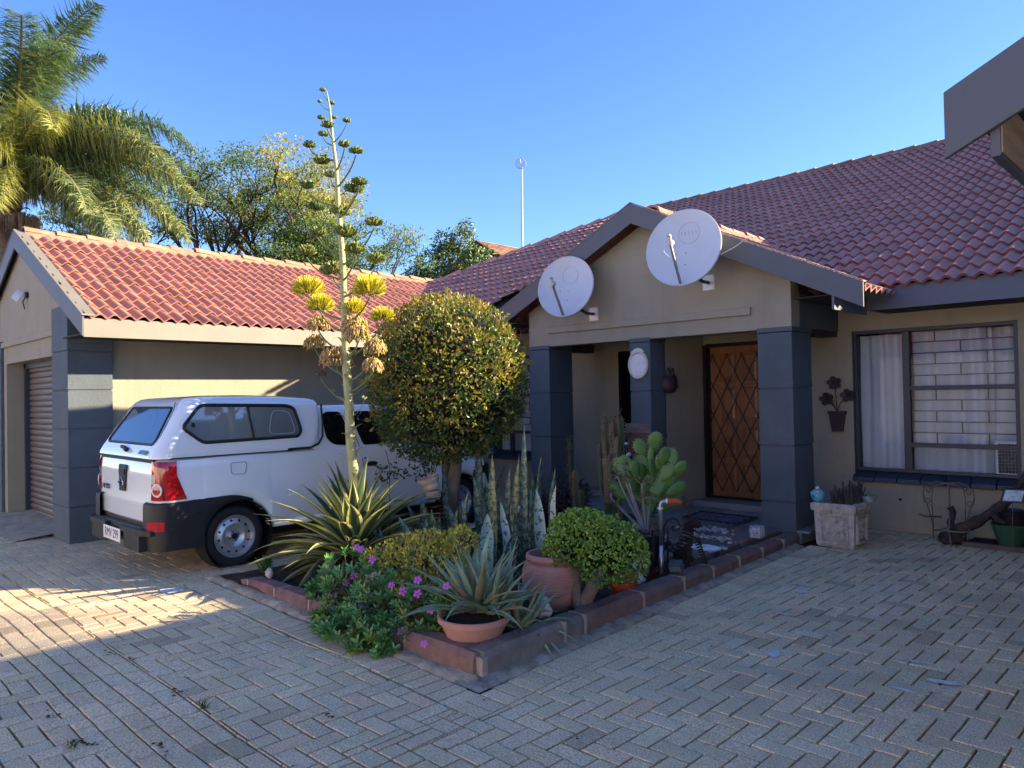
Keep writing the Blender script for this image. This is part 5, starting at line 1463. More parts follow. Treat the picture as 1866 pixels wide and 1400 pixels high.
obj('foliage',mb,mat('glossy_leaf',(1,1,1),.3,.12,20,vcol=True,trans=.15,spec=.5),PW); obj('stem',st,mat('thin_brown_stem',(.12,.09,.05),.9,.2),PW)
PK=mat('purple_pink_petal',(.62,.13,.60),.5,.12,30,trans=.25)
FL=[(.24,1.0,.0)]
FPX=[(-4.591, 3.035, 0.516), (-4.535, 3.034, 0.508), (-4.384, 3.023, 0.457), (-4.318, 2.998, 0.364), (-4.378, 2.988, 0.33), (-4.554, 2.983, 0.318), (-4.63, 2.967, 0.265), (-4.809, 2.931, 0.151), (-4.735, 2.936, 0.159), (-4.349, 2.90, 0.179), (-3.913, 2.93, 0.335), (-3.743, 2.92, 0.351), (-3.587, 2.90, 0.284), (-4.29, 2.86, 0.03), (-3.84, 2.86, 0.107), (-3.56, 2.82, 0.10), (-3.483, 2.94, 0.437), (-4.046, 2.94, 0.35), (-3.789, 2.96, 0.423)]
def flower(p,ax,s=.021):
    mb=MB(); rad0=ax.orthogonal().normalized()
    for k in range(5):
        r1=Matrix.Rotation(2*PI*k/5,3,ax)@rad0; t1=ax.cross(r1)
        n=len(mb.v); mb.v+=[tuple(p+q) for q in (r1*.1*s,r1*.55*s+t1*.38*s+ax*.1*s,r1*1.05*s+t1*.36*s,r1*1.15*s+t1*-.05*s,r1*1.0*s-t1*.40*s,r1*.5*s-t1*.32*s+ax*.1*s)]; mb.face(range(n,n+6))
    return mb
for i,(x,y,z) in enumerate(FPX):
    p=V((x,y,z)); p+=(V((0,0,1.6))-p).normalized()*.07; obj('flower',flower(p,V((.55+pr2.uniform(-.2,.2),-.75,.45)).normalized(),pr2.uniform(.020,.026)),PK,PW,solid=.001)
# ================================================================== SMALL THINGS
def single(name,mb,m,label,cat,group=None,loc=None,smooth=False,**k):
    if loc is None:
        n=len(mb.v); loc=(sum(v[0] for v in mb.v)/n,sum(v[1] for v in mb.v)/n,min(v[2] for v in mb.v))
    return tag(obj(name,mb,m,None,smooth=smooth,world_loc=loc,**k),label,cat,group)
WHT=mat('white_enamel',(.72,.72,.74),.35,.03,5)
# ---- satellite dishes
DISH=mat('white_dish_paint',(.62,.63,.66),.45,.03,3,stain=(.45,.44,.42),stain_amt=.25,stain_scale=3)
def dish(c,R_,n,plate,label,seed,logo):
    c=V(c); n=V(n).normalized(); side=n.cross(V((0,0,1))).normalized(); up=side.cross(n)
    D_=thing('satellite_dish',label,'satellite dish',plate)
    M_=Matrix(((side.x,up.x,n.x,c.x),(side.y,up.y,n.y,c.y),(side.z,up.z,n.z,c.z),(0,0,0,1)))@Matrix.Diagonal((1,1.07,1,1))
    mb=MB(); prof=[(0,-.075)]
    for i in range(1,13): r=R_*i/12; prof.append((r,-.075+.075*(r/R_)**2))
    prof+=[(R_+.006,.004),(R_+.014,-.002),(R_+.014,-.016),(R_+.004,-.018),(R_-.004,-.008)]
    for i in range(11,-1,-1): r=R_*i/12; prof.append((r,-.081+.075*(r/R_)**2))
    mb.lathe(prof,n=64,M=M_); obj('reflector',mb,DISH,D_,auto=35)
    lg=MB(); cc=(R_*-.10,R_*.42)
    def sp_(x,y): return tuple(M_@V((x,y,-.072+.075*(x*x+y*y)/R_**2)))
    lg.tube([sp_(cc[0]+R_*.29*math.cos(2*PI*i/32),cc[1]+R_*.27*math.sin(2*PI*i/32)) for i in range(33)],.0022,4,caps=False)
    if logo:
        for k in range(5): lg.tube([sp_(cc[0]-R_*.2+R_*.1*k,cc[1]-R_*.05),sp_(cc[0]-R_*.18+R_*.1*k,cc[1]+R_*.06)],.003,4)
    obj('faded_logo',lg,mat('faded_print_%d'%seed,(.50,.50,.56),.5,0),D_)
    bt=MB()
    for (x,y) in ((-.02,-.1),(.16,-.1),(-.02,-.42),(.16,-.42)):
        p=V(sp_(x*R_*1.6,y*R_*1.0)); bt.tube([p-n*.002,p+n*.006],.008,8)
    obj('bolt',bt,M['steel'],D_)
    ar_=MB(); foot=c-up*R_*1.04+n*.01; tip=c+n*.40-up*R_*.30-side*.0
    d=(tip-foot).normalized(); q=d.cross(side)
    ar_.prism([foot-side*.012-q*.012,foot+side*.012-q*.012,foot+side*.012+q*.012,foot-side*.012+q*.012],tip-foot)
    ar_.tube([foot,foot-n*.08-up*.0,c-up*R_*.5-n*.10],.012,6)
    arm=obj('feed_arm',ar_,mat('grey_arm_%d'%seed,(.34,.33,.31),.5,.2,10,metal=.4),D_)
    lb=MB(); h=tip-n*.03; lb.tube([tip+n*.015-up*.01,tip-n*.045+up*.015],[.026,.032],14); lb.tube([tip-n*.0+up*.0,tip+n*.03+up*.055,tip+n*.07+up*.06],[.018,.022,.018],10)
    obj('lnb',lb,mat('cream_plastic_%d'%seed,(.60,.58,.48),.5,.05),D_)
    cb=MB(); pts=[tip+n*.02-up*.02,tip+side*.05-up*.04,tip+side*.06-up*.10,tip+side*.02-up*.14,tip-up*.16+side*.0]; cb.tube(pts,.004,5)
    pts=[foot+(tip-foot)*t-q*.02+side*.01*math.sin(t*20) for t in [i/10 for i in range(11)]]; cb.tube(pts,.0035,5)
    obj('cable',cb,WHT,D_)
    P=V(plate); br_=MB(); br_.box(P.x-.075,P.x+.075,7.586,7.592,P.z-.085,P.z+.085); 
    for dx in (-.06,.06):
        for dz in (-.07,.07): br_.tube([(P.x+dx,7.588,P.z+dz),(P.x+dx,7.575,P.z+dz)],.008,6)
    obj('wall_plate',br_,mat('zinc_plate_%d'%seed,(.62,.62,.60),.4,.2,12,metal=.3,stain=(.3,.2,.12),stain_amt=.4,stain_scale=14),D_)
    br_=MB(); br_.tube([P+V((0,-.0,0)),P+V((0,-.14,.0)),c-n*.10-up*R_*.45],.02,10); br_.tube([c-n*.11-up*R_*.5,c-n*.11+up*R_*.1],.022,8); obj('bracket',br_,M['darkframe'],D_)
    return D_
dish((-6.06,7.16,2.955),.365,(.30,-.93,.22),(-5.95,7.592,2.62),'smaller white satellite dish mounted low on the left of the porch gable',1,False)
d2=dish((-4.28,7.04,3.165),.405,(.22,-.93,.24),(-4.29,7.592,2.83),'larger white satellite dish high on the right slope of the porch gable',2,True)
cb=MB(); cb.tube([(-3.92,7.2,3.05),(-3.80,7.28,3.12),(-3.66,7.3,3.20),(-3.55,7.36,3.19)],.005,6); obj('roof_cable',cb,WHT,d2)
# ---- oval plaque, bag, wall art
ov=thing('oval_plaque','cream oval ceramic house plaque on the middle porch pillar','plaque',(-5.27,7.586,1.95))
def oval(rx,rz,y,n=40,cz=1.935): return [(-5.27+rx*math.cos(2*PI*i/n),y,cz+rz*math.sin(2*PI*i/n)) for i in range(n)]
mb=MB(); rings=[oval(.142,.172,7.588),oval(.148,.178,7.575),oval(.138,.168,7.560),oval(.122,.15,7.562),oval(.115,.142,7.572)]
loft(mb,rings); mb.poly(rings[-1])
mb.rock(-5.27,7.572,2.105,.085,.016,.035,3,8); mb.rock(-5.34,7.572,2.085,.03,.016,.025,5,6); mb.rock(-5.20,7.572,2.085,.03,.016,.025,6,6)
obj('plaque_body',mb,mat('cream_ceramic',(.62,.58,.50),.4,.12,14,stain=(.35,.28,.2),stain_amt=.3,stain_scale=14),ov,auto=40)
mb=MB(); mb.poly(oval(.112,.138,7.5705)); fc=obj('plaque_face',mb,mat('white_ceramic',(.68,.69,.72),.35,.06,8,stain=(.42,.44,.47),stain_amt=.5,stain_scale=16),ov)
bg_=thing('hanging_bag','dark maroon handbag shaped planter on the wall left of the door','wall planter',(-5.09,7.97,1.62))
mb=MB(); n0=0; rings=[]
for (z,ry,rx) in ((1.575,.05,.03),(1.60,.115,.08),(1.66,.14,.105),(1.73,.13,.10),(1.79,.10,.075),(1.795,.085,.06)):
    rings.append([(-5.098+rx*abs(math.sin(PI*i/16)),7.97+ry*math.cos(PI*i/16),z) for i in range(17)])
loft(mb,rings,close=False); mb.poly(rings[0]); obj('bag_body',mb,mat('maroon_leather',(.055,.022,.030),.55,.2,10,.003,40),bg_,auto=50)
mb=MB(); mb.poly([(-5.02,7.93,1.79),(-4.995,7.99,1.72),(-4.998,8.03,1.64),(-5.02,8.07,1.66),(-5.04,8.06,1.79)]); obj('bag_flap',mb,mat('black_leather',(.012,.010,.014),.5,.1),bg_,solid=.01)
mb=MB()
for dy in (-.045,.045): mb.tube([(-5.06,7.97+dy+.035*math.cos(PI*i/10),1.79+.10*math.sin(PI*i/10)) for i in range(11)],.009,6)
obj('bag_handle',mb,mat('black_leather2',(.02,.014,.018),.5,.1),bg_)
wa=thing('wall_ornament','dark metal potted flower cutout on the wall beside the window','wall ornament',(-3.36,8.84,1.1))
ME=mat('dark_brown_metal',(.028,.018,.018),.6,.3,12,.003,40)
mb=MB(); mb.prism([(-3.42,8.80,1.095),(-3.30,8.80,1.095),(-3.265,8.80,1.32),(-3.455,8.80,1.32)],(0,.035,0)); mb.box(-3.462,-3.258,8.79,8.838,1.30,1.335); obj('pot_relief',mb,ME,wa)
FLW=[(-3.385,1.665),(-3.475,1.475),(-3.235,1.515)]
mb=MB()
for (x,z) in FLW: mb.tube([(-3.36,8.82,1.33),(-3.36+(x+3.36)*.3,8.815,1.33+(z-1.33)*.5),(x,8.82,z)],.005,5)
mb.tube([(-3.36,8.82,1.33),(-3.42,8.815,1.42)],.004,4); obj('flower_stem',mb,ME,wa)
for (x,z) in FLW:
    mb=MB()
    for k in range(5):
        a=PI/2+2*PI*k/5+.2; cx_,cz_=x+.052*math.cos(a),z+.047*math.sin(a); n=len(mb.v)
        mb.v+=[(cx_+.037*math.cos(2*PI*i/10),8.812-.01*math.cos(2*PI*i/10-a),cz_+.032*math.sin(2*PI*i/10)) for i in range(10)]; mb.face(range(n,n+10))
    mb.rock(x,8.806,z,.018,.01,.018,1,5); obj('metal_flower',mb,ME,wa,solid=.003)
# ---- bell, globe lamp, mat
mb=MB(); bx_,by_,bz_=-7.50,7.83,2.30; mb.lathe([(.005,.20),(.006,.10),(.02,.085),(.035,.05),(.045,.02),(.075,0),(.085,-.005),(.08,-.01)],bx_,by_,20); mb.v=[(x,y,z+bz_) for x,y,z in mb.v]; mb.tube([(bx_,by_,bz_+.09),(bx_,by_,2.59)],.003,4)
single('hanging_bell',mb,mat('patina_brass',(.22,.27,.25),.35,.2,8,metal=.6),'small metal bell hanging under the eave left of the porch','bell',auto=40)
gl=thing('globe_lamp','round glass globe lamp under the eave beside the ball tree','lamp',(-7.62,7.72,2.41))
mb=MB(); mb.rock(-7.62,7.72,2.40,.075,.075,.075,1,10,rough=0); obj('globe',mb,mat('globe_glass',(.42,.44,.46),.1,.05,coat=1),gl,smooth=True)
mb=MB(); mb.tube([(-7.62,7.72,2.46),(-7.62,7.72,2.59)],[.03,.03],12); mb.box(-7.7,-7.54,7.716,7.724,2.385,2.4); obj('lamp_fitting',mb,M['blackmetal'],gl)
dm=MB(); corners=[V((-4.66,7.50,.128)),V((-3.93,7.47,.128)),V((-3.96,8.0,.128)),V((-4.72,8.03,.128))]
dmm=bpy.data.materials.new('patterned_mat'); dmm.use_nodes=True; N_,L_=nt(dmm); bs=N_['Principled BSDF']; bs.inputs['Roughness'].default_value=.95
tc_=N_.new('ShaderNodeTexCoord'); vo=N_.new('ShaderNodeTexVoronoi'); vo.inputs['Scale'].default_value=22; vo.feature='DISTANCE_TO_EDGE'; L_.new(tc_.outputs['Object'],vo.inputs['Vector'])
cr_=N_.new('ShaderNodeValToRGB'); cr_.color_ramp.elements[0].color=(.16,.13,.17,1); cr_.color_ramp.elements[0].position=.06; cr_.color_ramp.elements[1].color=(.035,.025,.05,1); cr_.color_ramp.elements[1].position=.16
L_.new(vo.outputs[0],cr_.inputs[0]); L_.new(cr_.outputs[0],bs.inputs['Base Color'])
dm.prism(corners,(0,0,.010)); DM=tag(obj('door_mat',dm,dmm,None,world_loc=(-4.3,7.75,.125)),'dark patterned door mat on the grey porch tiles','door mat')
mb=MB(); 
for k in (.0,.10):
    cc=sum(corners,V())/4; P=[c.lerp(cc,k+.02)+V((0,0,.0115)) for c in corners]; mb.tube(P+[P[0]],.006,4,caps=False,flat=.4)
obj('mat_border',mb,mat('black_mat_border',(.012,.01,.02),.9,.1),DM)
# ---- pebbles on the slabs
pr3=random.Random(9); mb=MB(); 
for (cx_,cy_,sx,sy,k) in ((-4.05,7.0,.26,.10,70),(-3.80,6.66,.26,.09,60),(-4.3,6.4,.18,.16,50),(-3.62,6.2,.18,.10,70),(-3.95,7.1,.1,.05,20)):
    for i in range(k):
        x=cx_+pr3.gauss(0,sx*.5);y=cy_+pr3.gauss(0,sy*.5); s=pr3.uniform(.010,.026); g=pr3.uniform(.5,1.1)
        if x>kx(y)-.17: continue
        mb.rock(x,y,.128+s*.4,s,s*.8,s*.55,i,4,c=(g,g*.95,g*.88),rough=.5)
single('pebbles',mb,mat('white_pebble',(.55,.52,.48),.7,.25,30,vcol=True),None,None,loc=(-4,6.7,.12))
bpy.data.objects['pebbles']['kind']='stuff'; bpy.data.objects['pebbles']['label']='loose white and tan pebbles scattered on the slabs before the porch'
mb=MB(); 
for i in range(26): x=-3.63+pr3.uniform(-.14,.14); y=6.18+pr3.uniform(-.07,.07); mb.rock(x,y,.135,.05,.035,.018,i,5,rough=.6)
single('white_rag',mb,mat('white_plaster_lump',(.62,.68,.80),.7,.1,20),'crumpled pale blue white cloth on the slabs behind the kerb','cloth')
WR=mat('white_rock',(.52,.48,.44),.85,.25,9,.01,40,stain=(.2,.16,.13),stain_amt=.6,stain_scale=12)
mb=MB(); mb.rock(-3.31,3.62,.185,.062,.055,.078,3,9,rough=.35); single('white_rock',mb,WR,'rounded white rock beside the foot of the big urn','rock','white rocks in the bed',smooth=True)
mb=MB(); mb.rock(-3.40,4.78,.15,.085,.07,.07,8,9,rough=.45); single('white_rock',mb,WR,'rough grey white rock below the jade plant next to the kerb','rock','white rocks in the bed',smooth=True)
mb=MB(); mb.rock(-5.88,3.02,.13,.035,.03,.045,5,7,rough=.4); single('white_rock',mb,WR,'tiny white rock on the far left end of the kerb','rock','white rocks in the bed',smooth=True)
mb=MB(); 
for k in range(6):
    a=2*PI*k/6; blade(mb,(-3.36+.02*math.cos(a),4.76+.02*math.sin(a),.23),a,.9,.085,.05,-.5,lambda s,t:None,4,2,.5)
mb.rock(-3.36,4.76,.245,.035,.035,.03,1,6); single('shell_ornament',mb,mat('white_porcelain',(.66,.64,.60),.4,.06),'white tulip shaped ceramic ornament on the rock under the jade plant','ornament',smooth=True,solid=.004)
mb=MB(); mb.box(-3.50,-3.385,6.86,6.98,.14,.255); o=single('breeze_block',mb,mat('pitted_white_block',(.55,.56,.58),.9,.5,45,.02,60,stain=(.08,.08,.08),stain_amt=.9,stain_scale=38),'small pitted white stone block on the kerb by the pillar','block',bevel=.012)
# kerb solar light
sl3=thing('solar_light','small grey solar garden light tipped over on the kerb','garden light',(-3.28,5.18,.15))
mb=MB(); M_=Matrix.Translation((-3.27,5.17,.195))@Matrix.Rotation(.5,4,'X')@Matrix.Rotation(.3,4,'Z'); b0=MB(); b0.box(-.055,.055,-.04,.04,-.035,.035); mb=b0; mb.v=[tuple(M_@V(p)) for p in mb.v]; obj('light_body',mb,mat('grey_plastic',(.06,.065,.075),.35,.1),sl3,bevel=.008)
b0=MB(); b0.box(-.045,.045,-.043,-.041,-.025,.025); b0.v=[tuple(M_@V(p)) for p in b0.v]; obj('lens',b0,mat('smoky_lens',(.16,.18,.21),.1,.1),sl3)
# standpipe
tp=thing('garden_tap','galvanised standpipe with bright red plastic outlet','tap',(-3.44,5.22,.05))
mb=MB(); mb.tube([(-3.44,5.22,.02),(-3.44,5.22,.33)],.017,12); mb.tube([(-3.44,5.22,.34),(-3.438,5.22,.66),(-3.432,5.224,.685),(-3.415,5.235,.695),(-3.39,5.25,.696)],.0165,12); obj('pipe',mb,M['steel'],tp,smooth=True)
mb=MB(); mb.tube([(-3.44,5.22,.63),(-3.44,5.22,.645)],.024,12); mb.tube([(-3.40,5.243,.696),(-3.39,5.25,.696)],.022,12); obj('collar',mb,WHT,tp)
mb=MB(); mb.tube([(-3.39,5.25,.698),(-3.34,5.285,.698),(-3.315,5.305,.692)],[.021,.021,.016],10,flat=.8); mb.prism([(-3.325,5.29,.70),(-3.298,5.315,.675),(-3.31,5.32,.68),(-3.34,5.30,.70)],(0,0,.012)); obj('red_outlet',mb,mat('red_orange_plastic',(.62,.05,.02),.4,.05),tp)
# wire dog: bundle of wound rusty wire over an armature
wd=thing('wire_dog','rusty wire dog sculpture sitting at the end of the bed','sculpture',(-3.36,5.50,.14)); wr=random.Random(2); RW=mat('dark_rust_wire',(.045,.028,.022),.7,.4,25,metal=.4)
def wound(mb,p0,p1,r0,r1,turns,wr_=.0035,n=10):
    p0=V(p0);p1=V(p1); t=(p1-p0).normalized(); a=t.orthogonal().normalized(); b=t.cross(a); pts=[]
    N2=int(turns*n); ph=wr.uniform(0,6)
    for i in range(N2+1):
        s=i/N2; r=r0*(1-s)+r1*s; th=ph+2*PI*turns*s; r*=wr.uniform(.8,1.15); pts.append(p0.lerp(p1,s)+a*r*math.cos(th)+b*r*math.sin(th))
    mb.tube(pts,wr_,4)
mb=MB(); cx0,cy0=-3.345,5.48
for k in range(4): wound(mb,(cx0-.06,cy0-.02,.17),(cx0,cy0+.02,.44),.075,.045,9)
for k in range(3): wound(mb,(cx0-.05,cy0,.15),(cx0-.07,cy0-.03,.30),.06,.06,6)
obj('wire_body',mb,RW,wd)
mb=MB()
for k in range(4): wound(mb,(cx0-.005,cy0+.02,.50),(cx0+.085,cy0+.05,.475),.048,.028,8)
wound(mb,(cx0,cy0+.02,.42),(cx0,cy0+.02,.5),.04,.045,6)
mb.rock(cx0+.03,cy0+.03,.49,.05,.035,.035,2,7,rough=.4); mb.rock(cx0+.085,cy0+.05,.47,.018,.016,.014,3,5); obj('wire_head',mb,RW,wd)
for (dx,dy,ex,ey) in ((.02,-.03,.02,-.04),(.06,.03,.13,.06)):
    mb=MB(); 
    for k in range(3): wound(mb,(cx0+dx,cy0+dy,.36),(cx0+ex,cy0+ey,.155),.03,.014,10)
    obj('leg',mb,RW,wd)
for s in (-1,1):
    mb=MB(); wound(mb,(cx0-.06,cy0+.05*s,.26),(cx0+.01,cy0+.06*s,.155),.04,.02,7); wound(mb,(cx0-.07,cy0+.05*s,.24),(cx0+.0,cy0+.06*s,.16),.035,.02,6); obj('leg',mb,RW,wd)
mb=MB(); e=[(cx0+.02,cy0+.02,.53),(cx0-.01,cy0+.0,.62),(cx0-.035,cy0-.02,.70),(cx0-.03,cy0-.01,.72),(cx0-.0,cy0+.01,.66),(cx0+.02,cy0+.02,.54)]; mb.tube(e,.0035,5); mb.tube([e[0],e[3]],.003,5); obj('ear',mb,RW,wd)
# iron scroll and flower bracket, plant stand with pots
ps=thing('plant_stand','black iron plant stand holding a dark pot and wire basket','plant stand',(-3.62,5.32,.04))
mb=MB(); sx_,sy_=-3.64,5.30
for (a,b) in ((-.13,-.10),(.13,-.10),(-.13,.12),(.13,.12)): mb.tube([(sx_+a,sy_+b,.03),(sx_+a*1.05,sy_+b,.42)],.008,6)
for z in (.10,.25,.40): 
    for r in (.15,): mb.tube([(sx_+r*math.cos(2*PI*i/20),sy_+r*math.sin(2*PI*i/20),z) for i in range(21)],.006,5,caps=False)
mb.tube([(sx_+.13,sy_-.1,.09),(sx_+.33,sy_+.02,.10)],.010,6)
obj('stand_frame',mb,M['blackmetal'],ps)
sc=MB(); sc.tube([(-3.45,5.28,.40),(-3.45,5.28,.47),(-3.43,5.29,.52),(-3.39,5.31,.55),(-3.345,5.33,.53),(-3.33,5.34,.48),(-3.35,5.33,.445),(-3.385,5.31,.45),(-3.39,5.31,.475),(-3.37,5.32,.485)],.007,6)
sc.tube([(-3.47,5.26,.1),(-3.46,5.27,.30),(-3.45,5.28,.4)],.007,6); sc.tube([(-3.40,5.3,.30),(-3.36,5.32,.2),(-3.30,5.36,.13)],.004,5)
for k in range(5): a=2*PI*k/5; sc.rock(-3.40+.03*math.cos(a),5.27,.32+.03*math.sin(a),.02,.012,.018,k,5)
obj('scroll',sc,M['blackmetal'],ps)
bk=MB(); 
for i in range(26):
    a=2*PI*i/26; r=.155; 
    bk.tube([(sx_+r*math.cos(a),sy_+r*math.sin(a),.40),(sx_+r*1.06*math.cos(a+.0),sy_+r*1.06*math.sin(a),.455)],.007,4)
for z,r in ((.40,.155),(.458,.165)): bk.tube([(sx_+r*math.cos(2*PI*i/24),sy_+r*math.sin(2*PI*i/24),z) for i in range(25)],.006,5,caps=False)
obj('basket_rim',bk,mat('bronze_wire',(.16,.11,.07),.5,.3,10,metal=.5),ps)
mb=MB(); mb.lathe([(0,.12),(.09,.12),(.125,.36),(.135,.40),(.125,.41),(.0,.38)],sx_,sy_,24); obj('dark_pot',mb,mat('dark_teal_glaze',(.012,.022,.030),.3,.2),ps,auto=40)
mb=MB(); mb.lathe([(0,.05),(.08,.05),(.10,.22),(.095,.24),(0,.20)],-3.56,5.06,20); single('flower_pot',mb,mat('dark_teal_glaze2',(.010,.025,.035),.3,.2),'dark teal glazed pot half hidden behind the jade plant','pot',auto=40)
# hidden-in-shade bromeliad and strappy weeds near the kerb
def weed(cx_,cy_,z,n,L_,w,col,label,seed,spread=1.2,cat='plant',group=None,droop=(.5,1.6),m=None):
    r=random.Random(seed); mb=MB()
    for i in range(n):
        az=r.uniform(0,2*PI); g=r.uniform(.6,1.3)
        blade(mb,(cx_+r.uniform(-.02,.02),cy_+r.uniform(-.02,.02),z),az,1.4-spread*r.random(),L_*r.uniform(.6,1.1),w,r.uniform(*droop),lambda s,t,g=g:tuple(c*g for c in col),7,2,.4)
    return single('strappy_plant',mb,m or LFD,label,cat,group,loc=(cx_,cy_,z))
weed(-3.42,5.0,.05,26,.26,.014,(.13,.035,.035),'dark red spiky bromeliad beside the kerb and fallen light',1)
weed(-3.50,4.88,.05,22,.40,.010,(.17,.15,.12),'dry arching grass blades under the jade plant by the kerb',2)
weed(-3.62,3.62,.05,22,.20,.012,(.20,.17,.11),'withered straw coloured blades at the urn foot',3,1.4)
# little seedling at the left end
mb=MB(); wr3=random.Random(4)
for k in range(46):
    a=wr3.uniform(0,2*PI); r_=wr3.uniform(.0,.11); h=wr3.uniform(.05,.22); p=V((-6.22+math.cos(a)*r_*.4,3.15+math.sin(a)*r_*.4,.02+h*.6)); d=V((math.cos(a),math.sin(a),wr3.uniform(.2,1.6))).normalized(); g=wr3.uniform(.7,1.2)
    leaf(mb,p,d,V((0,0,1)),.085,.022,(.10*g,.20*g,.05*g))
for k in range(5): a=k*1.3; mb.tube([(-6.22,3.15,-.02),(-6.22+.04*math.cos(a),3.15+.04*math.sin(a),.17)],.004,4,0,(.09,.15,.05))
single('seedling',mb,LFD,'small bright green seedling growing from the paving by the wheel','weed')
gi=0
for (x,y,L_,lab) in ((-3.90,1.62,.07,'green grass tuft in a paving joint left of centre'),(-3.93,1.02,.05,'tiny green tuft in a joint near the bottom left'),(-4.95,2.80,.09,'pale grass blades sprouting below the red kerb')):
    mb=MB()
    for k in range(26): a=wr3.uniform(0,6.28); blade(mb,(x+wr3.uniform(-.03,.03),y+wr3.uniform(-.012,.012),-.005),a,wr3.uniform(.3,1.2),L_*wr3.uniform(.5,1.1),.005,.8,lambda s,t:(.06,.12,.03),4,1,0)
    single('grass_tuft',mb,LFD,lab,'weed','grass tufts in the paving')
# ---- pot in a coil spring by the trunk
sp_=thing('spring_planter','cream ribbed pot cradled in a rusty coil spring by the tree trunk','planter',(-5.50,4.60,.05))
tilt=Matrix.Translation((-5.50,4.52,.62))@Matrix.Rotation(-.2,4,'Y')@Matrix.Rotation(.25,4,'X')@Matrix.Diagonal((1.22,1.22,1.22,1))
mb=MB(); prof=[(0,0),(.045,0)]; 
for i in range(1,19): z=.17*i/18; prof.append((.045+.04*(i/18)**.8+.003*(1 if (i//3)%2 else -1),z))
prof+=[(.088,.172),(.082,.178),(.074,.17)]; mb.lathe(prof,n=32,M=tilt); obj('pot_body',mb,mat('cream_ribbed_pot',(.42,.34,.26),.8,.2,10,.004,40,stain=(.2,.14,.1),stain_amt=.5,stain_scale=9),sp_,auto=50)
mb=MB(); mb.lathe([(0,.155),(.076,.16)],n=24,M=tilt); obj('soil',mb,SOILM,sp_)
mb=MB(); pts=[]
for i in range(int(9*18)):
    s=i/(9*18); r=.085-.012*math.sin(s*PI)*0+.0*s; r=.078 if s<.45 else .078+.012*(s-.45); th=2*PI*9*s; z=.06+.66*s**1.05
    r*=1.12; x=-5.46-.04*s; pts.append((x+r*math.cos(th),4.52+r*math.sin(th),z))
mb.tube(pts,.0055,6); mb.tube([(-5.61,4.58,.75),(-5.64,4.6,1.0),(-5.60,4.7,1.2)],.004,5); mb.tube([(-5.56,4.55,.8),(-5.555,4.6,.95),(-5.56,4.7,1.15)],.004,5)
obj('coil_spring',mb,M['rust'],sp_)
mb=MB(); mb.tube([(-5.50,3.98,.1),(-5.52,4.0,.5),(-5.50,4.0,.95),(-5.56,4.0,1.12)],.0035,5); single('wire_stake',mb,M['blackmetal'],'thin bent black wire standing behind the agave stalk','stake')
# ---- cacti
def rib_column(mb,p0,p1,r,ribs,c0,seed,cap=True):
    p0=V(p0);p1=V(p1); L_=(p1-p0).length; t=(p1-p0).normalized(); a=t.orthogonal().normalized(); b=t.cross(a); n=ribs*2; seg=int(L_/.035)+2; base=len(mb.v)
    for i in range(seg+1):
        s=i/seg; rr=r*(1+.08*math.sin(i*1.1+seed)); 
        if s>.9: rr*=math.sqrt(max(.02,1-((s-.9)/.1)**2))
        for j in range(n):
            q=rr*(1.25 if j%2==0 else .72); th=2*PI*j/n+.25*math.sin(s*3+seed); mb.v.append(tuple(p0.lerp(p1,s)+a*q*math.cos(th)+b*q*math.sin(th)))
    for i in range(seg):
        for j in range(n):
            q=base+i*n+j; q2=base+i*n+(j+1)%n; g=c0[3] if len(c0)>3 else 1
            k=1.0
            mb.face((q,q2,q2+n,q+n),0,tuple(c*k for c in c0[:3]))
def spines(mb,p0,p1,r,ribs,seed,c=(.3,.26,.2)):
    rr=random.Random(seed); p0=V(p0);p1=V(p1); t=(p1-p0).normalized(); a=t.orthogonal().normalized(); b=t.cross(a); n=ribs*2; k=int((p1-p0).length/.03)
    for i in range(k):
        s=i/k
        for j in range(0,n,2):
            th=2*PI*j/n+.25*math.sin(s*3+seed); d=(a*math.cos(th)+b*math.sin(th)); q=p0.lerp(p1,s)+d*r*1.2; e=q+d*.014+t*rr.uniform(-.006,.006)
            mb.tube([q,e],.002,3,0,c,caps=False)
cc=thing('column_cactus','tall clustered brown green column cactus before the porch','cactus',(-4.53,6.0,.04))
GRN=(.055,.085,.035);BRN=(.12,.10,.065)
cols_=[(-4.53,6.0,.04,-4.53,6.0,.72,.055,(.075,.12,.04)),(-4.50,6.02,.65,-4.50,6.02,1.33,.030,BRN),(-4.56,5.98,.7,-4.575,5.98,1.40,.026,BRN),(-4.60,5.97,.55,-4.64,5.97,1.10,.024,BRN),(-4.58,6.0,.6,-4.60,6.0,1.18,.026,GRN),(-4.47,5.98,.55,-4.43,5.98,1.17,.026,BRN),(-4.52,5.93,.5,-4.53,5.92,.97,.028,(.15,.12,.08)),(-4.48,5.93,.5,-4.475,5.92,1.0,.026,BRN),(-4.44,6.04,.6,-4.42,6.05,1.36,.024,GRN),(-4.54,6.05,.6,-4.52,6.05,1.25,.026,GRN),(-4.56,5.94,.55,-4.60,5.93,.9,.022,GRN),(-4.42,6.0,.1,-4.44,6.0,.75,.018,(.14,.12,.05))]
CM=mat('cactus_skin',(1,1,1),.6,.2,20,vcol=True,spec=.3)
for i,(x0,y0,z0,x1,y1,z1,r,c) in enumerate(cols_):
    mb=MB(); rib_column(mb,(x0,y0,z0),(x1,y1,z1),r,4 if i else 5,c,i); spines(mb,(x0,y0,z0),(x1,y1,z1),r,4 if i else 5,i); obj('cactus_arm',mb,CM,cc)
mb=MB(); lr=random.Random(3)
for i in range(120): p=V((-4.51+lr.uniform(-.11,.11),6.0+lr.uniform(-.06,.06),lr.uniform(.95,1.36))); leaf2(mb,p,rdir(lr,.4),rdir(lr),.03,.014,(.06,.075,.03))
obj('small_leaves',mb,LFD,cc)
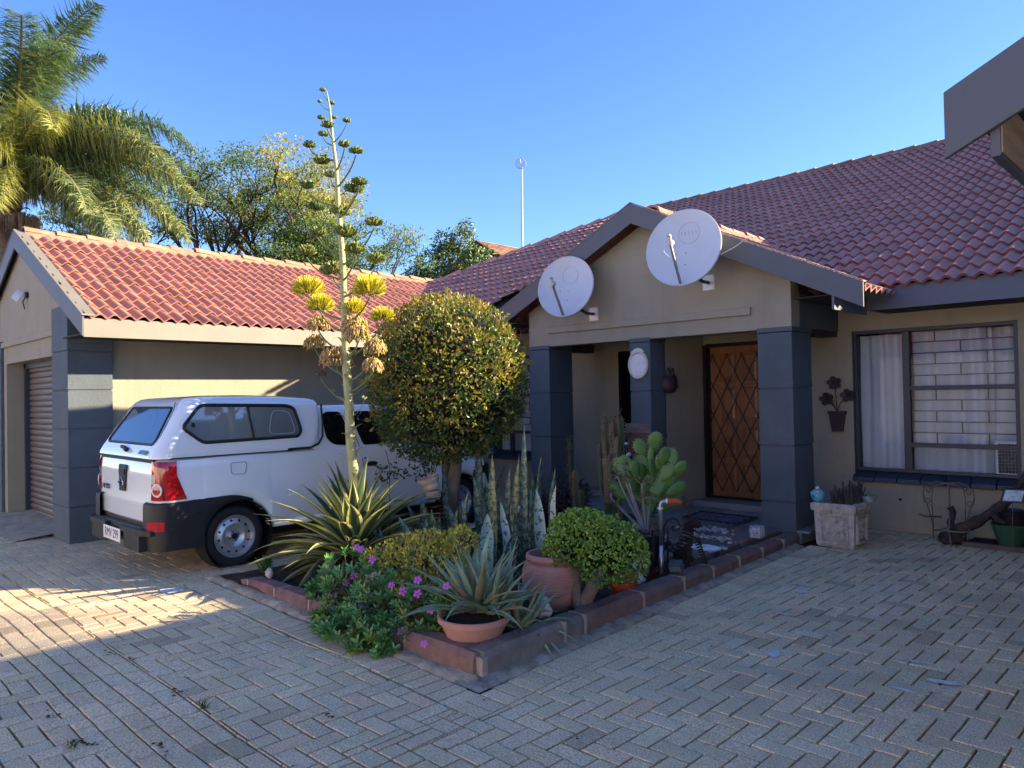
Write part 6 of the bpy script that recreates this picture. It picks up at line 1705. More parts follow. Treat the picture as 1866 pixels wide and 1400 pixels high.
cc=thing('column_cactus','short single pale column cactus left of the tall cluster','cactus',(-4.98,6.0,.04))
mb=MB(); rib_column(mb,(-4.98,6.0,.04),(-5.0,6.0,.80),.028,4,(.14,.13,.06),3); spines(mb,(-4.98,6.0,.04),(-5.0,6.0,.80),.028,4,3); obj('cactus_arm',mb,CM,cc)
mb=MB(); rib_column(mb,(-4.92,6.02,.04),(-4.94,6.02,.60),.026,4,(.10,.12,.05),4); obj('cactus_arm',mb,CM,cc)
# prickly pear
op=thing('prickly_pear','bright green prickly pear with broad flat pads by the door wall','cactus',(-4.08,5.92,.04)); opr=random.Random(4)
def pad(mb,c,ax,face,L_,w,col):
    c=V(c);ax=V(ax).normalized();face=V(face).normalized(); s=ax.cross(face).normalized(); face=s.cross(ax); n=len(mb.v); k=18
    for lay,(f_,off) in enumerate(((1,0),(.9,.010),(.5,.014))):
        for sg in ((1,) if lay==0 else (1,-1)):
            for i in range(k):
                t=2*PI*i/k; y=math.sin(t); x=math.cos(t); w_=w*.5*(1-.28*(1-y)/2*(1)); mb.v.append(tuple(c+ax*(L_*.5+y*L_*.5*f_)+s*(x*w_*f_)+face*(off*sg)))
    def ring(a,b,fl): 
        for i in range(k):
            j=(i+1)%k; q=(n+a*k+i,n+a*k+j,n+b*k+j,n+b*k+i); mb.face(q if fl else q[::-1],0,col)
    ring(0,1,True);ring(1,3,True);ring(0,2,False);ring(2,4,False); mb.face([n+3*k+i for i in range(k)],0,col); mb.face([n+4*k+i for i in range(k)][::-1],0,col)
    for i in range(0,k): 
        t=2*PI*i/k; w_=w*.5*(1-.28*(1-math.sin(t))/2); p=c+ax*(L_*.5+math.sin(t)*L_*.5)+s*(math.cos(t)*w_); mb.tube([p,p+(ax*math.sin(t)+s*math.cos(t))*.014],.0015,3,0,(.5,.5,.35),caps=False)
fw=V((-.70,.713,0)); rt=V((.713,.701,0)); up_=V((0,0,1)); O_=V((-4.08,5.92,0))
pads=[(0,.04,.10,.22,.11,0),(.01,.22,-.05,.24,.12,.1),(.03,.42,.15,.26,.17,-.1),(-.02,.62,.5,.20,.15,.3),(-.10,.64,-.55,.24,.15,.2),(-.19,.80,-.35,.17,.13,-.3),(-.08,.78,-.1,.16,.12,.5),(.04,.66,.1,.24,.16,.2),(.06,.87,.05,.18,.075,.1),(.00,1.0,-.45,.15,.135,.3),(.075,1.01,.35,.20,.15,-.1),(.12,.66,.75,.22,.16,.1),(.20,.80,.35,.18,.15,.3),(.25,.84,.1,.20,.14,-.2),(.26,.80,.85,.17,.13,.4),(.20,.62,1.1,.20,.13,.1),(.12,.46,.95,.20,.12,.2),(.20,.52,1.25,.14,.09,.1),(.15,.85,.0,.15,.12,.6),(.10,.78,-.15,.17,.14,.8),(-.15,.58,-.8,.20,.14,.3),(.08,.60,.35,.22,.18,-.3),(-.06,.70,.2,.2,.16,.4),(.14,.74,.6,.2,.15,-.5),(.17,.9,.2,.16,.12,.2),(.03,.78,-.3,.2,.15,-.4),(-.12,.86,-.6,.15,.12,.1),(.02,.52,-.5,.22,.15,.5),(.10,.56,.9,.2,.14,-.2)]
for (dx,z,an,L_,w,rot) in pads:
    g=opr.uniform(.8,1.2); ax=rt*math.sin(an)+up_*math.cos(an)+fw*opr.uniform(-.25,.25); fc_=-fw*math.cos(rot)+rt*math.sin(rot)
    mb=MB(); pad(mb,O_+rt*dx+up_*z+fw*opr.uniform(-.06,.06),ax,fc_,L_*1.12,w*1.08,(.105*g,.21*g,.045*g)); obj('cactus_pad',mb,mat('prickly_pad_skin',(1,1,1),.45,.15,9,vcol=True,trans=.05) if 'prickly_pad_skin' not in bpy.data.materials else bpy.data.materials['prickly_pad_skin'],op,auto=60)
# small bonsai-like succulent tree in the stand
bt_=thing('succulent_tree','small twisted grey stemmed succulent tree in the iron stand','shrub',(-3.8,5.35,.38)); mb=MB(); lv=MB(); b2=random.Random(8)
GS=mat('grey_smooth_stem',(.20,.19,.19),.7,.2,8)
for (dx,h) in ((-.26,.48),(-.16,.42),(-.05,.40),(-.32,.30),(.02,.30),(-.22,.55)):
    p0=V((-3.66,5.34,.38)); p2=O_*0+V((-3.64+dx*.713,5.34+dx*.70,.40+h)); p1=p0.lerp(p2,.5)+V((dx*.2,0,.03)); P=[p0*(1-t)**2+p1*2*t*(1-t)+p2*t*t for t in [i/8 for i in range(9)]]; mb.tube(P,[.018*(1-.6*i/8) for i in range(9)],7)
    for q in range(5):
        tip=p2+rdir(b2,.4)*.07; mb.tube([P[6],p2,tip],[.006,.005,.003],5)
        for k in range(16): g=b2.uniform(.7,1.2); leaf2(lv,tip+rdir(b2)*.02,rdir(b2,.6),rdir(b2),.035,.012,(.15*g,.155*g,.045*g) if b2.random()<.7 else (.10*g,.12*g,.05*g))
obj('stem',mb,GS,bt_,smooth=True); obj('foliage',lv,LFT,bt_)
# ---- back of bed: red leaf plant, thin weeds
rl=thing('red_leaf_plant','dark maroon leaved bushy plant near the left porch pillar','plant',(-5.35,6.2,.04)); mb=MB(); st_=MB(); r5=random.Random(6)
for i in range(34):
    bx0=V((-5.35+r5.uniform(-.38,.38)*.71,6.2+r5.uniform(-.38,.38)*.70,.04)); h=r5.uniform(.22,.62) if abs(bx0.x+5.3)<.2 else r5.uniform(.2,.42); tp_=bx0+V((r5.uniform(-.06,.06),0,h)); st_.tube([bx0,tp_],.006,4)
    for k in range(20):
        t=.35+.65*k/20; a=k*2.4; p=bx0.lerp(tp_,t); g=r5.uniform(.6,1.3); leaf(mb,p,V((math.cos(a),math.sin(a),.5-.3*t+.2)),V((0,0,1)),r5.uniform(.08,.12),.024,(.085*g,.018*g,.022*g),bend=.3)
obj('foliage',mb,mat('maroon_leaf',(1,1,1),.4,.2,12,vcol=True,trans=.15),rl); obj('stem',st_,M['rust'],rl)
def bushy(label,cx_,cy_,h,r0,n,col,seed,L_=.035,w=.014,cat='plant'):
    t_=thing('leafy_plant',label,cat,(cx_,cy_,.04)); r=random.Random(seed); mb=MB(); s=MB()
    s.tube([(cx_,cy_,.02),(cx_+.02,cy_,h*.5),(cx_-.01,cy_,h)],[.008,.006,.003],5)
    for i in range(n):
        z=h*(.15+.85*r.random()); a=r.uniform(0,6.28); q=r0*(1.15-z/h)*r.uniform(.2,1); g=r.uniform(.6,1.3)
        p=V((cx_+q*math.cos(a),cy_+q*math.sin(a),z)); leaf2(mb,p,V((math.cos(a),math.sin(a),r.uniform(-.2,.9))),rdir(r),L_*r.uniform(.7,1.2),w,tuple(c*g for c in col))
        if i%6==0: s.tube([(cx_,cy_,z*.8),p],[.003,.002],4)
    obj('foliage',mb,LFD,t_); obj('stem',s,BARK,t_)
bushy('slender bright green plant rising above the maroon leaves',-5.37,6.35,1.12,.13,330,(.085,.13,.045),1)
bushy('dark blue green bushy plant right of the maroon leaves',-5.08,6.25,.62,.18,300,(.03,.06,.04),2)
bushy('thin green plant leaning on the left porch pillar',-5.75,6.5,.72,.12,150,(.035,.075,.035),3)
bushy('small white flowered plant at the foot of the tall cactus',-4.72,5.75,.32,.14,160,(.06,.10,.04),4)
bushy('dark leafy plant behind the agave rosette',-5.95,4.15,.62,.18,220,(.07,.12,.03),5,.07,.03)
wf=MB(); 
for (x,y,z) in ((-4.72,5.72,.33),(-4.66,5.75,.26),(-4.86,5.0,.52),(-5.0,5.35,.42),(-4.9,5.35,.36)):
    for k in range(5): a=2*PI*k/5; wf.rock(x+.02*math.cos(a),y,z+.02*math.sin(a),.016,.012,.016,k,4)
single('white_flowers',wf,mat('white_petal',(.62,.62,.66),.6,.05),'small white blossoms dotted low among the dark plants','flower')
# ---- welcome board with dried wreath
sg=thing('garden_sign','rustic wooden plank sign with pale characters before the middle pillar','sign',(-4.78,6.92,.05))
PLK=mat('weathered_plank',(.17,.135,.12),.85,.3,5,.004,30,stretch=(1,1,6)); REDP=mat('red_brown_plank',(.14,.06,.05),.8,.4,5,.003,40,stain=(.05,.012,.012),stain_amt=.9,stain_scale=7)
mb=MB(); mb.box(-4.99,-4.655,6.90,6.92,1.14,1.245); o=obj('top_plank',mb,PLK,sg,bevel=.004); text('lettering','CC04',.10,Matrix.Translation((-4.82,6.897,1.19))@RX90,mat('faded_white_paint',(.42,.42,.40),.8,.3,40),sg,ext=.001)
mb=MB(); mb.box(-4.97,-4.66,6.905,6.925,.90,1.135); obj('lower_plank',mb,REDP,sg,bevel=.004)
mb=MB(); mb.box(-4.86,-4.83,6.925,6.945,.04,1.2); obj('post',mb,PLK,sg)
mb=MB(); r6=random.Random(3)
for k in range(36):
    p=V((-5.0+r6.uniform(-.08,.1),6.88,r6.uniform(.88,1.2))); P=[p]
    for j in range(5): p=p+V((r6.uniform(-.06,.06),r6.uniform(-.02,.02),r6.uniform(-.05,.06))); P.append(p)
    mb.tube(P,.003,4)
mb.tube([(-5.0,6.88,1.1),(-5.03,6.88,1.3),(-5.05,6.88,1.38),(-5.02,6.88,1.42)],.005,5)
obj('dry_twigs',mb,mat('dry_grey_twig',(.16,.13,.10),.9,.2),sg)
mb=MB()
for (x,z,s) in ((-4.80,.97,.045),(-4.93,.90,.03),(-5.02,.95,.025),(-4.96,1.02,.02)): mb.rock(x,6.87,z,s,.03,s*.8,int(z*100),6,rough=.4)
obj('white_blossom',mb,mat('white_cloth_flower',(.6,.62,.68),.7,.1),sg)
# ---- relief planter
rp=thing('relief_planter','square grey concrete planter with flower relief by the right pillar','planter',(-2.92,7.76,0))
CN=mat('mottled_concrete',(.50,.45,.40),.9,.3,14,.008,50,stain=(.22,.19,.16),stain_amt=.75,stain_scale=11,fine=.15)
x0,x1,y0,y1=-3.115,-2.745,7.545,7.925
mb=MB(); 
def ring4(e,z): return [(x0-e,y0-e,z),(x1+e,y0-e,z),(x1+e,y1+e,z),(x0-e,y1+e,z)]
R4=[ring4(-.02,.0),ring4(.0,.03),ring4(.012,.36),ring4(.012,.365),ring4(.035,.37),ring4(.038,.435),ring4(.02,.445),ring4(-.02,.445),ring4(-.03,.39)]
for a,b in zip(R4[:-1],R4[1:]):
    for q in range(4): mb.quad(a[q],a[(q+1)%4],b[(q+1)%4],b[q])
mb.poly(R4[0][::-1]); obj('planter_body',mb,CN,rp,bevel=.008)
mb=MB(); mb.poly(ring4(-.03,.405)); obj('soil',mb,SOILM,rp)
def relief(fx):
    mb=MB()   # local u,v on the face -> world
    W_=.37
    for (a,b,w) in ((.055,.32,.016),(.085,.29,.009)):
        loop=[(a,a),(W_-a,a),(W_-a,b),(a,b),(a,a)]
        mb.tube([fx(u,v,.002) for u,v in loop],w,6,caps=False)
    cu,cv=W_/2,.19
    for k in range(8):
        a=2*PI*k/8+.2; 
        for (r0,r1,s) in ((.02,.062,.012),(.055,.10,.014)):
            aa=a if r0<.03 else a+PI/8
            p=fx(cu+(r0+r1)/2*math.cos(aa),cv+(r0+r1)/2*math.sin(aa),.003); q=fx(cu+r1*math.cos(aa),cv+r1*.95*math.sin(aa),.0); q0=fx(cu+r0*math.cos(aa),cv+r0*math.sin(aa),.0)
            mb.tube([q0,p,q],[s*.5,s,s*.35],6)
    c_=fx(cu,cv,.006); mb.rock(c_[0],c_[1],c_[2],.024,.024,.024,1,6)
    for k in range(12): p=fx(.03+.026*k,.404,.033); mb.tube([p,fx(.05+.026*k,.418,.033)],.006,5)
    return mb
obj('flower_relief',relief(lambda u,v,d:(x0+u,y0-.008-d,v)),CN,rp,smooth=False); obj('flower_relief',relief(lambda u,v,d:(x1+.008+d,y0+u,v)),CN,rp)
mb=MB(); r7=random.Random(2)
for i in range(95):
    x=r7.uniform(x0+.12,x1-.01); y=r7.uniform(y0+.05,y1-.03); h=r7.uniform(.08,.22)*(.55+.9*(x-x0)/.37); g=r7.uniform(.6,1.3); dx=r7.uniform(-.04,.05)
    mb.tube([(x,y,.40),(x+dx*.5,y,.40+h*.6),(x+dx,y+r7.uniform(-.02,.02),.40+h)],[.009,.008,.005],5,0,(.055*g,.045*g,.045*g))
single('stick_succulent',mb,mat('dry_stick_succulent',(1,1,1),.8,.3,20,vcol=True),'dry dark finger like succulent stems in the relief planter','plant')
mb=MB(); mb.lathe([(.02,.43),(.055,.45),(.07,.49),(.072,.51),(.06,.51)],-2.70,7.86,14); single('small_planter',mb,mat('blue_white_glaze',(.22,.27,.32),.3,.8,25),'little blue white glazed cup on the planter corner','cup')
bb=thing('bird_ornament','round turquoise bird ornament on the corner of the relief planter','ornament',(-3.10,7.57,.445))
mb=MB(); mb.rock(-3.10,7.57,.515,.068,.062,.066,1,12,rough=.02); obj('bird_body',mb,mat('turquoise_glaze',(.10,.42,.58),.35,.1,6,stain=(.30,.55,.55),stain_amt=.5,stain_scale=9),bb,smooth=True)
mb=MB(); mb.rock(-3.10,7.57,.588,.02,.02,.02,2,7,rough=.05); obj('top_knob',mb,mat('pale_pink_glaze',(.6,.5,.5),.4,0),bb,smooth=True)
mb=MB(); mb.rock(-3.12,7.510,.512,.016,.012,.007,3,6); obj('beak',mb,mat('dark_beak',(.02,.04,.05),.4,0),bb,smooth=True)
mb=MB(); mb.rock(-3.075,7.515,.545,.022,.010,.014,3,6,rough=.1); mb.rock(-3.14,7.53,.54,.018,.012,.012,4,6,rough=.1); obj('yellow_spot',mb,mat('pale_yellow_glaze',(.5,.5,.28),.4,0),bb,smooth=True)
mb=MB(); mb.tube([(-3.11,7.55,.445),(-3.11,7.55,.46)],.012,6); mb.tube([(-3.08,7.56,.445),(-3.08,7.56,.46)],.012,6); obj('foot',mb,mat('blue_foot',(.08,.3,.42),.4,0),bb)
mb=MB(); mb.rock(-3.20,7.98,.05,.07,.06,.04,4,7); mb.rock(-3.2,7.99,.12,.07,.06,.035,6,7); single('stacked_stones',mb,mat('brown_stone',(.10,.08,.07),.9,.2),'two flat brown stones stacked behind the relief planter','stone')
# ---- iron chair frame
ch=thing('iron_chair_frame','rusty wrought iron chair frame with scrolled back by the wall','chair frame',(-2.18,8.6,0)); CI=mat('bare_rusty_iron',(.17,.13,.125),.45,.35,14,.002,60,metal=.5)
cy_=8.60
def sc_(x): return 
for s in (-1,1):
    mb=MB(); cx_=-2.175; w=s
    P=[(cx_+w*.145,cy_-.0,.01),(cx_+w*.15,cy_,.13),(cx_+w*.17,cy_,.25),(cx_+w*.205,cy_,.38),(cx_+w*.235,cy_,.47),(cx_+w*.225,cy_,.545),(cx_+w*.185,cy_,.565),(cx_+w*.16,cy_,.53),(cx_+w*.18,cy_,.49),(cx_+w*.205,cy_,.50),(cx_+w*.20,cy_,.525)]
    mb.tube(P,.0065,6); P=[(cx_+w*.145,cy_,.13),(cx_+w*.15,cy_,.28),(cx_+w*.155,cy_,.45),(cx_+w*.14,cy_,.55),(cx_+w*.08,cy_,.585),(cx_,cy_,.60)]; mb.tube(P,.006,6)
    P=[(cx_+w*.235,cy_,.45),(cx_+w*.225,cy_,.39),(cx_+w*.19,cy_,.375),(cx_+w*.17,cy_,.40),(cx_+w*.18,cy_,.43),(cx_+w*.205,cy_,.42)]; mb.tube(P,.005,6)
    obj('back_scroll',mb,CI,ch)
mb=MB(); mb.tube([(cx_-.19,cy_,.57),(cx_-.1,cy_,.615),(cx_,cy_,.60),(cx_+.1,cy_,.615),(cx_+.19,cy_,.575)],.007,6); obj('top_rail',mb,CI,ch)
mb=MB(); mb.tube([(cx_+.13+.12*math.cos(2*PI*i/24),8.34+.12*math.sin(2*PI*i/24),.17) for i in range(25)],.006,5,caps=False); obj('seat_ring',mb,mat('brassy_ring',(.30,.24,.14),.4,.2,metal=.5),ch)
mb=MB(); mb.tube([(cx_+.03,8.5,.60),(cx_+.05,8.44,.35),(cx_+.06,8.36,.16),(cx_+.09,8.30,.01)],.010,6); obj('front_post',mb,CI,ch)
mb=MB(); mb.tube([(cx_+.145,cy_,.02),(cx_+.16,cy_,.2)],.008,6); mb.tube([(cx_-.145,cy_,.1),(cx_+.0,8.45,.14)],.006,5); obj('leg',mb,CI,ch)
lg=MB(); lp=[(-2.17,8.46,.02),(-2.12,8.46,.10),(-1.99,8.46,.19),(-1.86,8.47,.28),(-1.76,8.47,.36),(-1.66,8.47,.46),(-1.57,8.47,.57),(-1.49,8.47,.72),(-1.40,8.47,.92)]
P=[];Rr=[]
for i in range(len(lp)-1):
    for j in range(5): t=j/5; p=V(lp[i]).lerp(V(lp[i+1]),t); P.append(p+V((0,noise.noise(p*9)*.02,noise.noise(p*8+V((3,3,3)))*.02))); Rr.append((.06-.004*i)*(1+.35*noise.noise(p*14)))
lg.tube(P,Rr,9); lg.tube([(-2.08,8.46,.1),(-2.12,8.43,.22),(-2.09,8.43,.33),(-2.12,8.43,.38)],[.05,.035,.03,.035],8); lg.tube([(-1.76,8.46,.34),(-1.70,8.40,.30),(-1.64,8.38,.27)],[.04,.03,.02],7); lg.rock(-2.12,8.44,.06,.13,.08,.07,3,8,rough=.6)
single('driftwood_log',lg,mat('dark_driftwood',(.055,.042,.036),.85,.5,14,.015,30),'dark gnarled driftwood branch rising behind the iron chair frame','log',smooth=True)
gp=thing('green_pot','green plastic pot with black pot inside at the right edge','pot',(-1.66,8.58,0)); mb=MB(); mb.lathe([(0,.02),(.10,.02),(.155,.21),(.16,.215),(.165,.24),(.15,.24)],-1.64,8.60,36); obj('outer_pot',mb,mat('green_plastic',(.045,.115,.06),.4,.08),gp,auto=40)
mb=MB(); mb.lathe([(.145,.2),(.165,.33),(.175,.36),(.165,.37),(.15,.34),(0,.33)],-1.64,8.60,36); obj('inner_pot',mb,mat('black_plastic',(.012,.012,.016),.4,.1),gp,auto=40)
mb=MB(); mb.lathe([(0,.004),(.15,.004),(.16,.02),(.15,.022)],-1.64,8.60,30); obj('saucer',mb,mat('black_plastic2',(.015,.015,.02),.5,.1),gp)
fl_=thing('solar_floodlight','small pale faced solar floodlight leaning by the green pot','floodlight',(-1.55,8.3,.45)); mb=MB(); mb.prism([(-1.66,8.28,.485),(-1.46,8.28,.49),(-1.43,8.30,.625),(-1.63,8.30,.62)],(0,.04,0)); obj('housing',mb,BLK,fl_,bevel=.006)
mb=MB(); mb.prism([(-1.635,8.274,.505),(-1.485,8.274,.51),(-1.462,8.292,.608),(-1.61,8.292,.604)],(0,.003,0)); obj('lens',mb,mat('pale_blue_lens',(.35,.45,.55),.2,.4,30),fl_)
mb=MB(); mb.tube([(-1.56,8.3,.49),(-1.57,8.32,.25),(-1.57,8.35,.02)],.004,5); mb.tube([(-1.48,8.3,.5),(-1.46,8.35,.3)],.004,5); obj('stake',mb,CI,fl_)
pk=MB(); pk.box(-2.02,.3,8.42,8.47,-.01,.045); single('timber_edging',pk,mat('old_timber_edging',(.13,.10,.085),.9,.3,6),'low weathered timber edging in front of the green pot','edging')
so_=MB(); so_.box(-2.0,.3,8.47,8.85,-.02,.03); struct('soil_strip',so_,M['soil'])
pn_=thing('solar_charger','small framed solar panel standing inside the right window corner','solar panel',(-1.69,8.94,.68)); mb=MB(); mb.box(-1.815,-1.60,8.925,8.94,.675,1.025); obj('panel_frame',mb,WHT,pn_)
mb=MB(); 
for i in range(6):
    for j in range(9): mb.box(-1.79+i*.0295,-1.79+i*.0295+.0265,8.921,8.926,.70+j*.0335,.70+j*.0335+.0305)
obj('solar_cell',mb,mat('solar_cell_blue',(.006,.008,.02),.15,.1),pn_)
wr_=MB(); wr_.tube([(-2.52,8.84,.22),(-2.46,8.83,.2),(-2.38,8.835,.205),(-2.30,8.83,.21)],.006,5); wr_.tube([(-2.72,8.845,.36),(-2.70,8.83,.36)],.012,6); single('wall_hook',wr_,M['blackmetal'],'short black cable and hook on the wall below the window sill','cable')
# leaf litter on the paving
mb=MB(); r9=random.Random(44)
for i in range(90):
    x=r9.uniform(-7,-1.0); y=r9.uniform(.6,7)
    if x>-6.4 and x<kx(y)+.05 and y>2.7: continue
    s=r9.uniform(.004,.013); a=r9.uniform(0,6.28); n=len(mb.v); k=5
    mb.v+=[(x+s*math.cos(a+2*PI*i_/k)*r9.uniform(.5,1.2),y+s*math.sin(a+2*PI*i_/k)*r9.uniform(.5,1.2),und(x,y)+.004+r9.uniform(0,.003)) for i_ in range(k)]; g=r9.uniform(.4,1.4); mb.face(range(n,n+k),0,(g,g*.85,g*.7) if r9.random()<.85 else (6,6,6))
for (x,y) in ((-5.15,1.56),(-4.95,1.62),(-3.95,1.05),(-3.88,1.09),(-3.62,1.3),(-4.4,1.05),(-4.2,1.6),(-3.3,2.0)):
    for k in range(6):
        n=len(mb.v); px_=x+r9.gauss(0,.035);py_=y+r9.gauss(0,.012); s=r9.uniform(.006,.014); mb.v+=[(px_+s*math.cos(t)*r9.uniform(.6,1.3),py_+s*math.sin(t),und(px_,py_)+.006) for t in (0,1.2,2.4,3.7,5)]; mb.face(range(n,n+5),0,(.35,.3,.3))
single('leaf_litter',mb,mat('litter',(.08,.065,.05),.9,.3,vcol=True),None,None,loc=(-4,3,0)); bpy.data.objects['leaf_litter']['kind']='stuff'; bpy.data.objects['leaf_litter']['label']='tiny dry leaves and crumbs of dirt on the paving'
# ================================================================== BACKGROUND
def frond(lf,rc,base,az,el,L_,droop,seed,colf,nl=125,ll=.95,lw=.032,hang=.9):
    r=random.Random(seed); p=V(base); n=40; P=[]
    for i in range(n+1):
        s=i/n; e=el-droop*s**1.4; P.append(p.copy()); a=az+.1*math.sin(s*3+seed); p=p+V((math.cos(a)*math.cos(e),math.sin(a)*math.cos(e),math.sin(e)))*(L_/n)
    rc.tube(P,[.05*(1-i/n)**.7+.006 for i in range(n+1)],6,0,(.20,.19,.09))
    for k in range(nl):
        s=.14+.86*k/nl; f_=s*n; i=min(n-1,int(f_)); q=P[i].lerp(P[i+1],f_-i); t=(P[i+1]-P[i]).normalized()
        side=t.cross(V((0,0,1))).normalized(); up=side.cross(t)
        lng=ll*(math.sin(PI*min(1,.12+s*.86))**.6)
        for sg in (-1,1):
            for w_ in (0,1):
                fan=r.uniform(-.9,1.1); hg_=hang*r.choice((.15,.5,.9,1.1))
                d=(side*sg*1.0+up*fan*.8+t*r.uniform(.2,.7)).normalized(); c=colf(r,s)
                m_=q+d*lng*.42*r.uniform(.85,1.1); e_=m_+(d*(1.15-hg_)*.8+V((0,0,-hg_))+t*.25).normalized()*lng*.6*r.uniform(.7,1.1)
                wv=t*lw*.5; b=len(lf.v)
                lf.v+=[tuple(q-wv*.5),tuple(q+wv*.5),tuple(m_+wv),tuple(m_-wv),tuple(e_)]
                lf.face((b,b+1,b+2,b+3),0,c); lf.face((b+3,b+2,b+4),0,c)
PM=thing('palm_tree','tall queen palm with plume like drooping fronds behind the garage','palm',(-21.25,4.25,0))
PO=V((-21.25,4.25,6.75)); AZR=math.atan2(.701,.713)
pl_=MB(); rc_=MB()
def pcol(kind):
    def f(r,s):
        g=r.uniform(.6,1.3)
        if kind=='y': return (.32*g,.33*g,.09*g)
        if kind=='m': return (.30*g,.31*g,.11*g) if r.random()<.55 else (.12*g,.18*g,.09*g)
        return (.10*g,.17*g,.10*g) if r.random()<.75 else (.2*g,.25*g,.12*g)
    return f
FR=[(0,1.15,4.4,2.2,'g',.8),(.05,.95,5.2,1.9,'g',.9),(-.15,.62,5.0,1.55,'m',.95),(.10,.48,5.2,1.45,'m',1),(.0,.20,4.3,1.45,'m',1),(-.1,-.05,3.4,1.3,'m',1),
 (.7,.9,4.4,1.9,'g',.9),(-.8,1.0,4.0,2.1,'y',1),(-1.3,.6,3.6,1.7,'y',1),(1.3,1.1,4.4,2.0,'g',.9),(-.5,1.35,4.4,1.6,'g',.7),(2.2,.7,4.2,1.7,'g',.9),(-2.2,.8,4.2,1.7,'m',.9),(3.1,.9,4.2,1.8,'m',.9),(-1.7,1.3,4.4,1.5,'g',.8),(.4,.1,3.6,1.4,'m',1),(-.4,.35,3.8,1.7,'m',1),(.25,1.45,4.3,1.2,'g',.6),(.2,.75,5.0,1.7,'g',1),(-.25,.8,4.7,1.8,'m',1),(.3,.3,4.6,1.5,'m',1),(-.3,.1,4.0,1.4,'m',1),(-1.0,.2,3.4,1.5,'y',1),(.6,.5,4.4,1.6,'g',1),(.2,1.5,4.8,.9,'g',.8),(-.4,1.42,5.2,1.25,'g',.8),(1.0,1.25,5.0,1.7,'g',.9),(-.9,1.25,5.6,1.8,'g',.9)]
for i,(da,el,L_,dr_,k,hg) in enumerate(FR): frond(pl_,rc_,PO+V((.1*math.cos(i),.1*math.sin(i),.15)),AZR+da,el,L_,dr_,i,pcol(k),hang=hg)
PLM=mat('palm_leaflet',(1,1,1),.42,.1,3,vcol=True,trans=.3,tcol=(1.25,1.3,.6),spec=.5)
obj('fronds',pl_,PLM,PM); obj('rachis',rc_,mat('palm_rachis',(1,1,1),.6,.1,vcol=True),PM)
tk=MB(); P=[];Rr=[]
for i in range(60): z=i/59*6.9; P.append((-21.25+.1*math.sin(z*.6),4.25,z)); Rr.append((.24 if z<5 else .24+.10*(z-5)/1.9)*(1.04 if i%2 else .97))
tk.tube(P,Rr,14); obj('trunk',tk,mat('palm_trunk',(.16,.11,.085),.9,.4,6,.03,12,stain=(.30,.22,.17),stain_amt=.4,stain_scale=3),PM)
br_=MB(); r8=random.Random(5)
for i in range(26): a=r8.uniform(0,6.28); z=5.4+r8.random()*1.3; blade(br_,(-21.25+.26*math.cos(a),4.25+.26*math.sin(a),z),a,r8.uniform(.3,1.2),r8.uniform(.4,1.0),.16,r8.uniform(.5,2.2),lambda s,t:(.22,.14,.09),6,3,.5)
obj('old_leaf_bases',br_,mat('dry_sheath',(1,1,1),.9,.3,6,vcol=True),PM)
for k,(dx,dz,R_) in enumerate(((.38,-.75,.40),(.15,-.1,.5))):
    mb=MB(); c=PO+V((.713*dx,.701*dx,dz))
    for i in range(240): d=rdir(r8,.2); q=c+V((d.x*R_,d.y*R_,abs(d.z)*R_*.6)); mb.tube([c+V((0,0,-.1)),q,q+V((0,0,-r8.uniform(.15,.4)))],[.006,.008,.005],3,0,(.30,.23,.15),caps=False)
    obj('dry_flower_spray',mb,mat('dry_spray_%d'%k,(1,1,1),.9,.2,vcol=True),PM)
for (dx,dz,L_) in ((.75,-.35,1.1),(.45,-1.25,.7)):
    mb=MB(); blade(mb,tuple(PO+V((.713*dx*.6,.701*dx*.6,dz+.3))),AZR,.3,L_,.14,2.0,lambda s,t:(.42,.36,.28) if s<.6 else (.2,.17,.13),8,3,.8); obj('dry_bract',mb,mat('bract_%d'%int(L_*10),(1,1,1),.8,.2,vcol=True),PM,solid=.01)
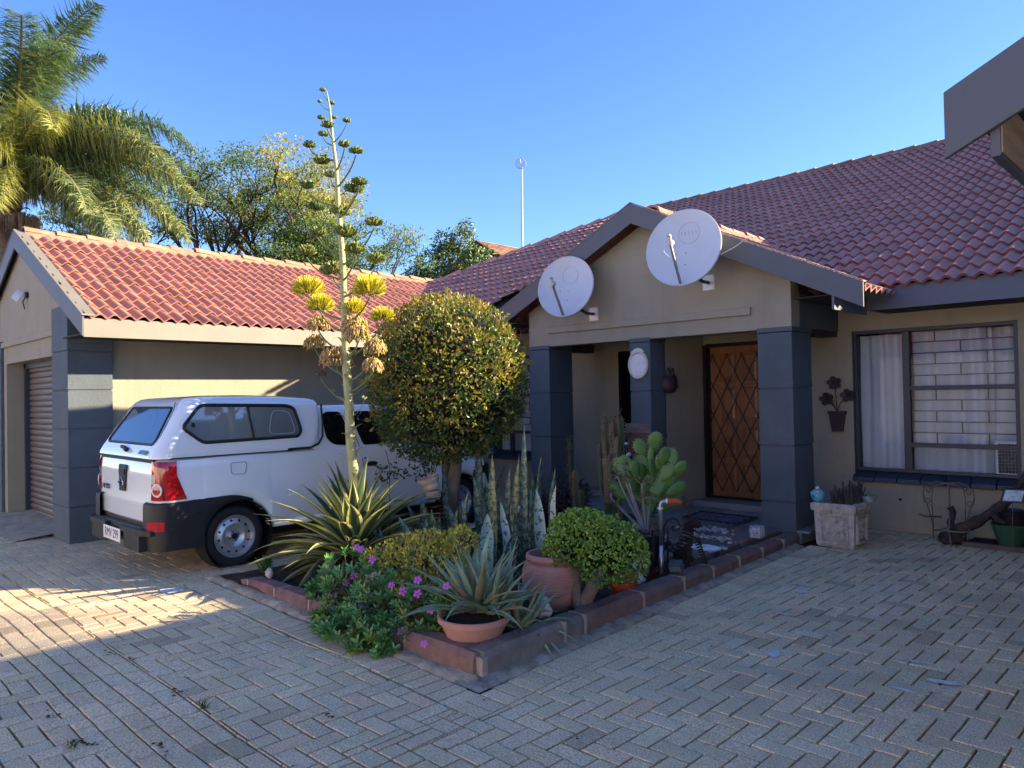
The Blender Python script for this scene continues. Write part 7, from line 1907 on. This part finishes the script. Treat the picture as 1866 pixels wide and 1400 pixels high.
def tree(label,base,H_,spread,seed,colf,nl=70,lsz=.14,limbs=6,z0=.45,flat=.45,name='feathery_tree',group='trees behind the garage',clr=.62,zmin=None):
    T_=thing(name,label,'tree',base,group=None); r=random.Random(seed); B=V(base); wood=MB(); lf=MB()
    def limb(p,d,L_,r0,depth):
        P=[p];q=p;dd=d.copy(); n=5
        for i in range(n):
            dd=(dd+rdir(r)*.28+V((0,0,.05))).normalized(); q=q+dd*L_/n; P.append(q)
        wood.tube(P,[r0*(1-.5*i/n) for i in range(n+1)],6 if depth<2 else 4)
        if depth==3:
            cl(P[-1],clr); return
        if depth==2 and r.random()<.6: cl(P[3],clr*.7)
        for k in range(3 if depth else 3):
            i=r.choice([3,4,5]); nd=(dd*.8+rdir(r)*.75+V((0,0,.12*(1 if depth<2 else -.3)))).normalized(); limb(P[i],nd,L_*.62,r0*.5,depth+1)
    def cl(c,R_):
        g0=r.uniform(.75,1.2)
        for i in range(nl):
            d=rdir(r); q=c+V((d.x*R_,d.y*R_,d.z*R_*flat))*r.random()**.4; g=g0*r.uniform(.6,1.3)
            leaf2(lf,q,(rdir(r)+V((0,0,-.25))).normalized(),rdir(r)+V((0,0,1.0)),lsz*r.uniform(.6,1.3),lsz*.36,tuple(cc*g for cc in colf(q,r)))
    zt=H_*z0; top=B+V((r.uniform(-.2,.2),r.uniform(-.2,.2),zt)); wood.tube([B,B+V((.1,0,zt*.5)),top],[.32,.26,.2],10)
    for k in range(limbs):
        a=2*PI*k/limbs+r.uniform(-.3,.3); d=V((math.cos(a)*.8,math.sin(a)*.8,r.uniform(.55,1.3))).normalized(); limb(top+V((0,0,-.3*r.random())),d,(H_-zt)*.62*spread,.13,1)
    obj('trunk',wood,mat('dark_bark_%d'%seed,(.075,.055,.045),.95,.4,3),T_,smooth=True); obj('crown',lf,LFD if name!='broadleaf_tree' else LFT,T_); return T_
def jac(q,r):
    t=noise.noise(q*.35)+ (q.z-9.3)*.16  # sunlit yellow painted into the leaf colour, stronger towards the top
    if t>.28 and r.random()<.8: return (.42,.37,.06)
    if t>.05: return (.28,.32,.07)
    return (.13,.20,.065)
def jdark(q,r): return (.10,.155,.06) if r.random()<.75 else (.22,.24,.08)
tree('feathery green tree with bare dark limbs behind the middle of the garage ridge',(-29.6,12.9,0),10.8,1.12,11,jdark,150,.17,7,.50,clr=.8)
tree('lit yellow green feathery tree behind the agave stalk',(-27.3,14.9,0),10.4,1.1,12,jac,190,.16,9,.50,clr=.85)
tree('yellow green tree sloping down right of the agave stalk',(-26.7,15.8,0),8.7,1.0,15,jac,180,.15,8,.55,clr=.85)
tree('sparse dark limbed tree seen through the palm fronds',(-33.2,9.4,0),9.6,1.0,13,jdark,110,.17,6,.62,clr=.7)
# broadleaf tree right of the garage ridge end
def bl(q,r): return (.26,.32,.06) if r.random()<.42 else (.08,.14,.06)
def clumptree(label,base,clumps,seed,colf,lsz,n):
    T_=thing('broadleaf_tree',label,'tree',base); r=random.Random(seed); lf=MB(); wood=MB(); B=V(base)
    cz=sum(c[0][2] for c in clumps)/len(clumps); wood.tube([B,(B.x,B.y,cz*.6),(B.x,B.y,cz)],[.2,.15,.08],8)
    for (c,R_,hz) in clumps:
        c=V(c); wood.tube([(B.x,B.y,cz*.7),(V((B.x,B.y,cz)).lerp(c,.5)),c],[.07,.04,.02],5)
        for i in range(int(n*R_*R_)):
            d=rdir(r,.1); q=1-.5*r.random()**1.5; 
            if noise.noise(d*3+c)<-.28: continue
            p=c+V((d.x*R_*q,d.y*R_*q,d.z*hz*q)); g=r.uniform(.6,1.3)
            leaf2(lf,p,(d*.4+rdir(r)+V((0,0,-.3))).normalized(),rdir(r)+V((0,0,.8)),lsz*r.uniform(.7,1.3),lsz*.5,tuple(cc*g for cc in colf(p,r)))
    obj('trunk',wood,BARK,T_,smooth=True); obj('crown',lf,LFT,T_); return T_
def at(r_,u_,dd=0): # offsets in metres right/up of the tree centre
    return (-22.6+.713*r_-.70*dd,19.7+.701*r_+.713*dd,u_)
clumptree('dark green broadleaf tree beside the distant brick gable',(-22.6,19.7,0),[(at(0,6.9),.85,.9),(at(.45,7.9),.55,.55),(at(-.35,7.75),.5,.6),(at(.55,8.4),.28,.4),(at(-.95,6.9),.6,.65),(at(1.1,6.9),.75,.7),(at(.4,6.1,.3),1.0,.8),(at(-.8,6.1),.9,.7),(at(-1.5,6.4),.5,.4),(at(1.5,6.2),.7,.6),(at(-2.0,5.9),.5,.35),(at(-.2,7.3),.6,.6)],5,bl,.14,1900)
clumptree('low dark shrub tops beyond the end of the garage ridge',(-24.9,17.5,0),[(at(-2.9,6.15),.5,.35),(at(-3.5,6.1),.45,.3),(at(-4.2,6.15),.5,.35),(at(-2.4,6.0),.5,.4),(at(-5.0,6.1),.4,.3)],9,lambda q,r:(.03,.055,.025),.13,1500)
# neighbour's house
NH=thing('neighbour_house','distant brick house gable with orange tiled roof','house',(-28,26,0))
mb=MB(); ax_,ay_,az__=-27.94,26,9.59; hw_=4.6; s_=.571
mb.prism([(ax_-hw_,ay_+.3,0),(ax_+hw_,ay_+.3,0),(ax_+hw_,ay_+.3,az__-hw_*s_),(ax_,ay_+.3,az__-.12),(ax_-hw_,ay_+.3,az__-hw_*s_)],(0,.4,0)) 
bmt=bpy.data.materials.new('face_brick'); bmt.use_nodes=True; N_,L_=nt(bmt); bs=N_['Principled BSDF']; bs.inputs['Roughness'].default_value=.9
tc_=N_.new('ShaderNodeTexCoord'); mp_=N_.new('ShaderNodeMapping'); mp_.inputs['Rotation'].default_value=(PI/2,0,0); bk_=N_.new('ShaderNodeTexBrick'); bk_.inputs['Scale'].default_value=2.2; bk_.inputs['Color1'].default_value=(.15,.09,.06,1); bk_.inputs['Color2'].default_value=(.10,.06,.045,1); bk_.inputs['Mortar'].default_value=(.16,.14,.12,1)
L_.new(tc_.outputs['Object'],mp_.inputs[0]); L_.new(mp_.outputs[0],bk_.inputs[0]); L_.new(bk_.outputs[0],bs.inputs['Base Color'])
obj('brick_wall',mb,bmt,NH)
mb=MB(); Vd=V((-1,0,s_)).normalized(); e0=(ax_+hw_+.3); ln_=hw_+.3
rr=random.Random(3); nu,nv=46,22; Ud=V((0,1,0)); O0=V((e0,ay_-.1,az__-ln_*s_)); sl_len=ln_*math.sqrt(1+s_*s_)
for j in range(nv):
    for i in range(nu):
        a=O0+Ud*(i*.34)+Vd*(j*sl_len/nv); g=rr.uniform(.75,1.25); mb.quad(a+V((0,0,.03)),a+Ud*.34+V((0,0,.03)),a+Ud*.34+Vd*(sl_len/nv),a+Vd*(sl_len/nv),0,g)
Vd2=V((1,0,s_)).normalized(); O1=V((ax_-ln_,ay_-.1,az__-ln_*s_)); mb.quad(O1,O1+Ud*15.6,V((ax_,ay_+15.5,az__)),V((ax_,ay_-.1,az__)))
obj('roof_tiles',mb,mat('orange_tile',(.40,.21,.12),.8,.2,3,vcol=True),NH)
mb=MB()
for sg in (1,-1): mb.prism([(ax_,ay_-.15,az__),(ax_+sg*ln_,ay_-.15,az__-ln_*s_),(ax_+sg*ln_,ay_-.15,az__-ln_*s_-.16),(ax_,ay_-.15,az__-.16)],(0,.05,0))
obj('barge_board',mb,M['soffit'],NH)
# mast with grid antenna
AN=thing('antenna_mast','thin white mast with a round grid antenna above the main roof','antenna',(-16.58,17.5,4))
mb=MB(); mb.tube([(-16.6,17.5,4.0),(-16.6,17.5,7.2),(-16.56,17.5,9.0)],[.035,.035,.024],8); obj('mast',mb,mat('white_mast',(.6,.62,.64),.4,.05),AN)
mb=MB(); c=V((-16.57,17.46,9.12)); rv=V((.713,.701,0)); R_=.17
mb.tube([c+rv*R_*math.cos(2*PI*i/24)+V((0,0,R_*math.sin(2*PI*i/24))) for i in range(25)],.008,5,caps=False)
for k in range(-4,5):
    x=k*.036; h=math.sqrt(max(0,R_*R_-x*x)); mb.tube([c+rv*x+V((0,0,-h)),c+rv*x+V((0,0,h))],.0035,4); mb.tube([c+rv*(-h)+V((0,0,x)),c+rv*h+V((0,0,x))],.0035,4)
obj('grid_reflector',mb,mat('grey_grid',(.45,.45,.45),.4,.1),AN)
mb=MB(); mb.tube([c+rv*.05+V((.05,-.15,.05)),c+rv*.05+V((.05,-.15,.12)),c+V((0,0,.0)),c+V((0,0,-.16))],.012,5); obj('feed',mb,WHT,AN)
# ---- opposite house that reflects, and unseen tree casters added for shade
RB=thing('opposite_house','pale house with bright red roof across the courtyard','house',(-6,-10,0))
mb=MB(); mb.box(-24,9,-11,-6,0,2.85); obj('plaster_wall',mb,mat('pale_plaster',(.80,.76,.70),.9,.1,1),RB)
mb=MB(); mb.prism([(-24.4,-5.6,2.7),(-24.4,-5.6,2.9),(-24.4,-9,3.9),(-24.4,-13,2.9),(-24.4,-13,2.7)],(34,0,0)); obj('red_roof',mb,mat('bright_red_sheet',(.42,.035,.03),.5,.1,1),RB)
def shadecaster(label,a,b,d,R_,hz,seed,n,clumps=7):  # tree shaped casters out of view, added to shape shade and the sun patch
    # crown centre given in sun coordinates (across, above, away)
    x=.753*a+.659*d; y=-.659*a+.753*d; z=b+.3517*d
    r=random.Random(seed); cl=[((x,y,z),R_*.8,hz*.8)]
    for i in range(clumps): dd=rdir(r); cl.append(((x+dd.x*R_*.6,y+dd.y*R_*.6,z+dd.z*hz*.6),R_*.55,hz*.5))
    return clumptree(label,(x,y,0),cl,seed,bl,.2,n)

shadecaster('unseen leafy crown added beyond the house roof to shade the garage corner',-9.35,1.95,24,1.25,.60,31,420)
shadecaster('unseen tall leafy crown added far right to shade the paving',-3.9,2.45,30,2.3,1.5,32,420)
shadecaster('unseen low leafy crown added far right to trim the sun patch',-3.95,.45,26,1.15,.75,33,2000)
shadecaster('unseen small leafy crown added to close the gap beside the sun patch',-5.75,.30,27,.85,.42,34,2600)

# ---- every separate piece becomes a part of its own
def explode(o):
    me=o.data; n=len(me.vertices); par=list(range(n))
    def find(i):
        while par[i]!=i: par[i]=par[par[i]]; i=par[i]
        return i
    for e in me.edges:
        a,b=find(e.vertices[0]),find(e.vertices[1])
        if a!=b: par[a]=b
    isl={}
    for p in me.polygons: isl.setdefault(find(p.vertices[0]),[]).append(p.index)
    if len(isl)<2 or len(isl)>24: return
    keys=list(isl); base=bmesh.new(); base.from_mesh(me)
    for k in keys[1:]+keys[:1]:
        bm=base.copy(); bm.faces.ensure_lookup_table(); keep=set(isl[k])
        bmesh.ops.delete(bm,geom=[f for f in bm.faces if f.index not in keep],context='FACES')
        m2=me if k==keys[0] else me.copy(); bm.to_mesh(m2); bm.free()
        if k!=keys[0]:
            d=o.copy(); d.data=m2; COL.objects.link(d)
            for c in [c for c in bpy.data.objects if c.parent==o][:0]: pass
    base.free()
for o_ in list(bpy.data.objects):
    if o_.type=='MESH' and o_.parent is not None and o_.name.split('.')[0] in ('fascia_board','wheel_well','mortar_joint','soffit','pillar_capital','sill_rail','headlight','sliding_door_frame','rafter','window_reveal','white_blossom','barge_flashing','bolt','yellow_spot','tailgate_seal','feed','canopy_seal'):
        explode(o_)
